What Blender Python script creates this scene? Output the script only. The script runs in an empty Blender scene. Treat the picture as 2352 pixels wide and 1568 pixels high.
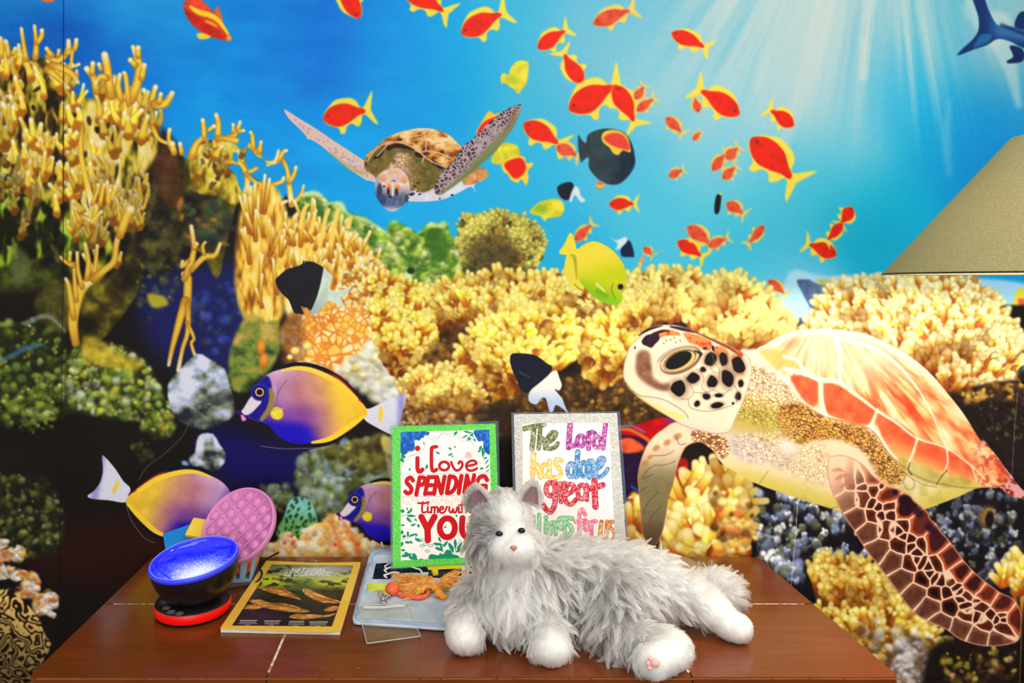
import bpy, bmesh, math, random
import numpy as np
from mathutils import Vector, Matrix, Euler
SC = bpy.context.scene; COL = SC.collection
# ---------------------------------------------------------------- camera, sky, lights, exposure
F, CX, CY, EYE, WALL, TOP = 1590.0, 1000.0, 650.0, 1.265, 1.33, 0.75
cam = bpy.data.objects.new('camera', bpy.data.cameras.new('camera')); COL.objects.link(cam)
cam.location = (0, 0, EYE); cam.rotation_euler = (math.pi/2, 0, 0)
cam.data.sensor_width = 36; cam.data.sensor_fit = 'HORIZONTAL'; cam.data.lens = F/2352*36
cam.data.shift_x = (1176-CX)/2352; cam.data.shift_y = -(784-CY)/2352; cam.data.clip_start = .02
SC.camera = cam
SC.view_settings.view_transform = 'Standard'; SC.view_settings.look = 'None'; SC.view_settings.gamma = 1; SC.view_settings.use_curve_mapping = False
SC.view_settings.exposure = 0.0
wd = bpy.data.worlds.new('room_daylight'); SC.world = wd; wd.use_nodes = True
wd.node_tree.nodes['Background'].inputs[0].default_value = (1.0, .975, .94, 1); wd.node_tree.nodes['Background'].inputs[1].default_value = .55
def area(name, loc, rot, sx, sy, w, col=(1, .96, .9)):
    l = bpy.data.lights.new(name, 'AREA'); l.shape = 'RECTANGLE'; l.size = sx; l.size_y = sy; l.energy = w; l.color = col
    o = bpy.data.objects.new(name, l); COL.objects.link(o); o.location = loc; o.rotation_euler = rot; return o
area('overhead_fill', (.75, -.55, 2.55), (math.radians(28), 0, 0), 2.4, 1.2, 29)  # unseen area light added overhead, set to the right for left-right contrast
area('front_fill', (-.2, -2.6, 1.5), (math.radians(90), 0, 0), 3.0, 1.8, 50)  # added fill panel behind the camera, no window; evens the front light
MSTEP, MGAIN, LAMPW, HAIRS = 1.6, 1.0, 9.5, 80000
RS = np.random.RandomState(7)
class Sheet:
    def __init__(s, x0, y0, x1, y1, st):
        s.x0, s.y0, s.st = x0, y0, st
        s.w = int(round((x1-x0)/st))+1; s.h = int(round((y1-y0)/st))+1
        s.a = np.zeros((s.h, s.w, 3), np.float32); s.id = np.zeros((s.h, s.w), np.int16)
        s.names = ['']
    def win(s, x0, y0, x1, y1):
        i0 = max(0, int((x0-s.x0)/s.st)); i1 = min(s.w, int((x1-s.x0)/s.st)+2)
        j0 = max(0, int((y0-s.y0)/s.st)); j1 = min(s.h, int((y1-s.y0)/s.st)+2)
        if i1 <= i0 or j1 <= j0: return None
        X = s.x0+s.st*np.arange(i0, i1, dtype=np.float32)[None, :]
        Y = s.y0+s.st*np.arange(j0, j1, dtype=np.float32)[:, None]
        return (slice(j0, j1), slice(i0, i1)), X, Y
    def blend(s, sl, al, col, pid=None):
        al = np.clip(al, 0, 1).astype(np.float32)
        v = s.a[sl]; c = np.asarray(col, np.float32)
        v += al[..., None]*(c-v)
        if pid: s.id[sl][al > .5] = pid
    def pid(s, name):
        s.names.append(name); return len(s.names)-1
K = None; PID = 0
def P(t):
    return [tuple(float(v) for v in q.split(',')) for q in t.split()]
def cr(p, n=5, closed=True):
    p = np.asarray(p, float)[:, :2] if len(p[0]) == 2 else np.asarray(p, float)
    m = len(p); o = []
    g = (lambda i: p[i % m]) if closed else (lambda i: p[min(max(i, 0), m-1)])
    for i in range(m if closed else m-1):
        a, b, c, d = g(i-1), g(i), g(i+1), g(i+2)
        for k in range(n):
            t = k/n
            o.append(.5*(2*b+(c-a)*t+(2*a-5*b+4*c-d)*t*t+(3*b-a-3*c+d)*t**3))
    if not closed: o.append(p[-1])
    return np.array(o)
def sd(p, X, Y):
    X, Y = np.broadcast_arrays(X, Y)
    d = np.full(X.shape, 1e12, np.float32); ins = np.zeros(X.shape, bool)
    p = np.asarray(p, np.float32); q = np.roll(p, -1, 0)
    for (ax, ay), (bx, by) in zip(p, q):
        ex, ey = bx-ax, by-ay; wx, wy = X-ax, Y-ay
        t = np.clip((wx*ex+wy*ey)/(ex*ex+ey*ey+1e-9), 0, 1)
        np.minimum(d, (wx-t*ex)**2+(wy-t*ey)**2, out=d)
        c = ((ay > Y) != (by > Y))
        if ey != 0: ins ^= c & (X < ex*(Y-ay)/ey+ax)
    d = np.sqrt(d); return np.where(ins, -d, d)
def sm(x, a, b):
    t = np.clip((x-a)/(b-a), 0, 1); return t*t*(3-2*t)
def noise(X, Y, sc, oct=3, seed=0, st=(1, 1)):
    X, Y = np.broadcast_arrays(X, Y); r = np.random.RandomState((seed+11) % 9973); o = 0; am = 1; tot = 0
    for k in range(oct):
        g = r.rand(64, 64).astype(np.float32)
        x = X*st[0]/sc*2**k+k*17.3+seed*3.1; y = Y*st[1]/sc*2**k+k*9.7+seed*1.7
        xi = np.floor(x).astype(int); yi = np.floor(y).astype(int); fx = x-xi; fy = y-yi
        fx = fx*fx*(3-2*fx); fy = fy*fy*(3-2*fy)
        a = g[yi % 64, xi % 64]; b = g[yi % 64, (xi+1) % 64]; c = g[(yi+1) % 64, xi % 64]; d = g[(yi+1) % 64, (xi+1) % 64]
        o = o+am*((a*(1-fx)+b*fx)*(1-fy)+(c*(1-fx)+d*fx)*fy); tot += am; am *= .55
    return o/tot
def mixc(a, b, t):
    a = np.asarray(a, np.float32); b = np.asarray(b, np.float32); return a+(b-a)*np.asarray(t)[..., None]
def ramp(t, stops):
    t = np.asarray(t); xs = [q[0] for q in stops]
    return np.stack([np.interp(t, xs, [q[1][k] for q in stops]) for k in range(3)], -1).astype(np.float32)
def fill(p, col, soft=1.6, smooth=5, a=1, pid=None, tex=0, edge=None):
    if isinstance(p, str): p = P(p)
    q = cr(p, smooth) if smooth else np.array(p, float)
    m = soft*2+1
    w = K.win(q[:, 0].min()-m, q[:, 1].min()-m, q[:, 0].max()+m, q[:, 1].max()+m)
    if w is None: return
    sl, X, Y = w; d = sd(q, X, Y)
    c = col(X+0*Y, Y+0*X, d) if callable(col) else np.broadcast_to(np.array(col, np.float32), d.shape+(3,))
    if tex: c = c*(1+tex*(noise(X, Y, 14, 3, int(q[0, 0]))-.5)[..., None]*2)
    if edge is not None: c = mixc(c, edge[0], sm(-d, edge[1], 0)*1.0)
    al = sm(-d, -soft, soft)
    if a is not None: al = al*(a(X, Y, d) if callable(a) else a)
    K.blend(sl, al, c, pid or PID)
def line(p, w, col, soft=1.3, a=1, smooth=4, pid=None):
    if isinstance(p, str): p = P(p)
    p = np.array(p, float)
    if p.shape[1] == 2: p = np.c_[p, np.full(len(p), w) if np.isscalar(w) else np.interp(np.linspace(0, 1, len(p)), np.linspace(0, 1, len(w)), w)]
    if smooth and len(p) > 2: p = cr(p, smooth, False)
    m = p[:, 2].max()+soft*2
    W = K.win(p[:, 0].min()-m, p[:, 1].min()-m, p[:, 0].max()+m, p[:, 1].max()+m)
    if W is None: return
    sl, X, Y = W; X, Y = np.broadcast_arrays(X, Y); D = np.full(X.shape, 1e6, np.float32); T = np.zeros(X.shape, np.float32)
    L = len(p)-1
    for i in range(L):
        (ax, ay, ar), (bx, by, br) = p[i], p[i+1]; ex, ey = bx-ax, by-ay
        t = np.clip(((X-ax)*ex+(Y-ay)*ey)/(ex*ex+ey*ey+1e-9), 0, 1)
        d = np.hypot(X-ax-t*ex, Y-ay-t*ey)-(ar+(br-ar)*t)
        k = d < D; T = np.where(k, (i+t)/L, T); D = np.where(k, d, D)
    c = col(T, D) if callable(col) else np.broadcast_to(np.array(col, np.float32), D.shape+(3,))
    K.blend(sl, sm(-D, -soft, soft)*a, c, pid or PID)
def blob(x, y, rx, ry, rot, col, soft=.3, lit=.25, a=1, pid=None):
    R = max(rx, ry)*(1+soft)+1; W = K.win(x-R, y-R, x+R, y+R)
    if W is None: return
    sl, X, Y = W; c, s = math.cos(rot), math.sin(rot)
    u = ((X-x)*c+(Y-y)*s)/rx; v = (-(X-x)*s+(Y-y)*c)/ry; r = np.sqrt(u*u+v*v)
    k = 1-lit*np.clip((Y-y)/max(rx, ry), -1, 1)-lit*.6*np.clip(r, 0, 1)**2+lit*.3
    K.blend(sl, sm(r, 1+soft, 1-soft)*a, np.clip(np.array(col, np.float32)*k[..., None], 0, 255), pid or PID)
def finger(x, y, an, L, w0, w1, c0, c1, tip, a=1, soft=1.6, pid=None, rim=.45):
    dx, dy = math.cos(an), math.sin(an); ex, ey = x+dx*L, y+dy*L; m = max(w0, w1)+soft+1
    W = K.win(min(x, ex)-m, min(y, ey)-m, max(x, ex)+m, max(y, ey)+m)
    if W is None: return
    sl, X, Y = W; t = ((X-x)*dx+(Y-y)*dy)/L; tc = np.clip(t, 0, 1)
    r = np.hypot(X-x-tc*L*dx, Y-y-tc*L*dy); w = w0+(w1-w0)*tc
    f = np.clip(r/np.maximum(w, .5), 0, 1)
    c = mixc(c0, c1, sm(tc, .0, .75)); c = mixc(c, tip, sm(tc, .62, 1.0)*(1-.3*f*f))
    c = c*(1-rim*(f**3)*(1-.65*sm(tc, .5, 1)))[..., None]
    K.blend(sl, sm(w-r, -soft, soft)*a, c, pid or PID)
def inpoly(p, n, rs):
    if isinstance(p, str): p = P(p)
    q = np.array(p, float); lo, hi = q.min(0), q.max(0); out = []
    while len(out) < n:
        c = lo+(hi-lo)*rs.rand(n*2, 2); d = sd(q, c[:, 0].astype(np.float32), c[:, 1].astype(np.float32))
        out += [tuple(v) for v in c[d < 0]]
    return out[:n]
def jit(c, v, rs): return tuple(np.clip(np.array(c)*(1+v*(rs.rand()-.5)*2)+v*20*(rs.rand(3)-.5), 0, 255))
def coral(poly, focus, n, L, w, c0, c1, tip, dark=None, spread=.5, seed=0, shade=None, pid=None, base=None, rim=.3, soft=2.4, up=.4):
    rs = np.random.RandomState(seed+5); poly = P(poly) if isinstance(poly, str) else poly
    if base is not None: fill(poly, base, soft=4, tex=.35, pid=pid)
    q = np.array(poly, float); ar2 = np.sum(q[:, 0]*np.roll(q[:, 1], -1)-np.roll(q[:, 0], -1)*q[:, 1])
    for A, B in zip(q, np.roll(q, -1, 0)):      # fingers standing out along the upper rim
        e = B-A; nr = np.array((e[1], -e[0]))*(1 if ar2 > 0 else -1)/(np.hypot(*e)+1e-6)
        if nr[1] > -.15: continue
        for t in np.arange(0, 1, w*1.7/(np.hypot(*e)+1e-6)):
            s = A+e*t; an = math.atan2(nr[1], nr[0])+.3*rs.randn(); l = L*(.7+.7*rs.rand()); ww = w*(.75+.5*rs.rand()); k = min(1, shade(*s) if shade else 1)*(.9+.12*rs.rand())
            finger(s[0]-math.cos(an)*l*.45, s[1]-math.sin(an)*l*.45, an, l, ww*1.1, ww*.7, np.array(c0)*k, np.array(c1)*k, np.array(tip)*k, pid=pid, rim=rim, soft=soft)
    pts = inpoly(poly, n, rs); pts.sort(key=lambda q: q[1]+.3*rs.randn()*L)
    ys = [q[1] for q in poly]; y0, y1 = min(ys), max(ys)
    for x, y in pts:
        an = math.atan2(y-focus[1], x-focus[0]); ux, uy = math.cos(an), math.sin(an)-up
        an = math.atan2(uy, ux)+spread*rs.randn()
        l = L*(.6+.8*rs.rand()); ww = w*(.7+.6*rs.rand())
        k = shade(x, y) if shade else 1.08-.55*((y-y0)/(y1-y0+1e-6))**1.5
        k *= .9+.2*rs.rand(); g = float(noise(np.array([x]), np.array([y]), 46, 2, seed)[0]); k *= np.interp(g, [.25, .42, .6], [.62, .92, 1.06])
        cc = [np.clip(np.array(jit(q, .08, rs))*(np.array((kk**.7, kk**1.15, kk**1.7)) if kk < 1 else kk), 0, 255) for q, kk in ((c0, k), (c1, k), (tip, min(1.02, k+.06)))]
        finger(x-math.cos(an)*l*.6, y-math.sin(an)*l*.6, an, l, ww*1.05, ww*.85, cc[0], cc[1], cc[2], pid=pid, rim=rim, soft=soft)
        if rs.rand() < .5:
            finger(x-math.cos(an)*l*.2, y-math.sin(an)*l*.2, an+(.9 if rs.rand() < .5 else -.9), l*.42, ww*.8, ww*.65, cc[1], cc[1], cc[2], pid=pid, rim=rim, soft=soft)
def rubble(poly, n, r, cols, seed=0, base=None, a=.9, soft=.5, pid=None, edge=6, lit=.35):
    rs = np.random.RandomState(seed+3); poly = P(poly) if isinstance(poly, str) else poly
    if base is not None: fill(poly, base, soft=edge, tex=.5, pid=pid)
    for x, y in inpoly(poly, n, rs):
        c = jit(cols[rs.randint(len(cols))], .18, rs); q = r*(.45+1.1*rs.rand())
        blob(x, y, q, q*(.55+.45*rs.rand()), rs.rand()*3.1, c, soft, lit, a*(.5+.5*rs.rand()), pid=pid)
def voro(X, Y, sites):
    X, Y = np.broadcast_arrays(X, Y); f1 = np.full(X.shape, 1e9, np.float32); f2 = f1.copy(); k1 = np.zeros(X.shape, int)
    for i, s in enumerate(sites):
        wx, wy = (X-s[0]), (Y-s[1]); d = np.hypot(wx, wy)-(s[2] if len(s) > 2 else 0)
        n = d < f1; f2 = np.where(n, f1, np.minimum(f2, d)); k1 = np.where(n, i, k1); f1 = np.where(n, d, f1)
    return f1, f2, k1

def soften(n=1):
    for _ in range(n):
        for ax in (0, 1):
            a = K.a; b = a*.5; b += .25*np.roll(a, 1, ax); b += .25*np.roll(a, -1, ax); K.a[...] = b
# ---------------------------------------------------------------- the printed reef mural, in photograph pixels on the wall
def new(name):
    global PID
    PID = K.pid(name); return PID
def base():
    global PID
    PID = 0
def water():
    A = '''0,20,0,105,200 120,90,5,88,192 60,0,20,125,212 330,40,25,150,225 300,200,0,105,212 450,250,0,150,232 560,120,8,140,225
650,60,5,122,215 720,110,0,105,212 620,150,0,130,225 640,300,0,152,235 900,100,0,140,225 950,200,0,155,228 1050,120,10,165,225
800,420,0,160,235 1000,520,20,170,235 1200,60,60,180,220 1250,200,60,180,220 1220,420,40,180,226 1350,120,128,194,212 1400,60,95,185,215
1500,150,146,204,216 1550,40,110,190,215 1650,30,172,206,210 1700,200,164,208,216 1850,60,172,205,208 1900,180,160,205,215 1980,80,178,205,205
1950,330,140,203,216 1650,350,124,202,222 1400,380,80,190,225 1500,500,75,195,225 1300,600,30,175,225 1750,480,80,195,220 1750,600,40,185,220
1900,430,60,190,220 2000,480,0,175,215 2050,570,0,170,212 2100,200,40,180,225 2150,330,0,165,215 2250,300,0,140,212 2280,380,0,125,208
2330,250,30,150,200 2200,60,110,188,205 2300,120,140,182,190 2100,610,20,180,222 2340,600,0,140,215 1820,680,110,205,238 2340,760,60,180,238
1780,720,140,215,240 600,520,30,160,235 1150,500,30,172,230'''
    A = np.array([[float(v) for v in q.split(',')] for q in A.split()])
    st = 24; gx = np.arange(K.x0-st, K.x0+K.w*K.st+2*st, st); gy = np.arange(K.y0-st, K.y0+K.h*K.st+2*st, st)
    W = np.zeros((len(gy), len(gx))); V = np.zeros((len(gy), len(gx), 3))
    for a in A:
        w = np.exp(-((gx[None]-a[0])**2+(gy[:, None]-a[1])**2)/(2*75**2))+1e-3/(1+((gx[None]-a[0])**2+(gy[:, None]-a[1])**2)/1e4)
        W += w; V += w[..., None]*a[2:]
    V /= W[..., None]
    sl, X, Y = K.win(-1e5, -1e5, 1e5, 1e5); X, Y = np.broadcast_arrays(X, Y)
    fx = (X-gx[0])/st; fy = (Y-gy[0])/st; xi = np.clip(fx.astype(int), 0, len(gx)-2); yi = np.clip(fy.astype(int), 0, len(gy)-2); fx = (fx-xi)[..., None]; fy = (fy-yi)[..., None]
    c = (V[yi, xi]*(1-fx)+V[yi, xi+1]*fx)*(1-fy)+(V[yi+1, xi]*(1-fx)+V[yi+1, xi+1]*fx)*fy
    th = np.arctan2(X-2030, Y+520)
    r = noise(th*1000, Y*.06, 34, 3, 4); f = sm(X, 1380, 1750)*sm(X, 2352, 2150)*sm(Y, 480, 0)
    c = mixc(c, (196, 214, 210), np.clip((r-.40)*2.2, 0, 1)*f*.85)
    c = mixc(c, (10, 165, 220), np.clip((.45-r)*2.6, 0, 1)*f*.35)
    n = noise(X, Y, 90, 4, 9, (1, 2.2)); c = c+((n-.5)*26*sm(X, 1300, 500))[..., None]*np.array([.6, 1, .8])
    g = RS.rand(*X.shape); c = c+((g-.5)*9)[..., None]
    K.a[...] = np.clip(c, 0, 255)
    for t, w, a in (("2010,-40 1995,60 1985,180", [9, 3, 5], .6), ("1985,95 1978,180", [5, 3], .7), ("1900,-30 1860,150 1800,330", [26, 20, 14], .35), ("1790,-20 1740,200", [22, 10], .3),
                    ("2180,230 2172,330 2180,400", [4, 10, 7], .22), ("2290,60 2320,160 2338,240", [34, 16, 8], .5), ("2240,20 2280,90", [30, 22], .35), ("1690,10 1600,220", [24, 10], .25)):
        line(t, w, (204, 216, 208), soft=9, a=a)
    fill("1800,650 1900,634 2080,632 2230,638 2360,652 2500,700 2500,1000 1800,1000", (182, 226, 246), soft=7, a=.85)  # pale zone under the lamp shade: part of the lamp light put into print
    fill("-200,-150 700,-150 600,-60 300,-10 100,10 -200,20", (40, 150, 215), soft=40, a=.5)

def anthias(hx, hy, tx, ty, h=.32, s=1, red=(238, 24, 8), a=1, blur=1.6, tail=1, yel=(250, 222, 70)):
    L = math.hypot(tx-hx, ty-hy); ax, ay = (tx-hx)/L, (ty-hy)/L; bx, by = ay*s, -ax*s
    if abs(ax) > .0 and by > 0 and s > 0 and False: bx, by = -bx, -by
    def M(t): return [(hx+u*L*ax+v*L*bx, hy+u*L*ay+v*L*by) for u, v in P(t)]
    H = h/.32
    def S(t): return ' '.join('%g,%g' % (u, v*H) for u, v in P(t))
    fill(M(S("0,0 .05,.1 .17,.2 .28,.27 .42,.28 .58,.26 .68,.19 .73,.08 .8,.08 .92,.22 1.01,.3 .95,.1 .92,0 .95,-.1 1.0,-.26 .92,-.22 .81,-.08 .74,-.07 .7,-.17 .62,-.24 .52,-.17 .42,-.2 .36,-.3 .28,-.3 .25,-.2 .12,-.14 .04,-.08")), yel, soft=blur+1.2, smooth=4, a=a, pid=PID)
    fill(M(S("0,0 .05,.08 .16,.16 .32,.195 .5,.175 .66,.09 .79,.035 .8,-.03 .66,-.06 .5,-.13 .34,-.175 .2,-.16 .07,-.09")), lambda X, Y, d: mixc(red, (180, 20, 20), sm(noise(X, Y, 12, 2, 3), .4, .8)*.4), soft=blur+.6, a=a, pid=PID)
    blob(hx+ax*L*.1+bx*L*.03, hy+ay*L*.1+by*L*.03, max(1.5, L*.022), max(1.5, L*.022), 0, (60, 30, 90), .4, 0, a*.8)
def smallfish():
    R1, R2 = (238, 22, 8), (226, 78, 52)
    new('printed_orange_fish')
    fill("420,12 436,-6 456,-4 480,16 500,40 512,60 530,84 532,92 520,94 498,88 480,84 452,66 430,42 424,24", (222, 70, 40), soft=1.8, tex=.2); fill("494,34 500,14 512,44 508,52", (226, 96, 50), soft=2)
    fill("424,20 440,30 470,48 500,70 528,88 516,92 486,84 454,66 432,42", (190, 30, 20), soft=4, a=.8, tex=.3)
    line("438,16 456,28 484,36 504,50 524,78", [3, 6, 6, 5, 3], (250, 206, 40), soft=2); line("474,50 486,54 498,60", [3, 4, 2], (240, 150, 40), soft=2); fill("452,80 464,76 484,84 474,90 458,90", (240, 206, 60), soft=2); blob(526, 88, 6, 6, 0, (244, 190, 60), .6, 0, .8)
    L = '''826,42,770,-60,.36,1,0 925,-25,1040,38,.36,1,0 1060,78,1172,22,.42,1,0 1235,112,1312,62,.4,1,0 1362,55,1466,18,.34,1,1 1542,76,1634,116,.36,1,0 1338,192,1286,110,.4,1,0
1307,253,1436,186,.44,1,0 1410,196,1466,298,.4,1,0 1458,228,1482,192,.5,-1,1 1462,256,1508,222,.4,1,1 1697,264,1590,196,.4,-1,0 1604,258,1594,218,.5,1,1 1202,284,1300,340,.42,1,0 1278,336,1334,362,.5,1,1 1529,270,1572,312,.42,1,1 1592,322,1612,300,.5,1,1
1822,290,1758,246,.46,-1,0 1724,318,1838,430,.44,1,0 1636,392,1672,346,.42,1,1 1668,366,1700,334,.6,1,1 1660,412,1694,378,.5,1,1 1536,406,1574,388,.5,1,1 742,274,862,250,.46,1,0 1399,470,1468,468,.44,1,0 1668,466,1714,496,.5,1,1
1320,554,1366,508,.36,1,1 1478,568,1502,590,.55,1,1 1556,554,1622,596,.42,1,0 1578,520,1642,570,.42,1,1 1626,566,1678,544,.4,1,1 1754,518,1712,566,.34,1,1 1920,586,1844,556,.46,-1,0 1956,476,1926,520,.6,1,0 1934,512,1892,560,.4,1,0 1764,644,1808,680,.4,1,1'''
    for q in L.split():
        v = [float(t) for t in q.split(',')]; new('printed_orange_fish')
        small = v[6] > 0
        anthias(v[0], v[1], v[2], v[3], v[4]*.78, v[5], R2 if small else R1, .93, 2.2 if small else 1.5, yel=(246, 205, 84) if small else (250, 222, 66))
    new('printed_orange_fish'); fill("100,-20 96,2 118,6 130,-4 128,-20", (220, 110, 60))
    # fish seen head-on beside the turtle, and the one behind its flipper
    new('printed_yellow_fish'); fill("1128,372 1140,340 1158,328 1186,334 1194,352 1184,366 1170,384 1150,378", (222, 214, 50), soft=3, tex=.2)
    new('printed_orange_fish'); fill("1152,378 1160,370 1180,358 1204,360 1208,374 1224,374 1222,382 1212,392 1214,408 1208,426 1198,412 1188,420 1172,412 1168,402 1156,394", (246, 206, 66), soft=2, smooth=3)
    fill("1158,378 1176,366 1198,364 1208,384 1200,402 1182,410 1168,396", (232, 30, 14), soft=2.4)
    new('printed_orange_fish'); fill("1094,306 1104,284 1122,256 1136,262 1160,258 1156,286 1120,312", (246, 190, 60), soft=2); fill("1096,306 1110,282 1134,270 1154,268 1140,296 1112,312", (240, 30, 12))
    new('printed_orange_fish'); fill("2330,680 2336,664 2350,664 2380,690 2380,760 2346,742 2346,716 2322,712", (230, 216, 60), soft=2.5); fill("2338,686 2380,700 2380,740 2350,720", (224, 96, 60), soft=4)
    # yellow ones
    new('printed_yellow_fish'); fill("1150,178 1156,168 1168,172 1172,158 1186,142 1206,140 1214,150 1210,190 1200,204 1190,216 1180,206 1166,196 1160,192 1152,192", (224, 214, 60), soft=2, tex=.14, smooth=4); blob(1180, 184, 16, 10, .6, (160, 180, 40), .6, 0, .5)
    new('printed_yellow_fish'); fill("1216,486 1226,474 1244,462 1276,456 1290,464 1296,480 1288,496 1270,500 1256,502 1250,508 1240,496 1222,492", (214, 212, 44), soft=2.2, tex=.15, smooth=4); blob(1242, 480, 14, 10, 0, (90, 165, 40), .7, 0, .5); fill("1268,462 1290,462 1294,482 1276,484", (250, 226, 90), soft=5, a=.6)
    # dark surgeonfish with a red fish in front of it
    new('printed_dark_fish'); fill("1328,310 1336,322 1346,328 1350,310 1374,298 1404,296 1432,304 1450,328 1458,362 1456,384 1438,410 1416,424 1386,420 1366,404 1352,384 1352,362 1342,366 1334,372 1328,340", lambda X, Y, d: mixc((44, 62, 66), (18, 40, 60), sm(X, 1380, 1450)), soft=1.8, smooth=3, tex=.25)
    new('printed_orange_fish'); fill("1382,310 1394,300 1420,300 1440,314 1448,340 1446,350 1430,346 1420,356 1408,352 1400,340 1384,326", (240, 196, 60), soft=2); fill("1386,316 1404,306 1426,308 1440,322 1446,344 1420,340 1398,330", (230, 66, 50), soft=3)
    new('printed_orange_fish'); blob(1378, 426, 10, 9, 0, (236, 190, 70), .4); blob(1378, 421, 7, 4, 0, (216, 100, 90), .5)
    # black and white damselfish
    new('printed_black_fish'); fill("1280,430 1296,420 1314,420 1318,440 1306,458 1294,458 1284,448", (22, 26, 44), soft=2); fill("1318,430 1328,432 1334,450 1344,460 1334,464 1320,448 1312,464 1308,456", (216, 226, 230), soft=2.4)
    new('printed_black_fish'); fill("1428,588 1426,572 1440,552 1450,560 1456,588 1446,590", (16, 28, 66), soft=2); fill("1404,546 1416,552 1436,544 1440,554 1424,570 1414,572 1418,560", (216, 230, 232), soft=2.4)
    new('printed_black_fish'); fill("1644,452 1652,444 1656,452 1652,484 1644,492 1640,480", (16, 22, 22), soft=1.6); blob(1654, 446, 4, 3, 0, (200, 190, 60), .4)
    new('printed_orange_fish'); line("1474,594 1470,606", 5, (236, 150, 110), soft=2); line("1470,606 1466,630", [4, 2.5], (222, 206, 90), soft=1.6)
    new('printed_dark_fish'); fill("1830,644 1856,642 1880,652 1916,650 1930,664 1926,700 1900,724 1872,720 1856,700 1840,668", lambda X, Y, d: mixc((66, 84, 136), (110, 130, 160), noise(X, Y, 16, 3, 2)), soft=3); blob(1898, 650, 22, 9, .3, (196, 190, 90), .6, 0, .9); blob(1912, 668, 20, 12, .3, (150, 160, 120), .7, 0, .6)
    new('printed_dark_fish'); fill("1826,740 1836,730 1846,732 1850,752 1838,756 1828,750", (56, 76, 96), soft=2.5)
    # shark
    new('printed_shark'); sh = lambda X, Y, d: mixc((8, 44, 104), (60, 130, 190), sm(Y-.18*(X-2230), 88, 60)*.7*sm(X, 2255, 2300))
    fill("2232,-10 2256,-10 2270,24 2288,56 2310,60 2352,66 2420,80 2420,130 2352,112 2320,96 2290,90 2266,104 2236,114 2198,128 2210,112 2232,92 2246,70 2246,40 2238,14", sh, soft=1.6, smooth=3)
    fill("2254,80 2276,80 2270,96 2236,110 2240,98", (30, 120, 180), soft=4, a=.7)
    fill("2330,62 2334,40 2344,28 2356,30 2356,66", (10, 40, 92)); fill("2318,106 2342,110 2352,124 2346,142 2316,146 2312,140 2326,130", (8, 34, 84))
    line("2300,58 2352,78 2420,96", 4, (4, 28, 70), soft=5, a=.7)
    base()
def yellowtang():
    new('printed_yellow_tang')
    yl = lambda X, Y, d: mixc(mixc((244, 222, 62), (204, 214, 20), sm(Y+.3*(X-1360), 590, 650)), (120, 190, 20), sm(Y-.35*(X-1380), 640, 690)*.9)
    fill("1310,575 1300,590 1296,620 1306,650 1324,664 1340,668 1330,640 1322,600", (236, 220, 70), soft=1.5)
    fill("1308,536 1316,540 1322,562 1326,572 1340,562 1362,554 1388,562 1412,580 1430,604 1438,628 1436,656 1428,668 1430,684 1420,700 1404,698 1376,690 1350,668 1332,646 1322,616 1318,592 1312,586 1284,582 1296,560", yl, soft=1.6, smooth=4)
    line("1312,586 1320,594 1324,640", [2, 4, 1], (150, 150, 30), soft=3, a=.7)
    line("1370,652 1388,668", [3, 4, 2], (232, 236, 130), soft=1.5); line("1372,668 1392,680", 5, (90, 150, 20), soft=4, a=.5)
    line("1408,652 1404,664 1408,676 1414,686", 1, (110, 130, 20), soft=1.2); line("1320,652 1326,660 1344,670", 1.2, (120, 110, 20), a=.7)
    blob(1425, 658, 8, 8, 0, (180, 150, 50), .2); blob(1425, 658, 6, 6, 0, (18, 22, 20), .2, 0)
    base()
def damsel():
    new('printed_black_and_white_fish')
    wf = lambda X, Y, d: mixc((208, 226, 216), (168, 178, 226), sm(Y-.4*X, 390, 420))
    fill("738,612 756,626 764,636 756,660 770,668 790,664 806,660 796,676 784,684 792,704 798,708 776,700 760,690 744,700 726,720 712,724 708,716 724,690 734,640", wf, soft=1.8, smooth=4, tex=.06)
    fill("744,660 752,650 750,700 726,720 712,722 726,690", (170, 200, 160), soft=4, a=.5)
    fill("633,644 640,634 660,618 684,611 694,606 708,600 724,603 738,612 743,616 738,644 730,676 718,706 712,714 704,706 698,712 700,722 688,720 676,718 664,690 654,680 640,664", (26, 26, 36), soft=1.4, smooth=3, tex=.12)
    fill("692,704 700,706 716,716 708,734 700,724", (222, 150, 60), soft=2, a=.8)
    for i in range(9): line([(696+5*i, 606+i*1.3), (698+5*i, 599+i*1.5)], 1.6, (26, 26, 36), smooth=0)
    new('printed_black_and_white_fish')
    fill("1276,850 1284,866 1290,884 1284,896 1274,894 1290,914 1300,938 1306,950 1290,936 1276,930 1270,944 1262,944 1254,916 1244,914 1232,928 1216,922 1214,906 1224,890 1250,866", lambda X, Y, d: mixc((236, 234, 224), (176, 196, 232), sm(Y, 880, 930)), soft=1.6, smooth=4)
    fill("1171,826 1176,812 1200,811 1230,816 1256,834 1268,842 1262,858 1240,878 1222,892 1210,902 1196,894 1186,870 1176,848", (20, 24, 42), soft=1.5, smooth=4, tex=.14); line("1192,854 1216,866", [1, 2, .6], (70, 80, 130), soft=2)
    base()
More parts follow.
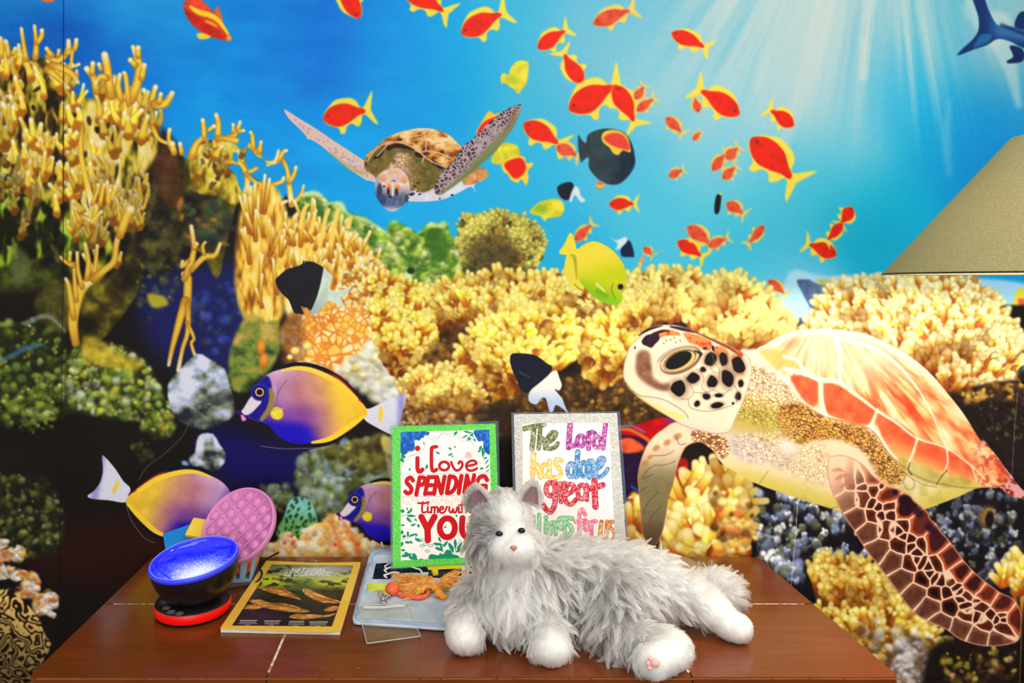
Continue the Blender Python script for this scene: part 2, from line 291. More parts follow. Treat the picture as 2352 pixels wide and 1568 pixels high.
def surgeon(M, k, tp=None, tail=True, head=True, flip=1, name='printed_surgeonfish'):
    # M maps fish coordinates (head left, 100 long body) to photo pixels
    T = lambda t: [M(u, v) for u, v in P(t)]
    new(name)
    def inv(X, Y): return M(X, Y, True)
    def body(X, Y, d):
        u, v = inv(X, Y)
        c = ramp(u-.25*v, [(-5, (30, 20, 150)), (14, (120, 80, 190)), (24, (196, 150, 200)), (44, (190, 120, 140)), (62, (212, 150, 110)), (76, (240, 196, 60)), (100, (246, 196, 40))])
        pu = sm(v, -6, 12)*sm(u, 74, 44); c = mixc(c, (110, 50, 160), pu*.75)
        bl = sm(v-.28*(u-10)*.3, 8, 18)*sm(u-.5*v, 52, 34); c = mixc(c, (24, 10, 190), bl*.95)
        c = mixc(c, (216, 176, 206), sm(v, -14, -26)*sm(u, 56, 30)*sm(u, 8, 20)*.8)
        n = noise(X, Y, 8*k, 2, 5); return c*(1+.14*(n-.5))[..., None]
    if tail:
        fill(tp or T("95,5 100,4 112,-2 122,-6 128,-8 127,0 124,10 124,18 128,30 118,26 106,20 95,13"), lambda X, Y, d: mixc((226, 226, 240), (150, 150, 214), sm(inv(X, Y)[0], 118, 124)*sm(inv(X, Y)[0], 130, 124)*.9+.2*noise(X, Y, 5, 2, 3)), soft=1.5)
        line(P("272,1106 266,1118 262,1130") if tp else T("107.5,4 107.8,9 107,14"), [1.4*k, 1.9*k, 1.2*k], (240, 210, 50), soft=2, a=.9)
    fill(T("28,-28 40,-32 58,-30 76,-21 90,-7 96,2 92,6 84,-4 70,-15 52,-22 30,-25"), lambda X, Y, d: mixc((14, 12, 34), (222, 50, 30), sm(inv(X, Y)[0]-inv(X, Y)[1]*.25, 70, 80)*sm(d, -1, -3*k)), soft=1.4)
    fill(T("30,28 44,36 64,34 80,26 94,11 92,8 74,20 52,26"), (16, 12, 30), soft=1.6)
    fill(T("2,6 4,-2 8,-10 14,-19 24,-25 40,-28 56,-26 74,-17 88,-4 95,2 97,9 90,12 76,22 60,30 42,32 28,27 20,18 10,14 4,12"), body, soft=1.6)
    line(T("30,-25.5 42,-27.5 56,-25 74,-16 88,-3"), [.8*k, 1.8*k, 2.2*k, 2*k], (252, 214, 60), soft=1.6)
    line(T("95,10 84,18 68,28 54,31"), [1.2*k, 2.2*k, 2*k, 1*k], (252, 212, 50), soft=1.4)
    if head:
        fill(T("2,4 4,-3 8,-11 14,-19 19,-21 22,-14 21,-4 18,6 12,13 5,11"), (26, 18, 140), soft=3)
        fill(T("20,-12 24,-8 24,0 20,8 15,14 13,12 18,4 20,-4"), (150, 130, 60), soft=3)
        fill(T("-3,8 0,4 6,-5 11,-4 14,-1 10,4 5,8.5 -1,10"), (226, 216, 226), soft=2.2)
        fill(T("-6,7 -3,5.5 0,9 3,10 4,12 -2,13 -3,10"), (60, 10, 110), soft=1.6); fill(T("-2,9.5 0,10 2,13 -1,14"), (226, 150, 196), soft=1.6)
        blob(*M(12.5, -8.5), 6.8*k, 6.8*k, 0, (40, 44, 190), .15, .2); blob(*M(12.5, -8.5), 5.6*k, 5.6*k, 0, (16, 10, 90), .2, 0)
        line([M(12.5+3*math.cos(t), -8.5+3*math.sin(t)) for t in np.linspace(.6, 6.6, 14)], .55*k, (226, 180, 110), soft=1, smooth=0); blob(*M(12.5, -8.5), 2.1*k, 2.1*k, 0, (10, 8, 30), .2, 0)
        for i in range(9): line(T("%g,%g %g,%g" % (25+.2*i, 5, 27+.9*i, -17+2.0*i)), .25*k, (110, 50, 150), soft=1, a=.35, smooth=0)
        line(T("24,3 28,-10 34,-18"), .4*k, (90, 40, 120), soft=1, a=.5)
        fill(T("21,8 25,3 30,5 31,10 28,13 23,12"), (226, 206, 40), soft=2)
        for i in range(7): line(T("22,8 %g,%g" % (30.5-.35*i*i*.3, 4.5+1.4*i)), .3*k, (250, 236, 90), soft=.8, a=.8, smooth=0)
    base()
def mapper(hx, hy, tx, ty, vy=1):
    # fish axis from (0,0) at head to (100,0) at tail root
    ax, ay = (tx-hx)/100, (ty-hy)/100; bx, by = -ay*vy, ax*vy
    det = ax*by-ay*bx
    def M(u, v, inv=False):
        if inv:
            x, y = u-hx, v-hy; return (x*by-y*bx)/det, (ax*y-ay*x)/det
        return (hx+u*ax+v*bx, hy+u*ay+v*by)
    return M
def surgeons():
    M = mapper(560, 925, 852, 925); surgeon(M, 2.9)
    M = mapper(552, 1178, 286, 1128, -1); surgeon(M, 2.7, P("300,1122 284,1104 264,1074 240,1047 235,1050 237,1080 231,1106 217,1126 202,1138 214,1145 250,1148 290,1152"), head=False)
    M = mapper(786, 1164, 1010, 1176); surgeon(M, 2.25, tail=False)
    line("290,1150 300,1190 330,1232 356,1246", .8, (150, 150, 190), a=.6); line("440,960 420,1000 380,1040 340,1070 320,1100", .9, (120, 110, 100), a=.6)
    line("600,1024 660,1030 760,1026", .8, (170, 170, 200), a=.6)
def dark_reef():
    # everything below the reef line is dark before the corals go on
    fill("-460,140 0,150 60,150 140,190 175,230 320,240 352,300 380,345 430,385 460,350 530,345 570,400 640,440 700,470 800,500 900,545 1010,600 1100,640 1300,660 1500,660 1700,680 1830,770 1960,780 2200,720 2352,700 2900,720 2900,1760 -460,1760", lambda X, Y, d: mixc((16, 13, 11), (26, 20, 17), noise(X, Y, 90, 3, 3)), soft=5)
    fill("60,1230 300,1190 420,1250 330,1330 120,1330", (66, 12, 6), soft=60, a=.45)
    fill("500,980 640,1020 760,1040 720,1100 560,1120 470,1060", (14, 10, 96), soft=50, a=.9); fill("330,640 480,600 570,620 580,760 540,860 400,840 330,760", (22, 28, 92), soft=40, a=.95)
def left_reef():
    rs = np.random.RandomState(21)
    new('printed_fire_coral')
    fill("-460,110 0,122 30,140 60,134 110,135 135,160 165,212 215,226 260,205 300,215 330,235 345,270 372,310 404,345 440,370 452,330 480,322 520,330 560,360 566,430 540,480 520,560 500,640 460,580 400,560 340,600 300,700 180,820 100,700 60,560 -460,560",
         lambda X, Y, d: ramp(noise(X, Y, 60, 4, 8)+.0004*(400-Y), [(.25, (26, 22, 12)), (.45, (62, 52, 18)), (.58, (120, 112, 26)), (.75, (176, 156, 40))]), soft=4)
    fill("-460,440 60,450 110,540 80,660 -460,660", (86, 110, 24), soft=20, a=.6, tex=.6)
    for t in ("200,350 236,340 246,390 236,420 208,420", "300,380 360,330 400,420 390,540 330,600 310,500", "0,210 30,216 40,260 0,300", "60,340 90,330 100,420 70,470", "370,300 410,340 420,420 380,430", "60,560 140,520 150,600 90,620", "430,440 500,450 530,520 470,560 420,520", "330,480 420,500 400,620 320,620"):
        fill(t, lambda X, Y, d: ramp(noise(X, Y, 34, 4, 19), [(.3, (14, 12, 14)), (.5, (38, 34, 22)), (.62, (70, 66, 30)), (.8, (96, 96, 44))]), soft=12, a=.92)
    fill("196,262 232,256 248,330 214,350 196,310", (112, 62, 20), soft=9, a=.8, tex=.4); fill("350,360 390,330 420,400 400,480 360,430", (86, 50, 24), soft=12, a=.8, tex=.4)
    def tex(X, Y, d):
        n = noise(X, Y, 30, 3, 15, (1.5, .6)); n = n+.1*(noise(X, Y, 120, 2, 4)-.5)-.16*sm(Y+.5*np.abs(X-160), 380, 640)-.05*sm(X, 90, -40)*sm(Y, 380, 480)
        c = ramp(n, [(.24, (24, 18, 12)), (.36, (76, 58, 20)), (.44, (140, 124, 34)), (.52, (214, 186, 58)), (.62, (240, 214, 96)), (.75, (250, 236, 160))])
        return mixc(c, c*np.array([.66, .92, .5]), sm(Y-.6*X, 330, 480))
    fill("-460,130 0,150 40,150 60,140 120,150 150,190 180,220 215,232 260,215 300,220 330,240 350,290 370,330 330,400 300,440 300,560 240,640 170,640 120,560 60,600 -460,640", tex, soft=7, a=.92)
    fill("440,345 470,330 530,325 560,360 570,430 540,470 500,450 450,440 436,390", lambda X, Y, d: ramp(noise(X, Y, 22, 3, 4, (1.3, .8)), [(.25, (110, 84, 24)), (.45, (180, 160, 36)), (.6, (220, 200, 66)), (.8, (240, 226, 130))]), soft=5)
    c0, c1, tp = (166, 96, 20), (242, 206, 66), (252, 240, 190)
    def net(poly, n, L, w, br, seed, an0=-1.5, sp=.2):
        r = np.random.RandomState(seed)
        for x, y in sorted(inpoly(poly, n, r), key=lambda q: q[1]):
            an = an0+sp*r.randn(); l = L*(.6+r.rand()); k = br*(.8+.4*r.rand()); ww = w*(.8+.5*r.rand())
            q = [np.clip(np.array(c)*k, 0, 255) for c in (c0, c1, tp)]
            for s in (0, 1, 2)[:1+r.randint(3)]:
                a2 = an+(0, .3, -.35)[s]; l2 = l*(1, .62, .5)[s]; x2, y2 = x+(0, .5, -.4)[s]*ww*2, y-(0, .2, .15)[s]*l; e = (x2+math.cos(a2)*l2, y2+math.sin(a2)*l2); md = ((x2+e[0])/2+4*r.randn(), (y2+e[1])/2)
                line([(x2, y2), md, e], [ww*1.5, ww*1.05, ww*.7], lambda T, D: mixc(mixc(mixc(q[0], q[1], sm(T, 0, .3)), q[2], sm(T, .7, 1)), np.array(q[0])*.8, sm(D, -ww*.55, .2)*.6*(1-.6*sm(T, .6, 1))), soft=2.0, a=.95)
    def holes(poly, n, seed, col=(46, 30, 14), rx=5, ry=15):
        r = np.random.RandomState(seed)
        for x, y in inpoly(poly, n, r): blob(x, y, rx*(.6+.9*r.rand()), ry*(.5+r.rand()), .35*r.randn(), jit(col, .3, r), .35, 0, .75+.25*r.rand())
    holes("0,190 100,200 180,240 330,260 350,320 260,420 150,500 0,480", 60, 41); holes("0,380 110,440 150,560 40,600 0,560", 30, 42, (22, 30, 10), 9, 13); holes("450,350 540,350 560,440 470,430", 10, 43, (96, 66, 20), 4, 9)
    net(P("0,130 60,140 130,160 170,220 210,330 250,420 170,520 90,470 40,420 0,330"), 62, 40, 6.2, 1.0, 1, -1.85)
    net(P("190,210 330,215 360,300 330,350 290,400 230,330 200,280"), 30, 44, 6.6, 1.0, 2, -1.6)
    net(P("0,330 60,420 120,500 90,560 0,560"), 16, 30, 5, .62, 3)
    net(P("150,420 250,420 300,520 260,640 200,640 160,560"), 24, 40, 5.5, .85, 4)
    net(P("440,330 560,340 570,420 520,440 450,420"), 10, 26, 5, .85, 5); net(P("260,440 340,430 330,520 290,560"), 16, 44, 4.4, .8, 6)
    def st(t, w, k=1.0):
        q = [np.array(c)*k for c in (c0, c1, tp)]
        line(t, w, lambda T, D: mixc(mixc(mixc(q[1], q[2], sm(T, .62, 1)), q[0], sm(D, -w[0]*.7, .3)*.75*(1-.6*sm(T, .6, 1))), q[0], sm(T, .25, 0)*.5), soft=1.5)
    for t, w in (("60,136 56,110 50,66", [8, 6, 4]), ("82,132 84,100 80,60", [8, 6, 4]), ("86,100 96,84 97,70", [6, 6, 5]), ("110,130 134,140 156,118 158,94", [7, 7, 7, 5]), ("150,124 172,112 176,92", [6, 6, 5]), ("130,150 160,155 182,148", [6, 5, 4]),
                 ("120,150 160,165 180,190", [9, 8, 4]), ("110,160 135,180 158,202", [9, 7, 4]), ("168,112 165,140 168,150", [4, 4, 4]), ("120,128 112,118 108,112", [7, 6, 5]), ("20,130 18,110 16,96", [6, 6, 4]), ("2,130 4,110 2,88", [8, 7, 5]), ("134,128 136,116", [5, 4]), ("30,124 36,112", [6, 5]),
                 ("222,210 216,180 200,158", [9, 8, 7]), ("212,170 214,146", [7, 6]), ("256,220 250,180 246,150 241,126", [11, 10, 10, 8]), ("246,180 232,176 220,190", [8, 7, 5]), ("232,160 228,148", [5, 5]), ("280,230 272,200 276,172", [7, 7, 5]), ("300,230 316,190 320,150 306,108", [12, 11, 10, 5]), ("312,150 300,138", [8, 6]), ("318,130 318,110", [7, 6]), ("326,180 332,150", [8, 6]), ("296,240 290,180 286,168", [6, 6, 5]),
                 ("346,250 352,220 358,200", [7, 7, 6]), ("356,240 380,238 396,214", [12, 10, 6]), ("366,236 370,216", [7, 5]), ("350,290 366,320 396,332", [6, 5, 4]), ("394,340 388,318 390,298", [6, 5, 5]), ("400,350 396,330", [8, 7]), ("440,360 452,330 468,316", [10, 8, 5]), ("418,352 414,330", [6, 5]),
                 ("470,320 468,290 466,276", [6, 6, 5]), ("500,320 502,284 497,264", [8, 7, 5]), ("478,300 492,290", [5, 5]), ("520,318 540,310 552,280", [8, 6, 4]), ("536,304 536,286", [5, 4]), ("548,302 560,300", [5, 4]), ("500,316 530,320 566,330 590,350 606,372 632,372 640,345", [6, 7, 6, 6, 6, 6, 3]), ("582,344 580,312 576,304", [6, 5, 4]), ("596,350 600,326", [7, 4]),
                 ("640,372 650,350 658,346", [4, 5, 4]), ("560,396 580,392 604,378 632,384", [6, 5, 5, 3]), ("520,372 550,374 566,400 572,440", [6, 6, 6, 7]), ("566,400 590,420 620,424 646,418 652,408", [6, 5, 5, 5, 4]), ("650,366 660,390 664,420 670,470", [5, 5, 6, 7]), ("664,420 676,400 680,384", [5, 5, 4]), ("625,424 632,450 640,468 658,462", [5, 5, 5, 4]), ("670,470 690,450 698,426", [6, 5, 3]), ("604,470 608,440 606,424", [6, 5, 4]),
                 ("190,290 186,350 200,420 212,470", [5, 6, 7, 8]), ("212,470 224,440 226,424", [5, 4, 4]), ("230,470 236,440 240,424", [6, 5, 4]), ("250,470 250,450 254,436", [5, 5, 4])):
        st(t, w)
    W = (10, 150, 228)
    for t in ("548,322 566,320 570,334 552,342", "582,362 604,364 612,380 590,384", "524,384 548,380 562,410 556,440 540,400", "588,396 606,398 616,412 596,414", "614,384 640,380 644,410 616,408", "536,352 546,352 546,372 536,368", "576,418 588,424 584,432 574,428", "634,430 650,428 656,450 642,456"):
        fill(t, W, soft=2.5)
    for x, y, a, b in ((415, 470, 7, 16), (455, 505, 6, 5), (492, 505, 8, 4), (470, 520, 12, 7), (418, 500, 4, 8), (440, 545, 9, 5), (515, 560, 12, 5)): blob(x, y, a, b, .2, (206, 120, 44), .6, .2, .7)
    rubble("420,470 500,460 540,520 500,580 430,560", 60, 9, [(40, 66, 40), (70, 90, 50), (30, 40, 44), (60, 50, 60)], 71, None, .6)
    rubble("330,600 420,600 400,700 340,740 300,680", 50, 8, [(90, 96, 40), (60, 66, 40), (50, 66, 110), (130, 130, 60)], 72, None, .5)
    rubble("430,690 540,640 560,740 500,820 440,760", 70, 9, [(40, 60, 160), (60, 80, 170), (26, 36, 90), (70, 80, 110), (40, 50, 60)], 73, None, .55)
    new('printed_orange_coral')
    # column of orange coral right of the dark cave
    fill("556,470 600,420 640,440 662,520 640,640 650,720 600,770 560,730 540,640", lambda X, Y, d: ramp(noise(X, Y, 26, 3, 6, (2, .6)), [(.22, (140, 86, 24)), (.36, (212, 146, 40)), (.5, (246, 200, 70)), (.7, (253, 236, 140))]), soft=8)
    r = np.random.RandomState(31)
    for x, y in sorted(inpoly("560,480 640,470 650,600 640,740 590,720 570,600", 24, r), key=lambda q: q[1]):
        finger(x, y, -1.57+.15*r.randn(), 40+50*r.rand(), 5, 3.5, (186, 104, 26), (248, 204, 64), (254, 242, 190), soft=1.8)
    new('printed_staghorn_coral')
    # antler shapes in front of the cave
    for t, w in (("175,790 168,740 176,690 190,660 216,640", [9, 12, 14, 12, 8]), ("170,730 164,690 158,655 152,640", [7, 7, 6, 4]), ("176,690 172,640 170,605", [6, 5, 4]), ("190,660 180,620 178,580", [6, 5, 4]), ("200,640 204,600 196,560", [7, 6, 4]), ("216,640 222,590 224,564", [6, 5, 4]), ("178,520 190,500 206,505", [7, 6, 5]), ("186,510 176,490 174,478", [6, 5, 4]), ("170,610 150,600 140,590", [7, 5, 3]), ("160,600 162,580", [5, 4]), ("216,640 240,620 262,600 268,560 276,530", [10, 9, 8, 7, 6]), ("276,540 290,500 300,480", [10, 11, 10])):
        st(t, w, .95)
    for t, w in (("430,700 432,640 424,630", [10, 10, 8]), ("424,640 440,600 446,566 440,520", [8, 8, 6, 5]), ("440,620 470,590 494,586 506,560", [7, 7, 6, 4]), ("432,600 418,612 420,600", [6, 5, 4]), ("446,570 452,560", [6, 5]), ("470,584 466,566 472,556", [4, 4, 3]), ("426,690 412,740 396,800 388,838", [10, 9, 6, 4]), ("432,700 432,760 420,800 410,850", [7, 6, 5, 5]), ("430,740 446,776 440,790 456,836", [5, 4, 4, 4])):
        st(t, w, .95)
    new('printed_reef_rocks')
    G1 = [(96, 118, 30), (150, 156, 50), (60, 84, 24), (40, 44, 20), (176, 190, 110), (120, 150, 60)]
    rubble("-440,760 40,740 130,720 150,800 160,860 140,960 -440,960", 560, 8, G1, 1, (34, 38, 16), .8)
    rubble("160,810 230,790 300,800 350,850 380,930 340,960 240,960 160,930", 420, 8, G1+[(196, 196, 60), (190, 206, 180)], 2, (44, 44, 18), .85)
    rubble("320,930 390,920 400,990 360,1010 330,980", 70, 7, G1+[(200, 170, 40)], 3, (40, 44, 20), .8)
    rubble("10,900 130,880 130,980 60,1000 0,960", 120, 7, G1, 4, None, .7)
    rubble("-440,1110 40,1090 120,1110 150,1180 140,1250 70,1280 -440,1260", 520, 7, [(84, 90, 34), (120, 116, 50), (50, 50, 24), (140, 146, 90)], 5, (30, 30, 16), .7)
    rubble("300,1020 340,1010 350,1050 320,1060", 20, 7, [(60, 58, 26), (84, 80, 34)], 6, None, .6)
    fill("80,690 120,650 150,660 150,760 100,740", (70, 66, 24), soft=8, tex=.5, a=.9); line("0,830 60,800 100,790", [3, 6, 2], (60, 110, 170), soft=5, a=.7); line("60,742 110,725 150,760", [6, 5, 3], (150, 160, 150), soft=4, a=.6)
    fill("190,780 220,775 270,810 330,830 300,850 200,830", (196, 170, 40), soft=9, a=.8, tex=.3); fill("340,675 376,680 386,700 350,705", (190, 180, 40), soft=6, a=.9)
    fill("30,560 70,600 60,650 30,640", (110, 116, 70), soft=10, a=.6)
    RK = [(170, 176, 200), (196, 200, 216), (130, 150, 120), (150, 160, 110), (110, 110, 140), (206, 210, 226)]
    def rock(poly, st, sd_=1, sc=26, soft=2.5):
        q = P(poly); y0, y1 = min(b for a, b in q), max(b for a, b in q)
        fill(poly, lambda X, Y, d: ramp(noise(X, Y, sc, 4, sd_, (1, 1.3))-.28*((Y-y0)/(y1-y0)-.45)+.06*sm(d, -3, -10), st), soft=soft, smooth=2)
    RS_ = [(.22, (36, 36, 46)), (.38, (90, 100, 90)), (.47, (136, 150, 120)), (.55, (160, 172, 200)), (.68, (214, 220, 236))]
    rock("386,884 412,850 452,812 478,822 516,846 530,890 540,950 506,972 470,986 420,972 392,936", RS_, 3, 40)
    rock("452,1012 462,996 490,996 505,1020 518,1040 515,1064 490,1082 460,1078 440,1066 434,1050 448,1040", RS_, 8, 28); blob(426, 1064, 9, 6, .5, (120, 150, 210), .5)
    rock("524,860 530,800 552,744 580,716 610,740 640,736 644,800 620,850 590,872 566,900 536,896", [(.22, (40, 46, 30)), (.4, (80, 104, 40)), (.52, (120, 146, 56)), (.62, (150, 140, 56)), (.78, (196, 170, 80))], 9, 34, 6)
    for x, y in ((600, 800), (606, 830)): blob(x, y, 9, 18, .1, (224, 130, 40), .5)
    base()
def mid_reef():
    Y0, Y1, YT = (176, 84, 10), (248, 202, 48), (255, 240, 142)
    new('printed_green_coral')
    GC = [(96, 150, 36), (150, 186, 60), (206, 220, 120), (60, 110, 24), (44, 90, 20), (226, 230, 170), (176, 200, 70)]
    rubble("690,470 700,448 730,446 752,466 780,470 790,500 800,490 836,500 860,520 890,540 904,512 930,518 960,540 980,516 1020,516 1030,545 1060,570 1080,640 1010,690 900,640 800,600 720,560", 900, 9, GC, 11, (84, 134, 34), .8, edge=3)
    for t in ("716,480 740,470 752,510 736,536 720,520", "980,530 1016,526 1030,580 1010,600 980,570", "840,530 866,540 860,570 840,560"): fill(t, (46, 100, 22), soft=7, a=.8)
    line("702,446 730,446 752,466 780,468 800,492 840,506 866,520 892,540", 4, (206, 226, 170), soft=4, a=.7); line("984,518 1018,518", 4, (200, 226, 150), soft=3, a=.8)
    blob(944, 622, 9, 7, 0, (20, 40, 40), .4, 0)
    new('printed_bush_coral')
    coral("1052,560 1056,520 1072,500 1100,506 1126,494 1150,494 1170,506 1196,502 1222,520 1240,550 1246,580 1226,610 1190,625 1120,640 1070,620", (1140, 640), 420, 22, 6, (70, 76, 30), (150, 146, 60), (226, 216, 100), base=(88, 88, 44), seed=3,
          shade=lambda x, y: .55+.75*sm(np.hypot(x-1130, (y-590)*1.1), 30, 100))
    fill("1080,560 1160,550 1190,600 1150,640 1090,630 1070,600", (66, 66, 40), soft=26, a=.6)
    new('printed_fire_coral')
    FC = ((196, 112, 22), (250, 204, 66), (255, 244, 190))
    fill("640,560 660,500 720,520 800,530 850,570 880,640 880,760 800,780 700,760 650,700", lambda X, Y, d: ramp(noise(X, Y, 24, 3, 16, (1.6, .6)), [(.22, (190, 110, 28)), (.36, (236, 170, 46)), (.5, (250, 212, 78)), (.66, (254, 242, 170))]), soft=8)
    r = np.random.RandomState(5)
    for x, y in sorted(inpoly("660,520 700,500 790,540 850,590 870,640 740,650 650,640 640,560", 80, r), key=lambda q: q[1]):
        finger(x, y, -1.45+.28*r.randn(), 22+34*r.rand(), 5.2, 4, *FC, soft=1.7)
    for t in ("735,560 748,500 752,484", "760,560 772,500 776,486", "800,520 806,500", "690,520 700,480 708,470", "715,530 722,500"): line(t, [6, 5, 4], (248, 214, 96), soft=1.6)
    fill("700,700 760,640 800,600 860,590 910,660 910,780 860,860 760,860 660,810 650,750", lambda X, Y, d: ramp(noise(X, Y, 20, 3, 26), [(.25, (176, 96, 24)), (.42, (232, 160, 46)), (.54, (250, 212, 80)), (.7, (255, 244, 190))]), soft=8)
    coral("790,640 860,600 900,660 910,780 860,850 800,770 760,720", (800, 860), 120, 17, 5.6, (216, 120, 34), (250, 214, 84), (255, 246, 200), seed=9, spread=1.0, up=.2, shade=lambda x, y: 1.0)
    r = np.random.RandomState(77); S = [(x, y) for x, y in inpoly("690,700 760,680 850,720 840,820 720,850 660,800", 120, r)]
    def cell(X, Y, d):
        f1, f2, k = voro(X+6*noise(X, Y, 20, 2, 1), Y+6*noise(X, Y, 20, 2, 2), S)
        return mixc(mixc((222, 112, 40), (246, 176, 66), noise(X, Y, 30, 2, 7)), mixc((252, 206, 84), (255, 240, 180), sm(noise(X, Y, 18, 2, 5), .4, .7)), sm(f2-f1, 1.5, 5))
    fill("690,700 750,690 850,720 850,800 800,850 720,850 660,800 664,740", cell, soft=9); fill("650,740 690,720 700,790 690,850 650,830", (130, 76, 40), soft=12, a=.7, tex=.5)
    for x, y, a in ((678, 806, 10), (706, 796, 10), (690, 840, 12), (720, 840, 9), (666, 820, 7)): blob(x, y, a, a*.9, 0, (250, 216, 120), .3, .25)
    new('printed_pale_rock'); rubble("770,850 800,830 850,790 880,800 890,860 910,890 930,920 940,960 880,930 830,890 780,860", 260, 12, [(226, 224, 206), (236, 232, 220), (206, 206, 180), (190, 200, 190), (214, 190, 110)], 12, (214, 210, 190), .7)
    new('printed_yellow_coral')
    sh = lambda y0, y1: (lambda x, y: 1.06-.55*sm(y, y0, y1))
    B = (176, 112, 30)
    # left mass
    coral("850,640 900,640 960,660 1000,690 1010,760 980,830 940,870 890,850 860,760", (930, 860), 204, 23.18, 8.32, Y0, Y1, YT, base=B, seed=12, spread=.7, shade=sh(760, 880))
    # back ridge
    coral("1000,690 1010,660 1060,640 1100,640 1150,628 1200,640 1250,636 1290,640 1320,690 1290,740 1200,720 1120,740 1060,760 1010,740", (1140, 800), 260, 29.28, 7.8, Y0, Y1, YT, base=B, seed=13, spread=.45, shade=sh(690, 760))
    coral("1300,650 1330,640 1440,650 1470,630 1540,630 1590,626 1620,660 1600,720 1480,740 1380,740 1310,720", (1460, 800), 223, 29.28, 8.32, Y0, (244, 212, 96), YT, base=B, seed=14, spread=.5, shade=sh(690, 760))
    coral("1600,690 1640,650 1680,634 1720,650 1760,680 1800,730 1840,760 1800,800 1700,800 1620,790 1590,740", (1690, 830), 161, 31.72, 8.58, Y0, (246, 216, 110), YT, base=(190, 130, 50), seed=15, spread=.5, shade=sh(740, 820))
    fill("1010,770 1040,740 1080,760 1050,840 990,880 960,860", (70, 44, 18), soft=14, a=.75, tex=.7); fill("1300,720 1350,720 1400,780 1340,860 1320,800", (74, 44, 20), soft=16, a=.7); fill("1380,690 1420,700 1400,750 1350,740", (100, 66, 26), soft=12, a=.5)
    rubble("1010,780 1070,770 1050,840 990,880", 60, 7, [(150, 100, 36), (110, 70, 24), (80, 50, 20), (190, 140, 60)], 81, None, .6); rubble("1310,720 1390,700 1400,780 1340,850", 90, 7, [(150, 100, 36), (120, 66, 24), (80, 50, 20), (200, 140, 60)], 82, None, .65)
    # middle clump, front
    fill("1060,900 1340,860 1480,850 1500,980 1060,990", (62, 42, 20), soft=20, a=.95, tex=.6)
    r2 = [(150, 110, 40), (190, 140, 50), (96, 66, 26), (120, 70, 24), (60, 44, 20)]
    rubble("1060,880 1340,860 1480,860 1500,980 1060,990", 420, 6, r2, 31, None, .7)
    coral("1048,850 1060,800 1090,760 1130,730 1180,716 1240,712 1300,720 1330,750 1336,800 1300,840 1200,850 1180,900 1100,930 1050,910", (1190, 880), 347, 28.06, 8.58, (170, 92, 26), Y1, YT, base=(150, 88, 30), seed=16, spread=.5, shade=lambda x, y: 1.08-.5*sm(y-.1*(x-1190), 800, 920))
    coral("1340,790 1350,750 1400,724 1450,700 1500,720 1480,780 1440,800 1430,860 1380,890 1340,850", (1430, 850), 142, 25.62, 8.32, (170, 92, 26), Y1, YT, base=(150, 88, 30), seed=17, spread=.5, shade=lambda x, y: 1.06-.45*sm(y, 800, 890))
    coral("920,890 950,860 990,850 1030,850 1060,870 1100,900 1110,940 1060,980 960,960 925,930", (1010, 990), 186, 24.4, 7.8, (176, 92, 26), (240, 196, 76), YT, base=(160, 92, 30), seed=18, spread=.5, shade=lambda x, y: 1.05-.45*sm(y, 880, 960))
    rubble("920,940 1110,950 1180,980 1170,1000 900,990", 200, 6, [(196, 120, 40), (150, 90, 30), (226, 180, 110), (90, 60, 30), (206, 196, 170)], 32, (90, 58, 26), .8)
    fill("1090,940 1180,930 1200,1000 1120,1010", (40, 28, 18), soft=14, a=.8)
    new('printed_pale_coral')
    coral("1880,700 1920,660 1980,650 2050,650 2120,640 2180,640 2230,650 2280,690 2320,740 2345,800 2350,860 2330,900 2260,910 2180,880 2080,820 2000,790 1900,780 1860,760", (2120, 960), 558, 29.28, 9.1, (206, 116, 50), (252, 216, 104), (255, 248, 206), base=(226, 160, 84), seed=19, spread=.35,
          shade=lambda x, y: 1.0+.12*sm(np.hypot(x-2030, y-730), 200, 40)-.3*sm(y-.25*(x-2100), 800, 900))
    rubble("2180,900 2352,870 2420,900 2420,960 2300,960 2220,930", 120, 7, [(206, 150, 60), (226, 190, 90), (90, 60, 40), (150, 96, 40)], 33, (60, 42, 36), .9)
    fill("2200,950 2290,920 2420,930 2560,960 2560,1140 2352,1110 2290,1060", (44, 34, 32), soft=14, tex=.3)
    rubble("2240,930 2352,920 2352,1010 2280,1010", 50, 4, [(110, 90, 50), (80, 70, 60), (140, 116, 60)], 34, None, .6)
    new('printed_red_fish')
    fill("1424,1000 1440,985 1480,968 1530,958 1552,972 1540,1000 1500,1030 1440,1040", lambda X, Y, d: mixc((176, 6, 16), (120, 40, 130), sm(X, 1515, 1550)), soft=3, tex=.2)
    fill("1400,1010 1450,1000 1500,1026 1500,1100 1420,1180 1400,1100", (32, 12, 48), soft=4, tex=.3); line("1400,992 1440,985 1480,1004 1500,1024", 4, (206, 96, 40), soft=2.5); line("1410,980 1450,978 1480,992", 2, (120, 110, 160), soft=2)
    fill("1424,1010 1450,1006 1480,1026 1470,1036 1440,1040 1424,1034", (226, 86, 40), soft=4, tex=.3); line("1450,1116 1464,1126", [2, 4, 2], (20, 80, 210), soft=2)
    fill("1545,1060 1562,1050 1580,1060 1572,1100 1550,1110", (170, 20, 24), soft=4, tex=.3)
    base()
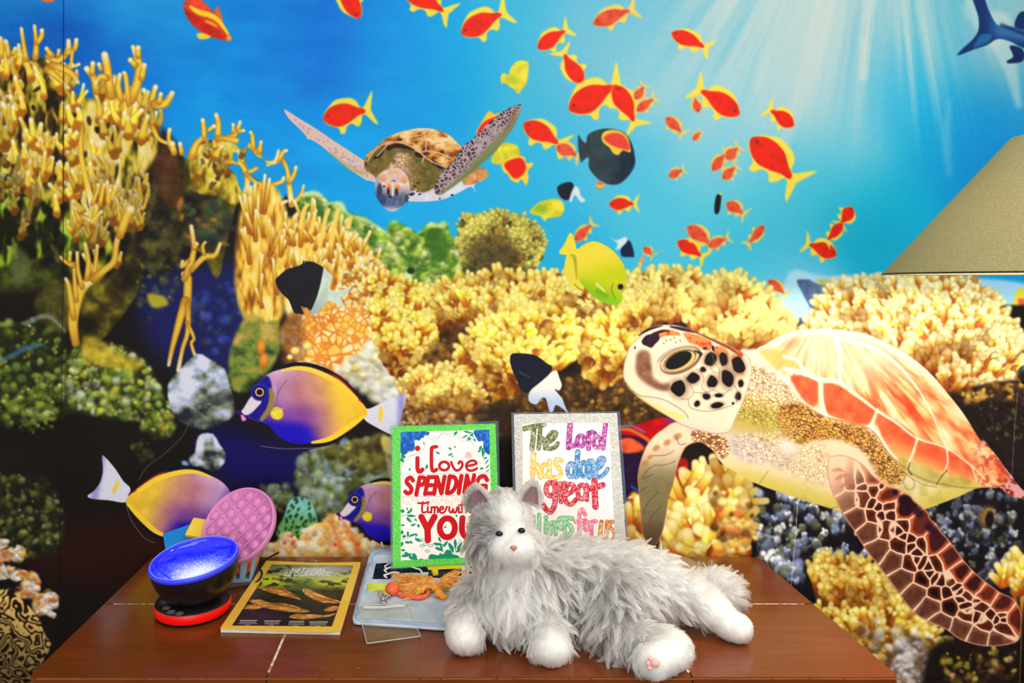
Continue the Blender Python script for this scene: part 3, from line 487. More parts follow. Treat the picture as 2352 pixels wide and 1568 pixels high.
def low_reef():
    YT = (255, 240, 170)
    new('printed_knob_coral')
    BW = [(206, 214, 240), (150, 166, 214), (120, 130, 160), (236, 236, 240), (80, 84, 100), (110, 116, 90)]
    fill("1600,1060 1760,1100 1990,1170 2350,1100 2560,1100 2560,1720 1800,1720 1700,1330 1580,1300", (18, 14, 20), soft=10, tex=.5)
    rs = np.random.RandomState(41)
    def knobs(poly, n, r, k=1.0):
        for x, y in sorted(inpoly(poly, n, rs), key=lambda q: q[1]):
            q = r*(.5+rs.rand()); c = np.array(BW[rs.randint(6)])*k*(.6+.4*rs.rand()); blob(x, y+q*.6, q*1.1, q*1.1, 0, (22, 18, 26), .4, 0, .8)
            blob(x, y, q*.8, q, rs.rand()-.5, c*.7, .35, .5); 
            for i in range(4): blob(x+q*.5*rs.randn(), y-q*.4+q*.4*rs.randn(), q*.3, q*.34, 0, c, .5, .2)
    knobs(P("1720,1130 1800,1140 1900,1150 1960,1180 2010,1290 1960,1330 1880,1310 1820,1290 1760,1290 1730,1230"), 130, 10, 1.15)
    knobs(P("1740,1240 1810,1250 1850,1330 1870,1360 1800,1320 1750,1290"), 34, 13, 1.2); knobs(P("2100,1150 2200,1130 2330,1130 2352,1250 2300,1330 2200,1280 2130,1210"), 100, 9, .85)
    blob(2246, 1200, 30, 34, .4, (140, 126, 120), .6, .3, .6); knobs(P("2215,1165 2260,1160 2290,1200 2270,1236 2225,1226"), 26, 8, .95); blob(2268, 1188, 18, 24, .3, (200, 130, 46), .5, .2, .6); blob(2272, 1192, 10, 20, .1, (16, 12, 14), .35, 0)
    knobs(P("2230,1300 2330,1290 2340,1360 2270,1370"), 18, 15, .7)
    new('printed_yellow_coral')
    C = ((206, 96, 26), (250, 214, 76), YT)
    fill("1440,1160 1460,1130 1490,1180 1500,1290 1440,1290", (226, 170, 60), soft=5, tex=.3)
    coral("1440,1180 1470,1150 1490,1200 1490,1290 1450,1290", (1465, 1330), 14, 41.48, 10.4, *C, seed=21, spread=.3)
    coral("1540,1180 1560,1130 1600,1090 1660,1080 1700,1110 1720,1160 1710,1230 1690,1280 1520,1290 1520,1230", (1620, 1330), 74, 58.56, 13, *C, base=(206, 110, 34), seed=22, spread=.4, rim=.3, shade=lambda x, y: 1.06-.3*sm(x, 1620, 1720)-.25*sm(y, 1240, 1290)+.0*y)
    rubble("1640,1120 1720,1150 1740,1240 1690,1290 1640,1270", 90, 9, [(236, 170, 70), (190, 90, 30), (246, 206, 110), (80, 40, 20), (250, 220, 140)], 35, None, .85)
    new('printed_bottom_coral')
    coral("1860,1300 1890,1280 1930,1290 1990,1290 2040,1340 2080,1400 2140,1440 2180,1500 2150,1568 2000,1568 1950,1470 1880,1390", (2020, 1640), 266, 29.28, 9.1, (176, 90, 20), (238, 190, 60), (255, 236, 140), base=(96, 50, 16), seed=23, spread=.55, shade=lambda x, y: 1.0-.25*noise(np.array([x]), np.array([y]), 60, 2, 3)[0]-.25*sm(y, 1440, 1568))
    rubble("1960,1420 2060,1420 2160,1480 2200,1568 2020,1568", 150, 9, [(206, 200, 190), (190, 130, 40), (230, 190, 70), (90, 50, 20), (60, 40, 20), (220, 214, 206)], 36, None, .8)
    rubble("2060,1470 2120,1470 2140,1540 2080,1600 2040,1560", 80, 9, [(206, 200, 196), (170, 170, 180), (110, 90, 80), (230, 226, 220)], 37, (110, 90, 70), .8)
    fill("2140,1480 2352,1480 2560,1500 2560,1720 2160,1720", (26, 18, 14), soft=14, tex=.4)
    rubble("2160,1500 2330,1480 2340,1600 2180,1640", 120, 7, [(150, 130, 40), (190, 180, 60), (110, 60, 30), (60, 40, 20), (190, 150, 110)], 38, None, .8)
    coral("2290,1330 2330,1290 2400,1270 2400,1420 2330,1390", (2340, 1460), 24, 41.48, 10.4, *C, seed=24, spread=.5)
    new('printed_white_coral')
    WC = [(236, 230, 226), (246, 240, 232), (206, 200, 206), (226, 196, 150), (190, 110, 50), (214, 160, 70)]
    for t, n, s in (("-100,1240 10,1236 20,1250 0,1262 -100,1290", 40, 1), ("-100,1270 20,1262 40,1250 56,1256 58,1270 52,1282 30,1284 0,1290 -100,1300", 90, 2), ("-100,1310 26,1300 30,1310 10,1330 -100,1330", 40, 3), ("26,1320 50,1308 62,1312 60,1322 40,1334 28,1330", 34, 4), ("58,1328 78,1316 90,1326 92,1346 80,1362 50,1374 36,1372 56,1346", 80, 5), ("76,1396 84,1366 104,1362 120,1358 132,1370 128,1388 116,1400 130,1408 124,1420 112,1410 92,1412 84,1404", 90, 6)):
        rubble(t, n, 7, WC, 50+s, (200, 180, 160), .9, soft=.35, edge=2)
    for x, y in ((26, 1272), (10, 1276), (48, 1350), (72, 1364), (122, 1378), (54, 1316)): blob(x, y, 9, 5, .4, (196, 100, 30), .6, 0, .8)
    new('printed_brain_coral')
    def brain(X, Y, d):
        n = noise(X, Y, 34, 2, 5)*34+noise(X, Y, 15, 2, 8)*9; w = .5+.5*np.sin(n*2*math.pi/5.2); e = sm(w, .35, .75)
        k = (1.05-.55*sm(Y-.35*X, 1330, 1560))
        return mixc(mixc((30, 20, 6), (150, 104, 36), sm(w, .2, .5)), (236, 196, 116), e)*k[..., None]
    fill("-440,1350 0,1352 20,1356 60,1384 90,1420 106,1460 118,1478 100,1520 60,1600 -440,1720", brain, soft=2.5)
    new('printed_reef_rocks')
    LR = [(110, 140, 110), (150, 170, 176), (120, 150, 60), (90, 96, 40), (60, 64, 30), (170, 180, 150), (120, 150, 190)]
    rubble("700,1040 780,1020 880,1000 920,1040 920,1100 860,1110 800,1130 780,1190 740,1190 700,1140 680,1090", 380, 11, LR, 39, (74, 80, 46), .7); rubble("740,1030 880,1005 905,1060 860,1100 780,1070", 120, 11, [(110, 110, 40), (76, 70, 30), (150, 150, 70), (56, 44, 24)], 40, None, .75)
    fill("876,1004 896,1004 904,1030 896,1044 880,1030", (236, 220, 120), soft=4, a=.85); fill("886,1044 900,1060 912,1110 896,1100", (196, 186, 140), soft=5, a=.8)
    rubble("600,1120 660,1110 680,1150 640,1180 620,1160", 60, 8, LR, 42, None, .6)
    new('printed_teal_coral')
    tc = lambda X, Y, d: mixc((124, 204, 196), (100, 166, 86), sm(Y, 1160, 1215))*(.85+.3*noise(X, Y, 12, 2, 4))[..., None]
    fill("650,1190 664,1152 684,1140 706,1146 722,1166 730,1200 716,1220 690,1236 650,1240 634,1220", tc, soft=3)
    r = np.random.RandomState(9)
    for x, y in inpoly("650,1190 664,1152 684,1140 706,1146 722,1166 730,1200 716,1220 690,1236 650,1240 634,1220", 46, r): blob(x, y, 3, 5, r.rand(), (30, 56, 26), .5, 0, .85)
    new('printed_peach_coral')
    PC = [(252, 226, 190), (250, 206, 140), (240, 160, 70), (252, 236, 214), (244, 186, 96), (226, 120, 50)]
    for t, n, c, s in (("604,1268 612,1250 640,1246 660,1240 680,1262 680,1290 604,1290", 80, (236, 210, 160), 1), ("648,1256 650,1232 664,1220 680,1234 690,1250 690,1290 650,1290", 60, (240, 190, 120), 2), ("690,1240 700,1214 730,1200 750,1206 768,1260 768,1290 684,1290", 140, (246, 204, 130), 3), ("746,1194 770,1178 790,1184 812,1212 840,1240 870,1240 900,1254 900,1290 760,1290 752,1240", 220, (240, 160, 80), 4), ("824,1268 840,1250 900,1240 900,1290 824,1290", 70, (246, 214, 180), 5)):
        rubble(t, n, 8, PC[:5], 60+s, c, .8, soft=.35, edge=3, lit=.2)
    for x, y in ((654, 1246), (672, 1246), (670, 1230), (822, 1250), (770, 1250)): blob(x, y, 5, 4, 0, (220, 60, 60), .5, 0, .8)
    line("762,1200 780,1250 790,1290", [4, 7, 8], (226, 110, 40), soft=6, a=.6); line("790,1200 812,1240 830,1280", [4, 7, 8], (226, 100, 36), soft=6, a=.6)
    base()
def skin(poly, n, cb, cl, seed, lw=1.6, a=1, an=0, st=1.0, soft=6, jitter=1):
    # leathery skin: small cells with dark creases, stretched along an
    r = np.random.RandomState(seed); q = P(poly) if isinstance(poly, str) else poly
    ca, sa = math.cos(an), math.sin(an); F = lambda x, y: (x*ca+y*sa, (-x*sa+y*ca)*st)
    S = [F(x, y) for x, y in inpoly(q, n, r)]; V = r.rand(n)
    def col(X, Y, d):
        f1, f2, k = voro(*F(X, Y), S); e = sm(f2-f1, lw*2.2, lw*.3)
        c = np.asarray(cb(X, Y) if callable(cb) else cb, np.float32)*(.9+.2*V[k])[..., None]*(1.06-.02*np.clip(f1, 0, 12))[..., None]
        return mixc(c, cl, e*.85)
    fill(q, col, soft=soft, a=a)
def small_turtle():
    new('printed_swimming_turtle')
    fill("838,412 860,418 900,440 940,462 1007,460 1044,447 1081,429 1092,442 1090,424 1120,404 1108,386 1040,380 960,380 880,380 850,396", lambda X, Y, d: mixc((216, 216, 232), (150, 150, 90), sm(Y, 420, 385)), soft=1.6, tex=.1)
    fill("1070,398 1104,384 1122,404 1084,424 1062,420", (200, 140, 84), soft=2, tex=.3)
    fill("654,252 690,274 722,293 768,324 814,354 842,374 860,398 860,414 838,411 808,392 771,362 732,331 712,320 706,320 704,314 689,297 664,273", lambda X, Y, d: mixc(mixc((214, 190, 200), (226, 186, 150), noise(X, Y, 22, 3, 3)), (150, 140, 190), sm(noise(X, Y, 5, 2, 4), .52, .66)*sm(d, -3, -8)*.6), soft=1.5)
    line("848,388 830,396 800,384 760,352", [2, 5, 5, 3], (176, 160, 100), soft=5, a=.6)
    fill("837,370 846,352 860,340 876,326 891,315 914,305 937,299 960,295 983,295 1003,298 1022,305 1040,317 1053,330 1064,343 1056,362 1040,386 1016,406 980,404 940,372 921,360 900,370 880,392 858,402 842,392", lambda X, Y, d: ramp(noise(X, Y, 20, 4, 2, (1, 1.4))+.15*sm(Y, 360, 300), [(.3, (66, 36, 16)), (.44, (156, 92, 34)), (.58, (214, 150, 70)), (.78, (240, 208, 150))]), soft=1.5)
    fill("858,402 842,384 856,352 884,336 921,330 956,346 994,378 1040,386 1020,412 990,436 960,440 940,400 921,366 890,384 868,410", lambda X, Y, d: mixc((70, 66, 26), (150, 126, 60), noise(X, Y, 10, 3, 6)), soft=3)
    for t in ("858,362 874,346 884,342 876,358 862,366", "886,338 906,330 926,330 946,340 950,346 930,342 906,340 892,346", "952,350 966,352 970,362 956,360", "990,366 1006,374 1020,388 1006,386"): fill(t, (40, 20, 14), soft=2.2)
    for t in ("846,368 862,344 890,328 921,328 956,344 990,370 1030,386", "921,328 936,316 966,310 975,300", "975,300 978,346 956,346", "978,346 1010,352 1040,366", "974,360 970,372", "890,328 884,340 866,358"): line(t, 1.6, (224, 184, 150), soft=1.6, a=.85)
    skin("894,392 900,364 918,350 944,356 960,390 962,414 946,440 900,420", 70, lambda X, Y: mixc((214, 176, 140), (130, 110, 50), sm(X, 920, 960)), (120, 80, 50), 4, .8, soft=4)
    fill("861,428 864,408 874,398 888,390 904,386 920,388 934,402 941,424 940,446 932,464 922,476 904,486 888,482 876,470 864,450", lambda X, Y, d: mixc(mixc((222, 196, 184), (70, 86, 136), sm(Y, 420, 460)*.95+.3*sm(X, 880, 864)), (190, 190, 214), sm(Y, 468, 484)), soft=1.5, tex=.12)
    for x, y, a, b, c in ((880, 408, 7, 9, (226, 150, 100)), (906, 395, 12, 5, (230, 170, 130)), (928, 412, 8, 9, (226, 156, 110)), (893, 430, 5, 9, (224, 130, 70)), (914, 432, 5, 8, (226, 130, 70)), (872, 436, 6, 16, (40, 50, 90)), (880, 458, 7, 12, (50, 66, 104)), (892, 440, 3.4, 9, (40, 22, 30)), (911, 441, 3.6, 9, (40, 22, 30)), (904, 416, 4.5, 2.6, (70, 50, 110)), (926, 452, 4, 10, (90, 120, 100)), (934, 456, 4, 9, (60, 60, 90)), (896, 452, 4, 3, (40, 30, 40)), (898, 466, 2, 8, (80, 100, 140)), (912, 468, 3, 9, (100, 120, 150)), (882, 428, 3, 3, (50, 40, 80))):
        blob(x, y, a, b, 0, c, .35, .1, .9)
    line("903,418 902,448", 2.4, (236, 206, 190), soft=1.6)
    for x, y, a in ((946, 446, 7), (952, 428, 4), (960, 420, 4), (964, 446, 4), (958, 440, 3), (1038, 448, 4), (938, 455, 3), (1010, 456, 3)): blob(x, y, a, a*.55, -.3, (44, 26, 36), .3, 0, .9)
    FL = "998,432 1004,414 1020,392 1038,376 1052,354 1066,334 1082,322 1096,309 1116,288 1136,272 1152,258 1168,249 1186,243 1196,240 1196,254 1190,270 1182,288 1172,304 1156,326 1139,346 1122,362 1102,378 1080,398 1059,414 1036,432 1013,447 1000,444"
    r = np.random.RandomState(3); S = [(x, y) for x, y in inpoly(FL, 230, r)]
    def fc(X, Y, d):
        t = ((X-1000)*.68-(Y-440)*.73)/280; s = ((X-1000)*.73+(Y-440)*.68)
        f1, f2, k = voro(X, Y, S); e = sm(f2-f1, 1.0, 3)
        return mixc(mixc((176, 156, 160), (120, 130, 90), sm(s, 8, 26)), mixc((60, 40, 56), (120, 90, 90), sm(s, 4, 16)), e*sm(s, 30, 8)*.9)
    fill(FL, fc, soft=1.4); line("1010,446 1060,412 1104,374 1140,342", [2, 4, 4, 2], (96, 124, 60), soft=5, a=.6); line("1182,246 1178,270 1160,300", [3, 4, 2], (140, 90, 66), soft=3, a=.7)
    base()
def big_turtle():
    new('printed_sea_turtle')
    CR = (250, 226, 200)
    new('printed_sea_turtle>printed_flipper')
    FF = "1551,968 1523,984 1500,1002 1482,1027 1469,1064 1464,1096 1467,1135 1470,1170 1473,1215 1482,1241 1493,1257 1507,1250 1521,1222 1530,1181 1535,1147 1546,1112 1555,1073 1569,1036 1581,1022 1604,1015 1622,1022 1638,1036 1652,1056 1690,1040 1660,980 1600,970"
    fill(FF, lambda X, Y, d: mixc(mixc((244, 222, 196), (150, 140, 106), sm(Y, 1020, 1110)), (110, 90, 76), sm(Y, 1170, 1240)*.8)*(1+.12*(noise(X, Y, 16, 3, 2, (1, 1))-.5))[..., None], soft=1.5, edge=((206, 150, 100), 4))
    for x, y, a in ((1556, 1002, 10), (1532, 1016, 9), (1507, 1028, 9), (1493, 1049, 7), (1481, 1064, 9), (1474, 1090, 6)): blob(x, y, a, a*.7, -.6, (196, 146, 90), .5, 0, .75)
    for t in ("1473,1096 1490,1076 1500,1070", "1472,1126 1490,1116", "1500,1068 1530,1066 1550,1058", "1474,1100 1500,1088", "1484,1210 1500,1180 1520,1160", "1476,1180 1490,1150 1512,1130", "1552,1000 1560,1020 1575,1018", "1500,1046 1530,1044 1548,1034"): line(t, .9, (90, 80, 70), soft=1, a=.6)
    PID_B = K.names.index('printed_sea_turtle'); globals()['PID'] = PID_B
    fill("1645,990 1652,1056 1695,1086 1744,1113 1832,1144 1870,1156 1930,1174 2020,1200 2126,1168 2200,1140 2245,1120 2291,1117 2260,1080 2100,1020 1950,960 1850,900 1750,880 1690,960", lambda X, Y, d: mixc(mixc((238, 224, 196), (222, 206, 120), sm(d, -60, -8)*sm(Y, 1040, 1110)), (196, 186, 90), sm(noise(X, Y, 40, 3, 7), .5, .75)*sm(Y, 1090, 1130)*.6), soft=1.5)
    line("1742,1112 1752,1098 1764,1080", .8, (120, 96, 70), a=.5); line("1900,1168 1930,1160 1990,1130", .8, (120, 100, 70), a=.6)
    # tail
    fill("2252,1012 2277,1033 2301,1065 2326,1096 2352,1128 2420,1180 2420,1196 2352,1148 2319,1138 2291,1117 2256,1112", lambda X, Y, d: mixc((230, 176, 170), (150, 60, 60), sm(noise(X, Y, 12, 3, 4), .45, .7)), soft=1.6)
    fill("1700,806 1722,802 1742,804 1790,840 1860,876 1880,900 1850,930 1790,900 1740,880 1706,860", (252, 230, 204), soft=5)
    globals()['PID'] = PID_B
    fill("1700,812 1718,819 1744,845 1783,862 1813,885 1846,926 1891,953 1950,970 1996,985 2040,1040 2075,1075 2065,1110 2020,1110 1960,1080 1900,1070 1904,1109 1860,1100 1800,1070 1720,1060 1660,1030 1620,990 1660,930", lambda X, Y, d: mixc(mixc((250, 224, 196), (206, 190, 110), sm(Y-.3*(X-1700), 860, 950)*sm(X, 1840, 1760)), (226, 214, 206), sm(Y-.2*(X-1660), 960, 1010)*sm(X, 1860, 1780)), soft=4)
    skin("1716,830 1740,842 1790,868 1840,926 1820,990 1760,980 1700,960 1668,950 1690,910 1712,870", 330, lambda X, Y: mixc((250, 220, 190), (206, 196, 110), sm(Y-.25*(X-1700), 880, 940)), (150, 104, 64), 6, .8, .8, .6, 1.5, 12)
    skin("1790,940 1840,926 1890,955 1960,974 2000,990 2050,1050 2080,1080 2060,1112 2020,1100 1985,1040 1930,1010 1880,1010 1830,1020 1800,1000", 420, lambda X, Y: mixc((240, 200, 130), (216, 160, 70), noise(X, Y, 40, 2, 3)), (100, 56, 20), 7, 1.1, .9, .35, 1.7, 8)
    skin("1690,1000 1790,990 1830,1020 1880,1010 1905,1060 1904,1110 1850,1100 1780,1070 1700,1050", 300, lambda X, Y: mixc((236, 222, 206), (240, 226, 190), sm(X, 1700, 1800)), (160, 116, 84), 8, .8, .5, .4, 1.2, 12)
    skin("1590,990 1620,985 1660,1000 1676,1030 1660,1052 1640,1034 1610,1014 1590,1012", 70, (244, 216, 170), (130, 70, 40), 9, 1.0, .9, 1.4, .5, 4)
    blob(1810, 1030, 26, 20, .3, (236, 226, 216), .6, .1, .8); blob(1836, 1012, 7, 6, 0, (170, 150, 60), .4, .1, .9)
    new('printed_sea_turtle>printed_shell')
    SH = "1737,807 1760,790 1783,776 1812,763 1840,757 1870,756 1905,756 1940,758 1989,767 2028,784 2081,812 2133,854 2179,907 2214,952 2252,1012 2277,1033 2301,1065 2316,1100 2291,1117 2256,1117 2242,1107 2200,1110 2140,1100 2077,1072 2045,1045 2017,1008 1996,982 1940,968 1891,953 1846,926 1814,890 1780,856"
    def shell(X, Y, d):
        th = np.arctan2(Y-700, X-1890); n = noise(th*260, np.hypot(X-1890, Y-700)*.16, 12, 3, 5); n2 = noise(X, Y, 40, 3, 8)
        c = ramp(n*.75+n2*.35, [(.25, (222, 96, 60)), (.45, (240, 156, 106)), (.6, (250, 206, 150)), (.8, (254, 238, 206))])
        w = sm(np.hypot((X-1960)/230, (Y-800)/110), 1.15, .25); c = mixc(c, (255, 236, 206), w*.72)  # pale patch w: lamp brightness painted into the shell colour
        c = mixc(c, (196, 70, 66), sm(X, 2200, 2290)*sm(noise(X, Y, 9, 3, 2), .4, .65)*.7)
        return mixc(c, (255, 246, 232), sm(d, -26, -2)*sm(X, 2240, 2100)*.8)
    fill(SH, shell, soft=1.6)
    # marginal plates
    MP = ["1815,866 1830,862 1850,864 1872,872 1880,884 1878,914 1868,934 1846,920 1830,896", "1892,880 1924,884 1960,908 2008,940 2004,962 1986,976 1940,966 1898,948 1888,920", "2018,950 2040,958 2078,980 2104,1006 2096,1034 2084,1052 2060,1050 2036,1020 2020,986", "2110,1010 2140,1016 2170,1030 2174,1064 2164,1084 2120,1070 2096,1054 2102,1034", "2178,1034 2204,1046 2226,1070 2240,1102 2216,1098 2180,1076 2174,1060", "1742,806 1770,800 1810,812 1838,836 1820,848 1780,846"]
    mc = lambda X, Y, d: mixc(mixc((230, 86, 60), (240, 150, 100), noise(X, Y, 20, 3, 6)), (240, 200, 130), sm(Y-.42*(X-1815), 890, 950)*.85)
    for t in MP[:5]: fill(t, mc, soft=5)
    fill(MP[5], (240, 196, 120), soft=7, a=.8)
    fill("2060,1050 2110,1062 2164,1086 2230,1104 2200,1120 2130,1110 2080,1086", lambda X, Y, d: mixc((226, 214, 150), (170, 160, 60), noise(X, Y, 24, 3, 5)), soft=6, a=.8)
    for t, w in (("1800,846 1853,858 1885,872 1923,876 1966,906 2010,940 2060,972 2105,1006 2172,1028 2231,1070 2262,1100", [5, 6, 6, 5, 4, 3.4, 3, 2.4, 2, 1.6, 1]), ("1884,872 1886,920 1896,956", [5, 6, 5]), ("2014,940 2004,968 1998,986", [3, 4, 5]), ("2106,1006 2096,1040 2084,1066", [2.4, 2.4, 1.6]), ("2173,1028 2176,1060 2168,1084", [2, 2, 1.4]), ("2231,1068 2242,1104", [1.6, 1.2]),
                 ("1928,874 1928,820 1918,776 1896,760", [4, 5, 5, 3]), ("1800,818 1830,828 1850,858", [4, 4, 5]), ("1918,776 1980,790 2040,820 2090,870 2130,930 2170,1020", [5, 5, 4, 3, 2, 2])):
        line(t, w, (255, 244, 226), soft=2.6, a=.85)
    line("2088,1062 2086,1080 2094,1090", .9, (80, 60, 50)); line("2174,1078 2160,1096 2150,1112", .9, (80, 60, 50)); line("1850,930 1896,957 1996,984 2040,1040 2077,1072 2120,1100 2200,1118 2250,1120", 1.2, (176, 130, 90), a=.7)
    for t in ("2060,1094 2080,1090 2096,1100 2120,1112 2150,1118", "2080,1090 2074,1108 2086,1124 2100,1116 2096,1100", "2060,1094 2050,1110"): line(t, .8, (130, 110, 80), a=.6)
    new('printed_sea_turtle>printed_flipper')
    NF = "1900,1056 1912,1046 1940,1045 1977,1062 2006,1092 2035,1114 2062,1122 2089,1137 2100,1150 2128,1172 2136,1190 2150,1202 2160,1220 2176,1236 2200,1268 2219,1293 2252,1326 2295,1358 2320,1370 2336,1386 2346,1417 2340,1466 2310,1480 2259,1483 2205,1468 2169,1443 2114,1418 2085,1392 2053,1348 2020,1304 1987,1261 1955,1210 1930,1172 1904,1112"
    r = np.random.RandomState(12); C = cr(P("1925,1050 1990,1140 2070,1235 2150,1330 2235,1400 2330,1440"), 20, False)
    def at(t, s):
        i = min(int(t*(len(C)-2)), len(C)-2); p = C[i]+(C[i+1]-C[i])*(t*(len(C)-2)-i); e = C[i+1]-C[i]; e = e/np.hypot(*e); n = np.array([-e[1], e[0]]); w = np.interp(t, [0, .12, .3, .7, .9, 1], [34, 48, 66, 70, 52, 26]); return p+n*s*w
    S = []; SW = []
    for i in range(13): S.append((*at(.1+.07*i, .78+.06*r.randn()), 9)); SW.append(0)
    for i in range(11): S.append((*at(.16+.083*i, -.72+.05*r.randn()), 10)); SW.append(2)
    for i in range(12): S.append((*at(.12+.075*i, .38+.08*r.randn()), 6)); SW.append(1)
    for i in range(9): S.append((*at(.2+.09*i, -.36+.06*r.randn()), 3)); SW.append(1)
    for i in range(34): S.append((*at(.14+.024*i, -.08+.2*r.randn()), 0)); SW.append(3)
    SW = np.array(SW); V = r.rand(len(S))
    def nf(X, Y, d):
        wx = X+5*(noise(X, Y, 24, 2, 1)-.5); wy = Y+5*(noise(X, Y, 24, 2, 2)-.5)
        f1, f2, k = voro(wx, wy, S); e = f2-f1; up = sm(X*.72+Y*.69, 2105, 2250)
        kind = SW[k]; b = np.array([(150, 104, 84), (120, 60, 36), (196, 106, 70), (96, 44, 34)], np.float32)[kind]
        cen = np.array([(110, 66, 50), (40, 14, 14), (60, 20, 30), (30, 10, 14)], np.float32)[kind]
        c = mixc(b, cen, sm(e, 8, 20)*(.5+.5*V[k])); c = c*(.85+.3*noise(X, Y, 10, 3, 4))[..., None]
        c = mixc((250, 216, 190), c, sm(e, 1.2, 6.0)*up)
        return mixc(c, (226, 170, 140), sm(d, -5, -1)*.8)
    fill(NF, nf, soft=1.5)
    for t, w in (("1912,1080 1926,1078 1938,1082", 4), ("1920,1100 1934,1092 1950,1092", 5), ("1932,1118 1946,1108 1958,1106", 6)): line(t, [w*.5, w, w*.4], (206, 140, 116), soft=4, a=.7)
    for x, y, a in ((2070, 1146, 12), (2106, 1176, 13), (2134, 1212, 13), (2052, 1130, 7)): blob(x+3, y, a, a*.8, .6, (44, 14, 50), .5, 0, .85)
    new('printed_sea_turtle>printed_head')
    HD = "1467,773 1488,754 1505,748 1526,745 1561,748 1599,762 1645,782 1691,804 1718,819 1726,850 1718,890 1704,930 1690,960 1676,990 1645,996 1614,991 1572,979 1542,961 1499,934 1465,910 1442,885 1431,866 1432,840 1436,822 1446,794"
    fill(HD, lambda X, Y, d: mixc(mixc((250, 230, 206), (240, 222, 200), noise(X, Y, 20, 3, 4)), (216, 206, 206), sm(Y-.35*(X-1440), 900, 950)*.6), soft=1.5, edge=((206, 180, 160), 5))
    fill("1440,884 1465,905 1500,925 1545,945 1575,955 1560,964 1530,952 1490,928 1455,902", (236, 222, 150), soft=5, a=.9)
    fill("1464,812 1476,804 1490,810 1496,840 1500,866 1520,880 1536,880 1536,896 1510,894 1480,878 1462,856 1460,830", (140, 96, 76), soft=7, a=.85, tex=.3)
    OR = [("1570,764 1590,766 1628,780 1634,796 1624,804 1604,800 1586,790 1574,776", 1), ("1640,796 1660,796 1674,812 1672,834 1664,838 1650,822 1638,806", 1), ("1510,762 1535,756 1558,764 1560,770 1530,770 1514,776", 0), ("1660,788 1690,802 1706,812 1700,822 1680,806", 1), ("1680,816 1700,820 1708,846 1706,860 1690,858 1682,840", 1)]
    for t, k in OR: fill(t, lambda X, Y, d: mixc((240, 150, 90), (206, 80, 40), sm(noise(X, Y, 14, 3, 5), .45, .7)), soft=3, a=.95)
    fill("1474,782 1484,770 1500,766 1510,764 1514,778 1504,790 1496,798 1484,794 1476,790", (56, 26, 56), soft=2, tex=.3); line("1500,768 1520,760 1536,760", [4, 3, 1], (70, 30, 50), soft=2); line("1466,770 1490,756 1520,748", [1, 3, 1], (60, 36, 60), soft=2); line("1540,750 1570,756 1600,764", [2, 4, 1], (80, 46, 60), soft=2); line("1600,764 1640,782 1680,802 1700,816", [1, 3, 3, 1], (110, 50, 40), soft=2.5, a=.7)
    for p in ((605, 325, 36, 40, .5), (682, 325, 26, 40, -.2), (770, 362, 36, 52, -.4), (705, 440, 38, 54, -.2), (615, 460, 30, 36, .2), (500, 440, 38, 32, -.4), (415, 500, 44, 48, -.5), (787, 470, 15, 22, 0), (560, 388, 17, 15, .3), (580, 548, 22, 18, .3), (655, 542, 25, 11, 0), (645, 602, 35, 18, -.2), (525, 592, 15, 18, .6), (770, 547, 17, 25, .1), (740, 590, 7, 7, 0), (572, 260, 12, 8, 0), (620, 260, 7, 16, -.3)):
        x, y, a, b = 1400+p[0]*.3826, 700+p[1]*.3826, p[2]*.3826, p[3]*.3826; rr = np.random.RandomState(int(p[0]))
        blob(x, y, a*1.45, b*1.4, p[4], (150, 130, 100), .35, 0, .55)
        fill([(x+(a*math.cos(t)*math.cos(p[4])-b*math.sin(t)*math.sin(p[4]))*(.85+.3*rr.rand()), y+(a*math.cos(t)*math.sin(p[4])+b*math.sin(t)*math.cos(p[4]))*(.85+.3*rr.rand())) for t in np.arange(0, 6.28, .7)], (30, 20, 30), soft=1.6, smooth=3)
    for t in ("1612,800 1632,806 1640,830 1652,850 1648,880", "1600,846 1616,866 1612,890 1630,905", "1640,830 1632,846 1648,856 1670,846 1688,862", "1690,862 1684,880 1694,900 1690,925", "1570,862 1584,880 1592,900 1580,916 1562,915", "1592,900 1616,902 1640,896 1660,904 1676,894", "1580,916 1586,936 1620,944 1650,940 1680,930"): line(t, 1.1, (150, 130, 120), soft=1.2, a=.6)
    E = (1561, 828)
    def el(a, b, dx=0, dy=0, rot=-.42): return [(E[0]+dx+a*math.cos(t)*math.cos(rot)-b*math.sin(t)*math.sin(rot), E[1]+dy+a*math.cos(t)*math.sin(rot)+b*math.sin(t)*math.cos(rot)) for t in np.arange(0, 6.28, .42)]
    fill(el(58, 34, -2, -2), (236, 214, 190), soft=4, smooth=2, a=.9); fill(el(50, 28, 2, -1), (130, 104, 86), soft=3, smooth=2)
    fill(el(47, 25, 0, -3), (226, 206, 166), soft=2, smooth=2); fill(el(40, 21.5), (120, 90, 60), soft=1.5, smooth=2); fill(el(38, 20, 0, 1), (214, 196, 130), soft=1.5, smooth=2)
    fill(el(33, 16.5, -3, -1, -.48), (24, 26, 32), soft=1.5, smooth=2)
    for k in (0, 5, 10): line([(E[0]+4+(42+k)*math.cos(t)-6, E[1]+(22+k*.8)*math.sin(t)-.42*((42+k)*math.cos(t))*.5) for t in np.linspace(3.4, 6.0, 9)], .9, (120, 96, 80), soft=1, a=.6)
    line("1596,806 1610,812 1606,820", [2, 3, 1], (60, 50, 46), soft=2); line("1452,896 1470,908 1500,912 1530,920 1570,944 1580,960", .9, (110, 100, 90), a=.6)
    blob(1458, 798, 2, 4, .3, (70, 60, 50), .3, 0, .8)
    for x, y in ((1530, 782), (1540, 780), (1552, 786), (1562, 782), (1524, 788), (1548, 776)): blob(x, y, 2, 2, 0, (150, 90, 60), .5, 0, .7)
    base()
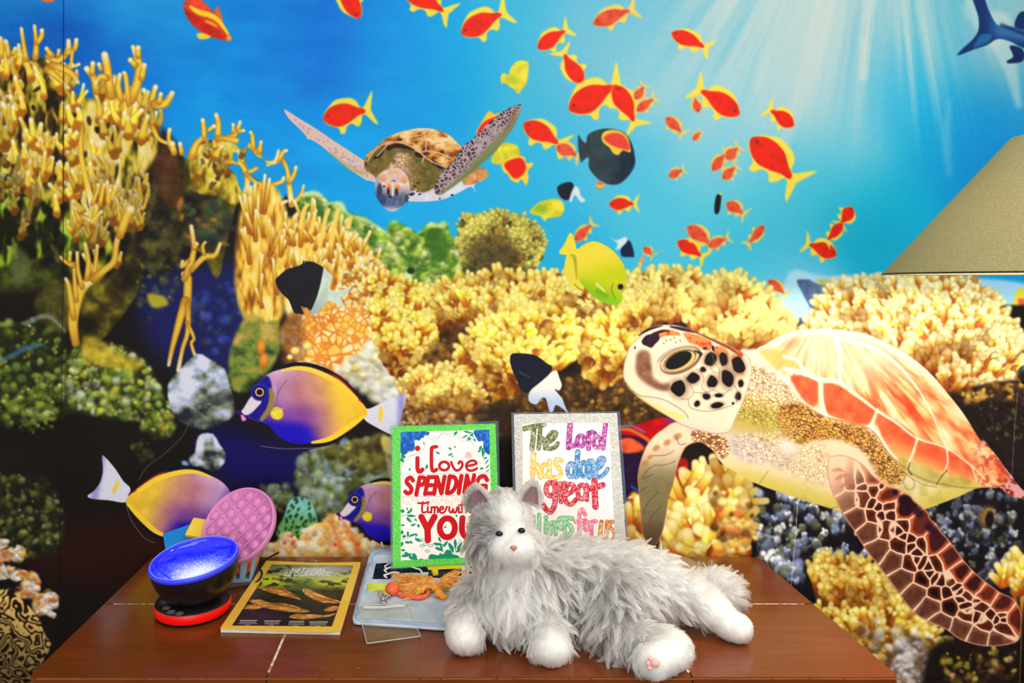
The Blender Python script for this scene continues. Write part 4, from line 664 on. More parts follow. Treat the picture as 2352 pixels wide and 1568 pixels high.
def seams():
    for t, w, c, a in (("147,-120 146,600 139,1150 136,1700", .9, (10, 8, 10), .8), ("1832,1146 1826,1240 1816,1345", .7, (226, 224, 206), .7), ("1858,640 1858,760", .8, (80, 100, 140), .5), ("2336,900 2328,1000 2322,1120", .7, (190, 170, 150), .45), ("2010,-100 2004,60 1992,170", .8, (226, 230, 220), .5)):
        line(t, w, c, soft=.9, a=a, smooth=0)
def paint_mural(st):
    global K
    K = Sheet(-400, -120, 2760, 1610, st)
    water(); smallfish(); dark_reef(); left_reef(); mid_reef(); low_reef(); soften(1); small_turtle(); yellowtang(); damsel(); surgeons(); big_turtle()
    for nm, gm in (('printed_sea_turtle', 1.32), ('printed_pale_coral', 1.22)):
        k = np.isin(K.id, [i for i, n in enumerate(K.names) if n.startswith(nm)]); K.a[k] = 255*(np.clip(K.a[k], 0, 255)/255)**gm
    seams(); K.a += ((RS.rand(*K.a.shape[:2])-.5)*7)[..., None]
    return K
# ---------------------------------------------------------------- helpers
def W3(x, y, d): return Vector(((x-CX)/F*d, d, EYE-(y-CY)/F*d))
def T3(x, y, z=TOP): return W3(x, y, F*(EYE-z)/(y-CY))
def s2l(c): c = np.asarray(c, float)/255; return np.where(c <= .04045, c/12.92, ((c+.055)/1.055)**2.4)
def rgb(c): return (*[float(v) for v in s2l(c)], 1)
def mat(name, c, rough=.5, spec=.3, emit=0, ecol=None, coat=0, metal=0, alpha=None, trans=0, sheen=0):
    m = bpy.data.materials.new(name); m.use_nodes = True; b = m.node_tree.nodes['Principled BSDF']
    b.inputs['Base Color'].default_value = rgb(c); b.inputs['Roughness'].default_value = rough; b.inputs['Specular IOR Level'].default_value = spec
    b.inputs['Metallic'].default_value = metal; b.inputs['Coat Weight'].default_value = coat; b.inputs['Coat Roughness'].default_value = .12; b.inputs['Transmission Weight'].default_value = trans
    if emit: b.inputs['Emission Color'].default_value = rgb(ecol or c); b.inputs['Emission Strength'].default_value = emit
    return m
def nodes(m): return m.node_tree.nodes, m.node_tree.links, m.node_tree.nodes['Principled BSDF']
def speckle(m, c1, c2, scale, lo=.4, hi=.6, bump=0, stretch=(1, 1, 1), detail=3, coord='Object', socket='Base Color'):
    N, L, b = nodes(m); tc = N.new('ShaderNodeTexCoord'); mp = N.new('ShaderNodeMapping'); mp.inputs['Scale'].default_value = stretch
    n = N.new('ShaderNodeTexNoise'); n.inputs['Scale'].default_value = scale; n.inputs['Detail'].default_value = detail
    r = N.new('ShaderNodeValToRGB'); r.color_ramp.elements[0].position = lo; r.color_ramp.elements[1].position = hi
    r.color_ramp.elements[0].color = rgb(c1); r.color_ramp.elements[1].color = rgb(c2)
    L.new(tc.outputs[coord], mp.inputs[0]); L.new(mp.outputs[0], n.inputs['Vector']); L.new(n.outputs[0], r.inputs[0]); L.new(r.outputs[0], b.inputs[socket])
    if bump:
        bp = N.new('ShaderNodeBump'); bp.inputs['Strength'].default_value = bump; bp.inputs['Distance'].default_value = .001
        L.new(n.outputs[0], bp.inputs['Height']); L.new(bp.outputs[0], b.inputs['Normal'])
    return m
def film(name, c, clear=.8, rough=.1):
    m = bpy.data.materials.new(name); m.use_nodes = True; N, L, b = nodes(m)
    b.inputs['Base Color'].default_value = rgb(c); b.inputs['Roughness'].default_value = rough; b.inputs['Specular IOR Level'].default_value = .5
    t = N.new('ShaderNodeBsdfTransparent'); x = N.new('ShaderNodeMixShader'); x.inputs[0].default_value = clear
    L.new(b.outputs[0], x.inputs[1]); L.new(t.outputs[0], x.inputs[2]); L.new(x.outputs[0], N['Material Output'].inputs[0]); return m
def painted(name, rough=.5, spec=.25, coat=0, bump=0):
    m = mat(name, (200, 200, 200), rough, spec, coat=coat); N, L, b = nodes(m)
    a = N.new('ShaderNodeAttribute'); a.attribute_name = 'paint'; L.new(a.outputs['Color'], b.inputs['Base Color'])
    if bump:
        n = N.new('ShaderNodeTexNoise'); n.inputs['Scale'].default_value = 260; tc = N.new('ShaderNodeTexCoord'); L.new(tc.outputs['Object'], n.inputs['Vector'])
        bp = N.new('ShaderNodeBump'); bp.inputs['Strength'].default_value = bump; bp.inputs['Distance'].default_value = .001; L.new(n.outputs[0], bp.inputs['Height']); L.new(bp.outputs[0], b.inputs['Normal'])
    return m
def tag(o, label, cat, group=None):
    o['label'] = label; o['category'] = cat
    if group: o['group'] = group
    return o
def empty(name, loc, label, cat, group=None):
    o = bpy.data.objects.new(name, None); o.empty_display_size = .05; COL.objects.link(o); o.location = loc; return tag(o, label, cat, group)
def attach(o, parent):
    if parent is not None:
        bpy.context.view_layer.update() if False else None
        o.parent = parent; o.matrix_parent_inverse = WM(parent).inverted()
    return o
def WM(o):
    m = Matrix.LocRotScale(o.location, o.rotation_euler, o.scale)
    return WM(o.parent) @ o.matrix_parent_inverse @ m if o.parent else m
def mesh(name, V, Fc, m=None, parent=None, smooth=True, label=None):
    me = bpy.data.meshes.new(name); me.from_pydata([tuple(v) for v in V], [], [tuple(f) for f in Fc]); me.validate(); me.update()
    if smooth: me.polygons.foreach_set('use_smooth', np.ones(len(me.polygons), bool))
    if m: me.materials.append(m)
    o = bpy.data.objects.new(name, me); COL.objects.link(o)
    if label: o['label'] = label
    return attach(o, parent)
def bmo(name, bm, m=None, parent=None, smooth=True, label=None):
    me = bpy.data.meshes.new(name); bmesh.ops.recalc_face_normals(bm, faces=bm.faces); bm.to_mesh(me); bm.free()
    if smooth: me.polygons.foreach_set('use_smooth', np.ones(len(me.polygons), bool))
    if m: me.materials.append(m)
    o = bpy.data.objects.new(name, me); COL.objects.link(o)
    if label: o['label'] = label
    return attach(o, parent)
def box(bm, c, s, rot=None, bev=0, seg=2):
    r = bmesh.ops.create_cube(bm, size=1); M = Matrix.Translation(c) @ ((rot.to_matrix() if isinstance(rot, Euler) else rot or Matrix.Identity(3)).to_4x4()) @ Matrix.Diagonal((*s, 1))
    bmesh.ops.transform(bm, matrix=M, verts=r['verts'])
    if bev:
        es = list({e for v in r['verts'] for e in v.link_edges}); bmesh.ops.bevel(bm, geom=es, offset=bev, segments=seg, affect='EDGES', profile=.6)
def lathe(bm, prof, M=Matrix.Identity(4), n=48, cap=False):
    rows = []
    for r, z in prof:
        rows.append([bm.verts.new(M @ Vector((r*math.cos(2*math.pi*k/n), r*math.sin(2*math.pi*k/n), z))) for k in range(n)] if r > 1e-6 else [bm.verts.new(M @ Vector((0, 0, z)))])
    for a, b in zip(rows, rows[1:]):
        for k in range(n):
            q = (a[k % len(a)], a[(k+1) % n % len(a)], b[(k+1) % n % len(b)], b[k % len(b)]); u = list(dict.fromkeys(q))
            if len(u) > 2: bm.faces.new(u)
def tube(bm, pts, r, n=8, cap=True):
    pts = [Vector(p) for p in pts]; rs = r if isinstance(r, (list, tuple, np.ndarray)) else [r]*len(pts); rows = []; up = None
    for i, p in enumerate(pts):
        t = (pts[min(i+1, len(pts)-1)]-pts[max(i-1, 0)]).normalized()
        if up is None: up = t.orthogonal().normalized()
        up = (up-t*up.dot(t)).normalized(); sd_ = t.cross(up)
        rows.append([bm.verts.new(p+(up*math.cos(2*math.pi*k/n)+sd_*math.sin(2*math.pi*k/n))*rs[i]) for k in range(n)])
    for a, b in zip(rows, rows[1:]):
        for k in range(n): bm.faces.new((a[k], a[(k+1) % n], b[(k+1) % n], b[k]))
    if cap: bm.faces.new(rows[0][::-1]); bm.faces.new(rows[-1])
def cr3(p, n=6, closed=False): return [Vector(q) for q in cr(np.array([tuple(v) for v in p]), n, closed)]
def ball(bm, c, r, s=(1, 1, 1), rot=None, u=20, v=12):
    q = bmesh.ops.create_uvsphere(bm, u_segments=u, v_segments=v, radius=r)
    bmesh.ops.transform(bm, matrix=Matrix.Translation(c) @ ((rot or Matrix.Identity(3)).to_4x4()) @ Matrix.Diagonal((*s, 1)), verts=q['verts'])
def slab(name, poly, z0, z1, m, parent=None, bev=.001, smooth=False, label=None):
    # outline (world x, y) extruded between two heights, edges eased
    bm = bmesh.new(); vs = [bm.verts.new((p[0], p[1], z0)) for p in poly]; f = bm.faces.new(vs)
    r = bmesh.ops.extrude_face_region(bm, geom=[f]); tv = [e for e in r['geom'] if isinstance(e, bmesh.types.BMVert)]
    bmesh.ops.translate(bm, vec=(0, 0, z1-z0), verts=tv)
    if bev:
        es = [e for e in bm.edges if abs(e.verts[0].co.z-e.verts[1].co.z) < 1e-6 and e.verts[0].co.z > (z0+z1)/2]
        bmesh.ops.bevel(bm, geom=es, offset=bev, segments=2, affect='EDGES')
    return bmo(name, bm, m, parent, smooth, label)
def printmesh(S, place, m, parent, names, inside=None, gain=1.0):
    # a painted sheet becomes flat meshes, one for each printed figure; place() takes sheet points into the room
    X = S.x0+S.st*np.arange(S.w); Y = S.y0+S.st*np.arange(S.h); XX, YY = np.meshgrid(X, Y)
    co = place(XX.ravel(), YY.ravel()).astype(np.float32); lin = np.ones((S.h*S.w, 4), np.float32); lin[:, :3] = s2l(np.clip(S.a, 0, 255)).reshape(-1, 3)*gain
    ix = np.arange(S.h*S.w).reshape(S.h, S.w); q = np.stack([ix[:-1, :-1], ix[1:, :-1], ix[1:, 1:], ix[:-1, 1:]], -1).reshape(-1, 4)
    fid = S.id[:-1, :-1].ravel(); keep = np.ones(len(q), bool) if inside is None else (sd(np.array(inside), XX[:-1, :-1].astype(np.float32)+S.st/2, YY[:-1, :-1].astype(np.float32)+S.st/2).ravel() < 0)
    out = []
    for k in range(len(S.names)):
        f = q[(fid == k) & keep]
        if len(f) < 3: continue
        u, inv = np.unique(f, return_inverse=True); inv = inv.reshape(-1, 4).astype(np.int32); nm = names if k == 0 else S.names[k]
        me = bpy.data.meshes.new(nm); me.vertices.add(len(u)); me.vertices.foreach_set('co', co[u].ravel())
        me.loops.add(inv.size); me.loops.foreach_set('vertex_index', inv.ravel()); me.polygons.add(len(inv)); me.polygons.foreach_set('loop_start', np.arange(0, inv.size, 4, dtype=np.int32))
        me.update(calc_edges=True); a = me.color_attributes.new('paint', 'FLOAT_COLOR', 'POINT'); a.data.foreach_set('color', lin[u].ravel()); me.materials.append(m)
        up, nm = nm.split('>') if '>' in nm else ('', nm); me.name = nm
        pa = next((q for q in out if q.name == up), parent) if k and up else parent
        o = bpy.data.objects.new(nm, me); COL.objects.link(o); attach(o, pa); out.append(o)
    return out
# ---------------------------------------------------------------- the room
def struct(name, lo, hi, m):
    bm = bmesh.new(); box(bm, [(a+b)/2 for a, b in zip(lo, hi)], [b-a for a, b in zip(lo, hi)]); o = bmo(name, bm, m, None, False); o['kind'] = 'structure'; return o
M_WALL = mat('wall_paint', (196, 190, 176), .8, .2)
struct('wall_back', (-2.2, WALL, 0), (2.6, WALL+.12, 2.7), M_WALL)
struct('floor', (-2.2, -3.2, -.05), (2.6, WALL, 0), speckle(mat('floor_carpet', (70, 60, 54), .95, .1), (60, 52, 46), (84, 74, 66), 60))
S = paint_mural(MSTEP)
M_MURAL = painted('mural_print', .5, .12, bump=.05)
YM = WALL-.0012
mural = empty('wall_mural', ((1176-CX)/F*WALL, YM, EYE), 'photographic underwater reef mural covering the wall behind the table', 'mural')
printmesh(S, lambda x, y: np.c_[(x-CX)/F*WALL, np.full(len(x), YM), EYE-(y-CY)/F*WALL], M_MURAL, mural, 'printed_sea', gain=MGAIN)
bm = bmesh.new(); x0_, x1_ = (-400-CX)/F*WALL, (2760-CX)/F*WALL; box(bm, ((x0_+x1_)/2, YM+.0004, (EYE-(1609-CY)/F*WALL)/2), (x1_-x0_, .0008, EYE-(1609-CY)/F*WALL))
bmo('printed_sea_floor', bm, speckle(mat('mural_dark_print', (20, 16, 14), .5, .12), (14, 11, 10), (26, 21, 18), 14), mural, False)
PL = {'printed_sea_turtle': 'large sea turtle with orange shell in the print', 'printed_swimming_turtle': 'small sea turtle with spread flippers in the print', 'printed_yellow_tang': 'yellow disc shaped fish in the print', 'printed_shark': 'dark blue shark tail in the print'}
for o in mural.children:
    if o.name in PL: o['label'] = PL[o.name]
# ---------------------------------------------------------------- the table
XL, XR, YF, YB = -.533, .608, .9038, 1.304
def wood(name, k):
    m = mat(name, (120, 58, 22), .25, .35, coat=.1); N, L, b = nodes(m)
    tc = N.new('ShaderNodeTexCoord'); mp = N.new('ShaderNodeMapping'); mp.inputs['Scale'].default_value = (2.2, 11, 11); mp.inputs['Location'].default_value = (k, k*.7, 0)
    n = N.new('ShaderNodeTexNoise'); n.inputs['Scale'].default_value = 5; n.inputs['Detail'].default_value = 6; n.inputs['Distortion'].default_value = .6
    r = N.new('ShaderNodeValToRGB'); E = r.color_ramp.elements; E[0].position = .15; E[0].color = rgb((98, 44, 13)); E[1].position = .85; E[1].color = rgb((124, 59, 18))
    L.new(tc.outputs['Object'], mp.inputs[0]); L.new(mp.outputs[0], n.inputs['Vector']); L.new(n.outputs[0], r.inputs[0])
    # scratches and flecks worn through the varnish
    v = N.new('ShaderNodeTexNoise'); v.inputs['Scale'].default_value = 210; v.inputs['Detail'].default_value = 2; mp2 = N.new('ShaderNodeMapping'); mp2.inputs['Scale'].default_value = (.45, 1, 1); L.new(tc.outputs['Object'], mp2.inputs[0]); L.new(mp2.outputs[0], v.inputs['Vector'])
    r2 = N.new('ShaderNodeValToRGB'); r2.color_ramp.elements[0].position = .775; r2.color_ramp.elements[1].position = .79; L.new(v.outputs[0], r2.inputs[0])
    x = N.new('ShaderNodeMix'); x.data_type = 'RGBA'; x.inputs[7].default_value = rgb((206, 160, 120)); L.new(r2.outputs[0], x.inputs[0]); L.new(r.outputs[0], x.inputs[6]); L.new(x.outputs[2], b.inputs['Base Color'])
    bp = N.new('ShaderNodeBump'); bp.inputs['Strength'].default_value = .03; bp.inputs['Distance'].default_value = .001; L.new(n.outputs[0], bp.inputs['Height']); L.new(bp.outputs[0], b.inputs['Normal'])
    return m
table = empty('side_table', (.04, 1.1, 0), 'varnished brown wooden table with seamed top against the mural wall', 'table')
M_DARK = mat('table_dark_wood', (26, 11, 8), .45, .25); M_SEAM = speckle(mat('worn_seam_highlight', (200, 176, 150), .6, .3), (150, 116, 90), (236, 220, 204), 90)  # pale seam colour carries chips and the bevel highlight
YS, g = 1.1126, .0008
def corner(p, q, r, n=6): return None
k = 0
XM = [XL, -.2207, .336, XR]
for i in range(3):
    for j in range(2):
        x0, x1 = XM[i]+(g if i else 0), XM[i+1]-(g if i < 2 else 0); y0, y1 = (YF, YS-g) if j == 0 else (YS+g, YB)
        gx = .0004 if (i == 2 and j == 1) or (i == 1 and j == 1) else 0
        P4 = [(x0-gx, y0), (x1+(.0008 if i == 1 and j == 1 else 0), y0), (x1+(.0008 if i == 1 and j == 1 else 0), y1), (x0-gx, y1)]
        rc = .012; o4 = []
        for (cx, cy) in P4:
            out = (abs(cx-XL) < .003 or abs(cx-XR) < .003) and (abs(cy-YF) < .003 or abs(cy-YB) < .003)
            if not out: o4.append((cx, cy)); continue
            sx = 1 if cx < 0 else -1; sy = 1 if abs(cy-YF) < .003 else -1; a = [(cx+sx*rc*(1-math.cos(t)), cy+sy*rc*(1-math.sin(t))) for t in np.linspace(0, math.pi/2, 7)]
            o4 += a if sx*sy > 0 else a[::-1]
        slab('tabletop_panel', o4, TOP-.022, TOP, wood('table_wood', k), table, .0012); k += 1
bm = bmesh.new(); box(bm, ((XL+XR)/2, (YF+YB)/2, TOP-.0121), (XR-XL-.03, YB-YF-.03, .023)); bmo('tabletop_core', bm, M_SEAM, table, False, 'pale worn seam between the panels with bevel highlight in its colour')
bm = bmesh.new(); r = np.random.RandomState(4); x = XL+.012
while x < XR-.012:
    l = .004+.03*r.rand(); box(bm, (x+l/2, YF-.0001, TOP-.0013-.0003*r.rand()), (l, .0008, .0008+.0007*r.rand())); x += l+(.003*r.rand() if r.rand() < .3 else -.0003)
bmo('worn_edge_highlight', bm, mat('edge_wear_highlight', (150, 92, 52), .6, .3), table, False, 'pale worn front edge with highlight in its colour')  # pale strip: worn paint and the front edge highlight in one colour
for c, s in (((.0375, YF+.02, TOP-.06), (XR-XL-.06, .02, .075)), ((.0375, YB-.02, TOP-.06), (XR-XL-.06, .02, .075)), ((XL+.03, (YF+YB)/2, TOP-.06), (.02, YB-YF-.06, .075)), ((XR-.03, (YF+YB)/2, TOP-.06), (.02, YB-YF-.06, .075))):
    bm = bmesh.new(); box(bm, c, s, None, .002); bmo('apron', bm, M_DARK, table, False)
for x in (XL+.045, XR-.045):
    for y in (YF+.035, YB-.035):
        bm = bmesh.new(); box(bm, (x, y, (TOP-.022)/2), (.045, .045, TOP-.022), None, .004); bmo('leg', bm, M_DARK, table, False)
# ---------------------------------------------------------------- the floor lamp at the right
LD = .85; LX = (2392-CX)/F*LD; RIM = EYE+.0125
lamp = empty('floor_lamp', (LX, LD, 0), 'floor lamp with beige cone shade at the right of the table', 'lamp')
MT = lambda x, y, z: Matrix.Translation((x, y, z)); M_IRON = mat('lamp_black_iron', (20, 18, 17), .35, .4)
RB = 308/F*LD; HT = .168; RT = .03
bm = bmesh.new(); lathe(bm, [(RB, 0), (RT, HT), (RT-.0015, HT), (RB-.0015, 0), (RB, 0)], MT(LX, LD, RIM), 96)
msh = mat('lamp_shade_cloth', (178, 170, 118), .9, .1); N, L, b = nodes(msh); tr = N.new('ShaderNodeBsdfTranslucent'); tr.inputs[0].default_value = rgb((214, 196, 130)); mx = N.new('ShaderNodeMixShader'); mx.inputs[0].default_value = .07
speckle(msh, (158, 150, 104), (176, 168, 122), 500, .35, .65, .1)
L.new(b.outputs[0], mx.inputs[1]); L.new(tr.outputs[0], mx.inputs[2]); L.new(mx.outputs[0], N['Material Output'].inputs[0]); bmo('lamp_shade', bm, msh, lamp, True)
bm = bmesh.new(); tube(bm, [(LX+RB*math.cos(t), LD+RB*math.sin(t), RIM-.0004) for t in np.linspace(0, 2*math.pi, 97)[:-1]]+[(LX+RB, LD, RIM-.0004)], .0011, 6, False); bmo('shade_wire', bm, mat('shade_wire_dark', (60, 52, 36), .6), lamp)
bm = bmesh.new(); lathe(bm, [(.13, 0), (.13, .012), (.11, .022), (.045, .03), (.034, .06), (.031, .3), (.026, .55), (.019, .84), (.012, .93), (.009, .96), (.006, 1.22), (0, 1.22)], MT(LX, LD, 0)); bmo('column', bm, M_IRON, lamp)
bm = bmesh.new(); ball(bm, (LX-.012, LD, EYE-(862-CY)/F*LD), .0145); bmo('knob', bm, mat('lamp_knob', (26, 22, 16), .25, .5), lamp)
bm = bmesh.new(); lathe(bm, [(0, 0), (.016, .002), (.017, .03), (.012, .034), (0, .034)], MT(LX, LD, 1.35), 24); bmo('socket', bm, M_IRON, lamp)
bm = bmesh.new(); ball(bm, (LX, LD, 1.335), .022); bmo('bulb', bm, mat('bulb_glass', (255, 240, 210), .4, emit=6, ecol=(255, 226, 180)), lamp)
bl = bpy.data.lights.new('bulb_glow', 'POINT'); bl.energy = LAMPW; bl.color = (1, .92, .80); bl.shadow_soft_size = .012; bo = bpy.data.objects.new('bulb_glow', bl); COL.objects.link(bo); bo.location = (LX, LD, 1.294); attach(bo, lamp)
for k in range(3):
    t = k*2*math.pi/3+.4; bm = bmesh.new(); tube(bm, [(LX, LD, RIM+HT-.004), (LX+RT*math.cos(t), LD+RT*math.sin(t), RIM+HT-.004)], .0012, 6); bmo('shade_spider', bm, M_IRON, lamp)
bm = bmesh.new(); tube(bm, [(LX, LD, 1.28), (LX+.03, LD, 1.31), (LX+.032, LD, 1.38), (LX, LD, RIM+HT-.004)], .0014, 6); bmo('harp', bm, M_IRON, lamp)
# ---------------------------------------------------------------- projector lamp
PB = T3(444, 1403); px_, py_ = PB.x, PB.y
pj = empty('projector_lamp', (px_, py_, TOP), 'black bowl projector lamp glowing blue on a red lit base', 'night light')
M_BLK = mat('projector_black_plastic', (16, 15, 17), .3, .5); M_RED = mat('projector_red_ring', (206, 8, 4), .35, .4, emit=.35, ecol=(230, 8, 2))
bm = bmesh.new(); lathe(bm, [(0, .0005), (.054, .0005), (.056, .003), (.0562, .005)], MT(px_, py_, TOP)); bmo('base_foot', bm, M_BLK, pj)
bm = bmesh.new(); lathe(bm, [(.0562, .005), (.0576, .008), (.0578, .015), (.0566, .0185)], MT(px_, py_, TOP)); bmo('light_ring', bm, M_RED, pj, label='red glowing ring around the base')
bm = bmesh.new(); lathe(bm, [(.0566, .0185), (.055, .0205), (.035, .0225), (.03, .025), (.027, .03), (.0, .03)], MT(px_, py_, TOP)); bmo('base', bm, M_BLK, pj)
RC = Vector((px_+.002, py_, TOP+.080)); TR = Euler((math.radians(7), math.radians(-5.3), 0)).to_matrix().to_4x4(); BM = Matrix.Translation(RC) @ TR
a = np.linspace(0, math.pi/2*.93, 20); prof = [(.0668*math.cos(t)**.8, -.064*math.sin(t)) for t in a]
bm = bmesh.new(); lathe(bm, prof+[(0, -.0636)], BM, 64); lathe(bm, [(.0664, 0), (.0644, 0), (.063, -.004)], BM, 64); bmo('bowl', bm, M_BLK, pj)
bm = bmesh.new(); lathe(bm, [(.0295, .029), (.031, .034), (.036, .042)], MT(px_, py_, TOP)); bmo('neck', bm, M_BLK, pj)
mg = mat('projector_blue_lens', (10, 20, 220), .12, .6, coat=.6); N, L, b = nodes(mg)
tc = N.new('ShaderNodeTexCoord'); n1 = N.new('ShaderNodeTexNoise'); n1.inputs['Scale'].default_value = 300; n1.inputs['Detail'].default_value = 4; n1.inputs['Distortion'].default_value = 2.2
mp = N.new('ShaderNodeMapping'); mp.inputs['Rotation'].default_value = (0, 0, .5); mp.inputs['Scale'].default_value = (.7, 1.5, 1); L.new(tc.outputs['Object'], mp.inputs[0]); L.new(mp.outputs[0], n1.inputs['Vector'])
gr = N.new('ShaderNodeVectorMath'); gr.operation = 'DISTANCE'; gr.inputs[1].default_value = (.006, -.018, -.014); L.new(tc.outputs['Object'], gr.inputs[0])
mr = N.new('ShaderNodeMapRange'); mr.inputs[1].default_value = .07; mr.inputs[2].default_value = .0; mr.inputs[3].default_value = 0; mr.inputs[4].default_value = 1; L.new(gr.outputs['Value'], mr.inputs[0])
ad = N.new('ShaderNodeMath'); ad.operation = 'MULTIPLY_ADD'; ad.inputs[1].default_value = .7; L.new(mr.outputs[0], ad.inputs[0]); L.new(n1.outputs[0], ad.inputs[2])
cp = N.new('ShaderNodeValToRGB'); E = cp.color_ramp.elements; E[0].position = .38; E[0].color = rgb((2, 4, 120)); E[1].position = 1.0; E[1].color = rgb((235, 240, 255)); q = E.new(.62); q.color = rgb((10, 24, 226)); q = E.new(.8); q.color = rgb((96, 112, 240)); L.new(ad.outputs[0], cp.inputs[0])
L.new(cp.outputs[0], b.inputs['Emission Color']); b.inputs['Emission Strength'].default_value = 1.15
bm = bmesh.new(); lathe(bm, [(.0636*math.cos(t), -.019*math.sin(t)+.003) for t in np.linspace(0, math.pi/2, 18)], Matrix.Identity(4), 64)
o = bmo('lens', bm, mg, None, label='glowing blue lens inside the bowl'); o.matrix_world = BM; o.location = BM.translation; o.rotation_euler = BM.to_euler(); attach(o, pj)
mrim = film('projector_clear_rim', (60, 70, 235), .25, .08); N, L, b = nodes(mrim); b.inputs['Emission Color'].default_value = rgb((14, 20, 220)); b.inputs['Emission Strength'].default_value = .55
bm = bmesh.new(); lathe(bm, [(.0668, -.002), (.0682, .0005), (.0686, .003), (.0672, .0052), (.0646, .0058), (.0626, .005), (.0624, .003), (.0636, .001)], BM, 72); bmo('clear_rim', bm, mrim, pj, label='clear blue plastic rim')
bm = bmesh.new(); tube(bm, [BM @ Vector((.0655*math.cos(t), .0655*math.sin(t), .0058)) for t in np.linspace(0, 2*math.pi, 65)], .0006, 6, False); bmo('rim_edge', bm, mat('rim_edge_pale', (150, 156, 236), .2, .5, emit=.25), pj)
# lip pressed into the front left of the rim
bm = bmesh.new(); tube(bm, cr3([BM @ Vector(v) for v in ((-.066, -.008, .0055), (-.05, -.024, .002), (-.034, -.036, .0), (-.022, -.05, .002), (-.012, -.064, .0058))], 6), .0012, 8); bmo('lip', bm, mat('lip_blue', (40, 60, 230), .15, .5, emit=.5, ecol=(30, 50, 230)), pj)
M_ICON = mat('button_icon', (170, 170, 176), .5)
for bx, by in ((382, 1396), (393, 1405), (412, 1409)):
    c = T3(bx, by, TOP+.0222); bm = bmesh.new(); lathe(bm, [(.0052, 0), (.0056, .0004), (.0048, .0004), (.0052, 0)], MT(*c), 20)
    for dx in (-.0022, 0, .0022): box(bm, (c.x+dx, c.y, c.z+.0003), (.0009, .0032 if dx else .0042, .0003))
    bmo('button', bm, M_ICON, pj, label='touch button with a pale icon')
bm = bmesh.new(); pts = [T3(478, 1372, TOP+.004), T3(505, 1360, TOP+.003), T3(540, 1350, TOP+.003), T3(575, 1343, TOP+.003), T3(594, 1332, TOP+.0085), T3(602, 1316, TOP+.0095), T3(596, 1302, TOP+.004), T3(602, 1290, TOP+.003), T3(622, 1278, TOP+.003), W3(640, 1268, 1.31)]
tube(bm, cr3(pts, 6), .0016, 8); bmo('cord', bm, mat('cord_black', (14, 13, 13), .5), pj, label='thin black cord')
# ---------------------------------------------------------------- blue basket and what is in it
bk = empty('basket', T3(520, 1318), 'small light blue plastic basket with slotted sides behind the projector lamp', 'basket')
M_BLU = mat('basket_blue_plastic', (140, 186, 216), .4, .35)
fr = T3(576, 1343); bw, bd, bh, tp = .118, .1, .056, .012; ux = Vector((1, .10, 0)).normalized(); uy = Vector((-.10, 1, 0)).normalized()
def BK(u, v, h): e = tp*(1-h/bh); return fr-ux*(u+(bw/2-u)/bw*2*e)+uy*(v+(bd/2-v)/bd*2*e)+Vector((0, 0, h))+ux*tp*.9
def wallp(pa, pb, nslot):
    bm = bmesh.new(); bars = []
    for h in ((0, .008), (bh-.008, bh)):
        pass
    def quad(t0, t1, h0, h1):
        th = .0016; n = (pb(0)-pa(0)).cross(Vector((0, 0, 1))).normalized() if False else None
        A = [pa(h0).lerp(pb(h0), t0), pa(h0).lerp(pb(h0), t1), pa(h1).lerp(pb(h1), t1), pa(h1).lerp(pb(h1), t0)]
        nn = (A[1]-A[0]).cross(A[3]-A[0]).normalized()*th; vs = [bm.verts.new(p) for p in A]+[bm.verts.new(p+nn) for p in A]
        for f in ((0, 1, 2, 3), (7, 6, 5, 4), (0, 4, 5, 1), (1, 5, 6, 2), (2, 6, 7, 3), (3, 7, 4, 0)): bm.faces.new([vs[i] for i in f])
    quad(0, 1, 0, .006); quad(0, 1, bh-.009, bh); w = 1/nslot
    for i in range(nslot+1): quad(max(0, i*w-w*.3), min(1, i*w+w*.3), .006, bh-.009)
    return bm
cs = [(0, 0), (bw, 0), (bw, bd), (0, bd)]
for i in range(4):
    (u0, v0), (u1, v1) = cs[i], cs[(i+1) % 4]
    bmo('side_wall', wallp(lambda h: BK(u0, v0, h), lambda h: BK(u1, v1, h), 6), M_BLU, bk, False)
bm = bmesh.new(); tube(bm, [BK(u, v, bh) for u, v in cs]+[BK(0, 0, bh)], .0028, 8, False); bmo('rim', bm, M_BLU, bk)
bm = bmesh.new(); vs = [bm.verts.new(BK(u, v, .002)) for u, v in cs]; bm.faces.new(vs); bmo('bottom', bm, M_BLU, bk, False)
c = BK(.028, .036, .033); bm = bmesh.new(); ball(bm, c, .028, (1, 1, 1.05)); o = bmo('toy_ball', bm, speckle(mat('toy_orange', (232, 100, 50), .5), (226, 80, 40), (246, 140, 80), 40)); tag(o, 'orange rounded toy inside the light blue basket', 'toy')
# pink bubble disc standing in the basket
n = Vector((-.24, -.74, .63)).normalized(); u = Vector((.62, .1, .78)); u = (u-n*u.dot(n)).normalized(); v = n.cross(u)
C0 = W3(550, 1206, 1.2); PM = Matrix((u, v, n)).transposed().to_4x4(); PM.translation = C0
pop = empty('bubble_toy', C0, 'pink round bubble popping toy standing upright in the basket', 'toy')
M_PNK = mat('pink_silicone', (218, 136, 192), .5, .3); R0 = .0665
bm = bmesh.new(); lathe(bm, [(0, -.006), (R0-.001, -.006), (R0, -.005), (R0, .005), (R0-.001, .006), (R0-.004, .006), (R0-.0045, .0015), (0, .0015)], PM, 72); bmo('disc', bm, M_PNK, pop)
lane = 2*(R0-.005)/6
for i in range(1, 6):
    y = -(R0-.005)+lane*i; hl = math.sqrt((R0-.005)**2-y*y); bm = bmesh.new(); box(bm, PM @ Vector((0, y, .0032)), (2*hl, .0021, .0042), PM.to_3x3(), .0006); bmo('ridge', bm, M_PNK, pop)
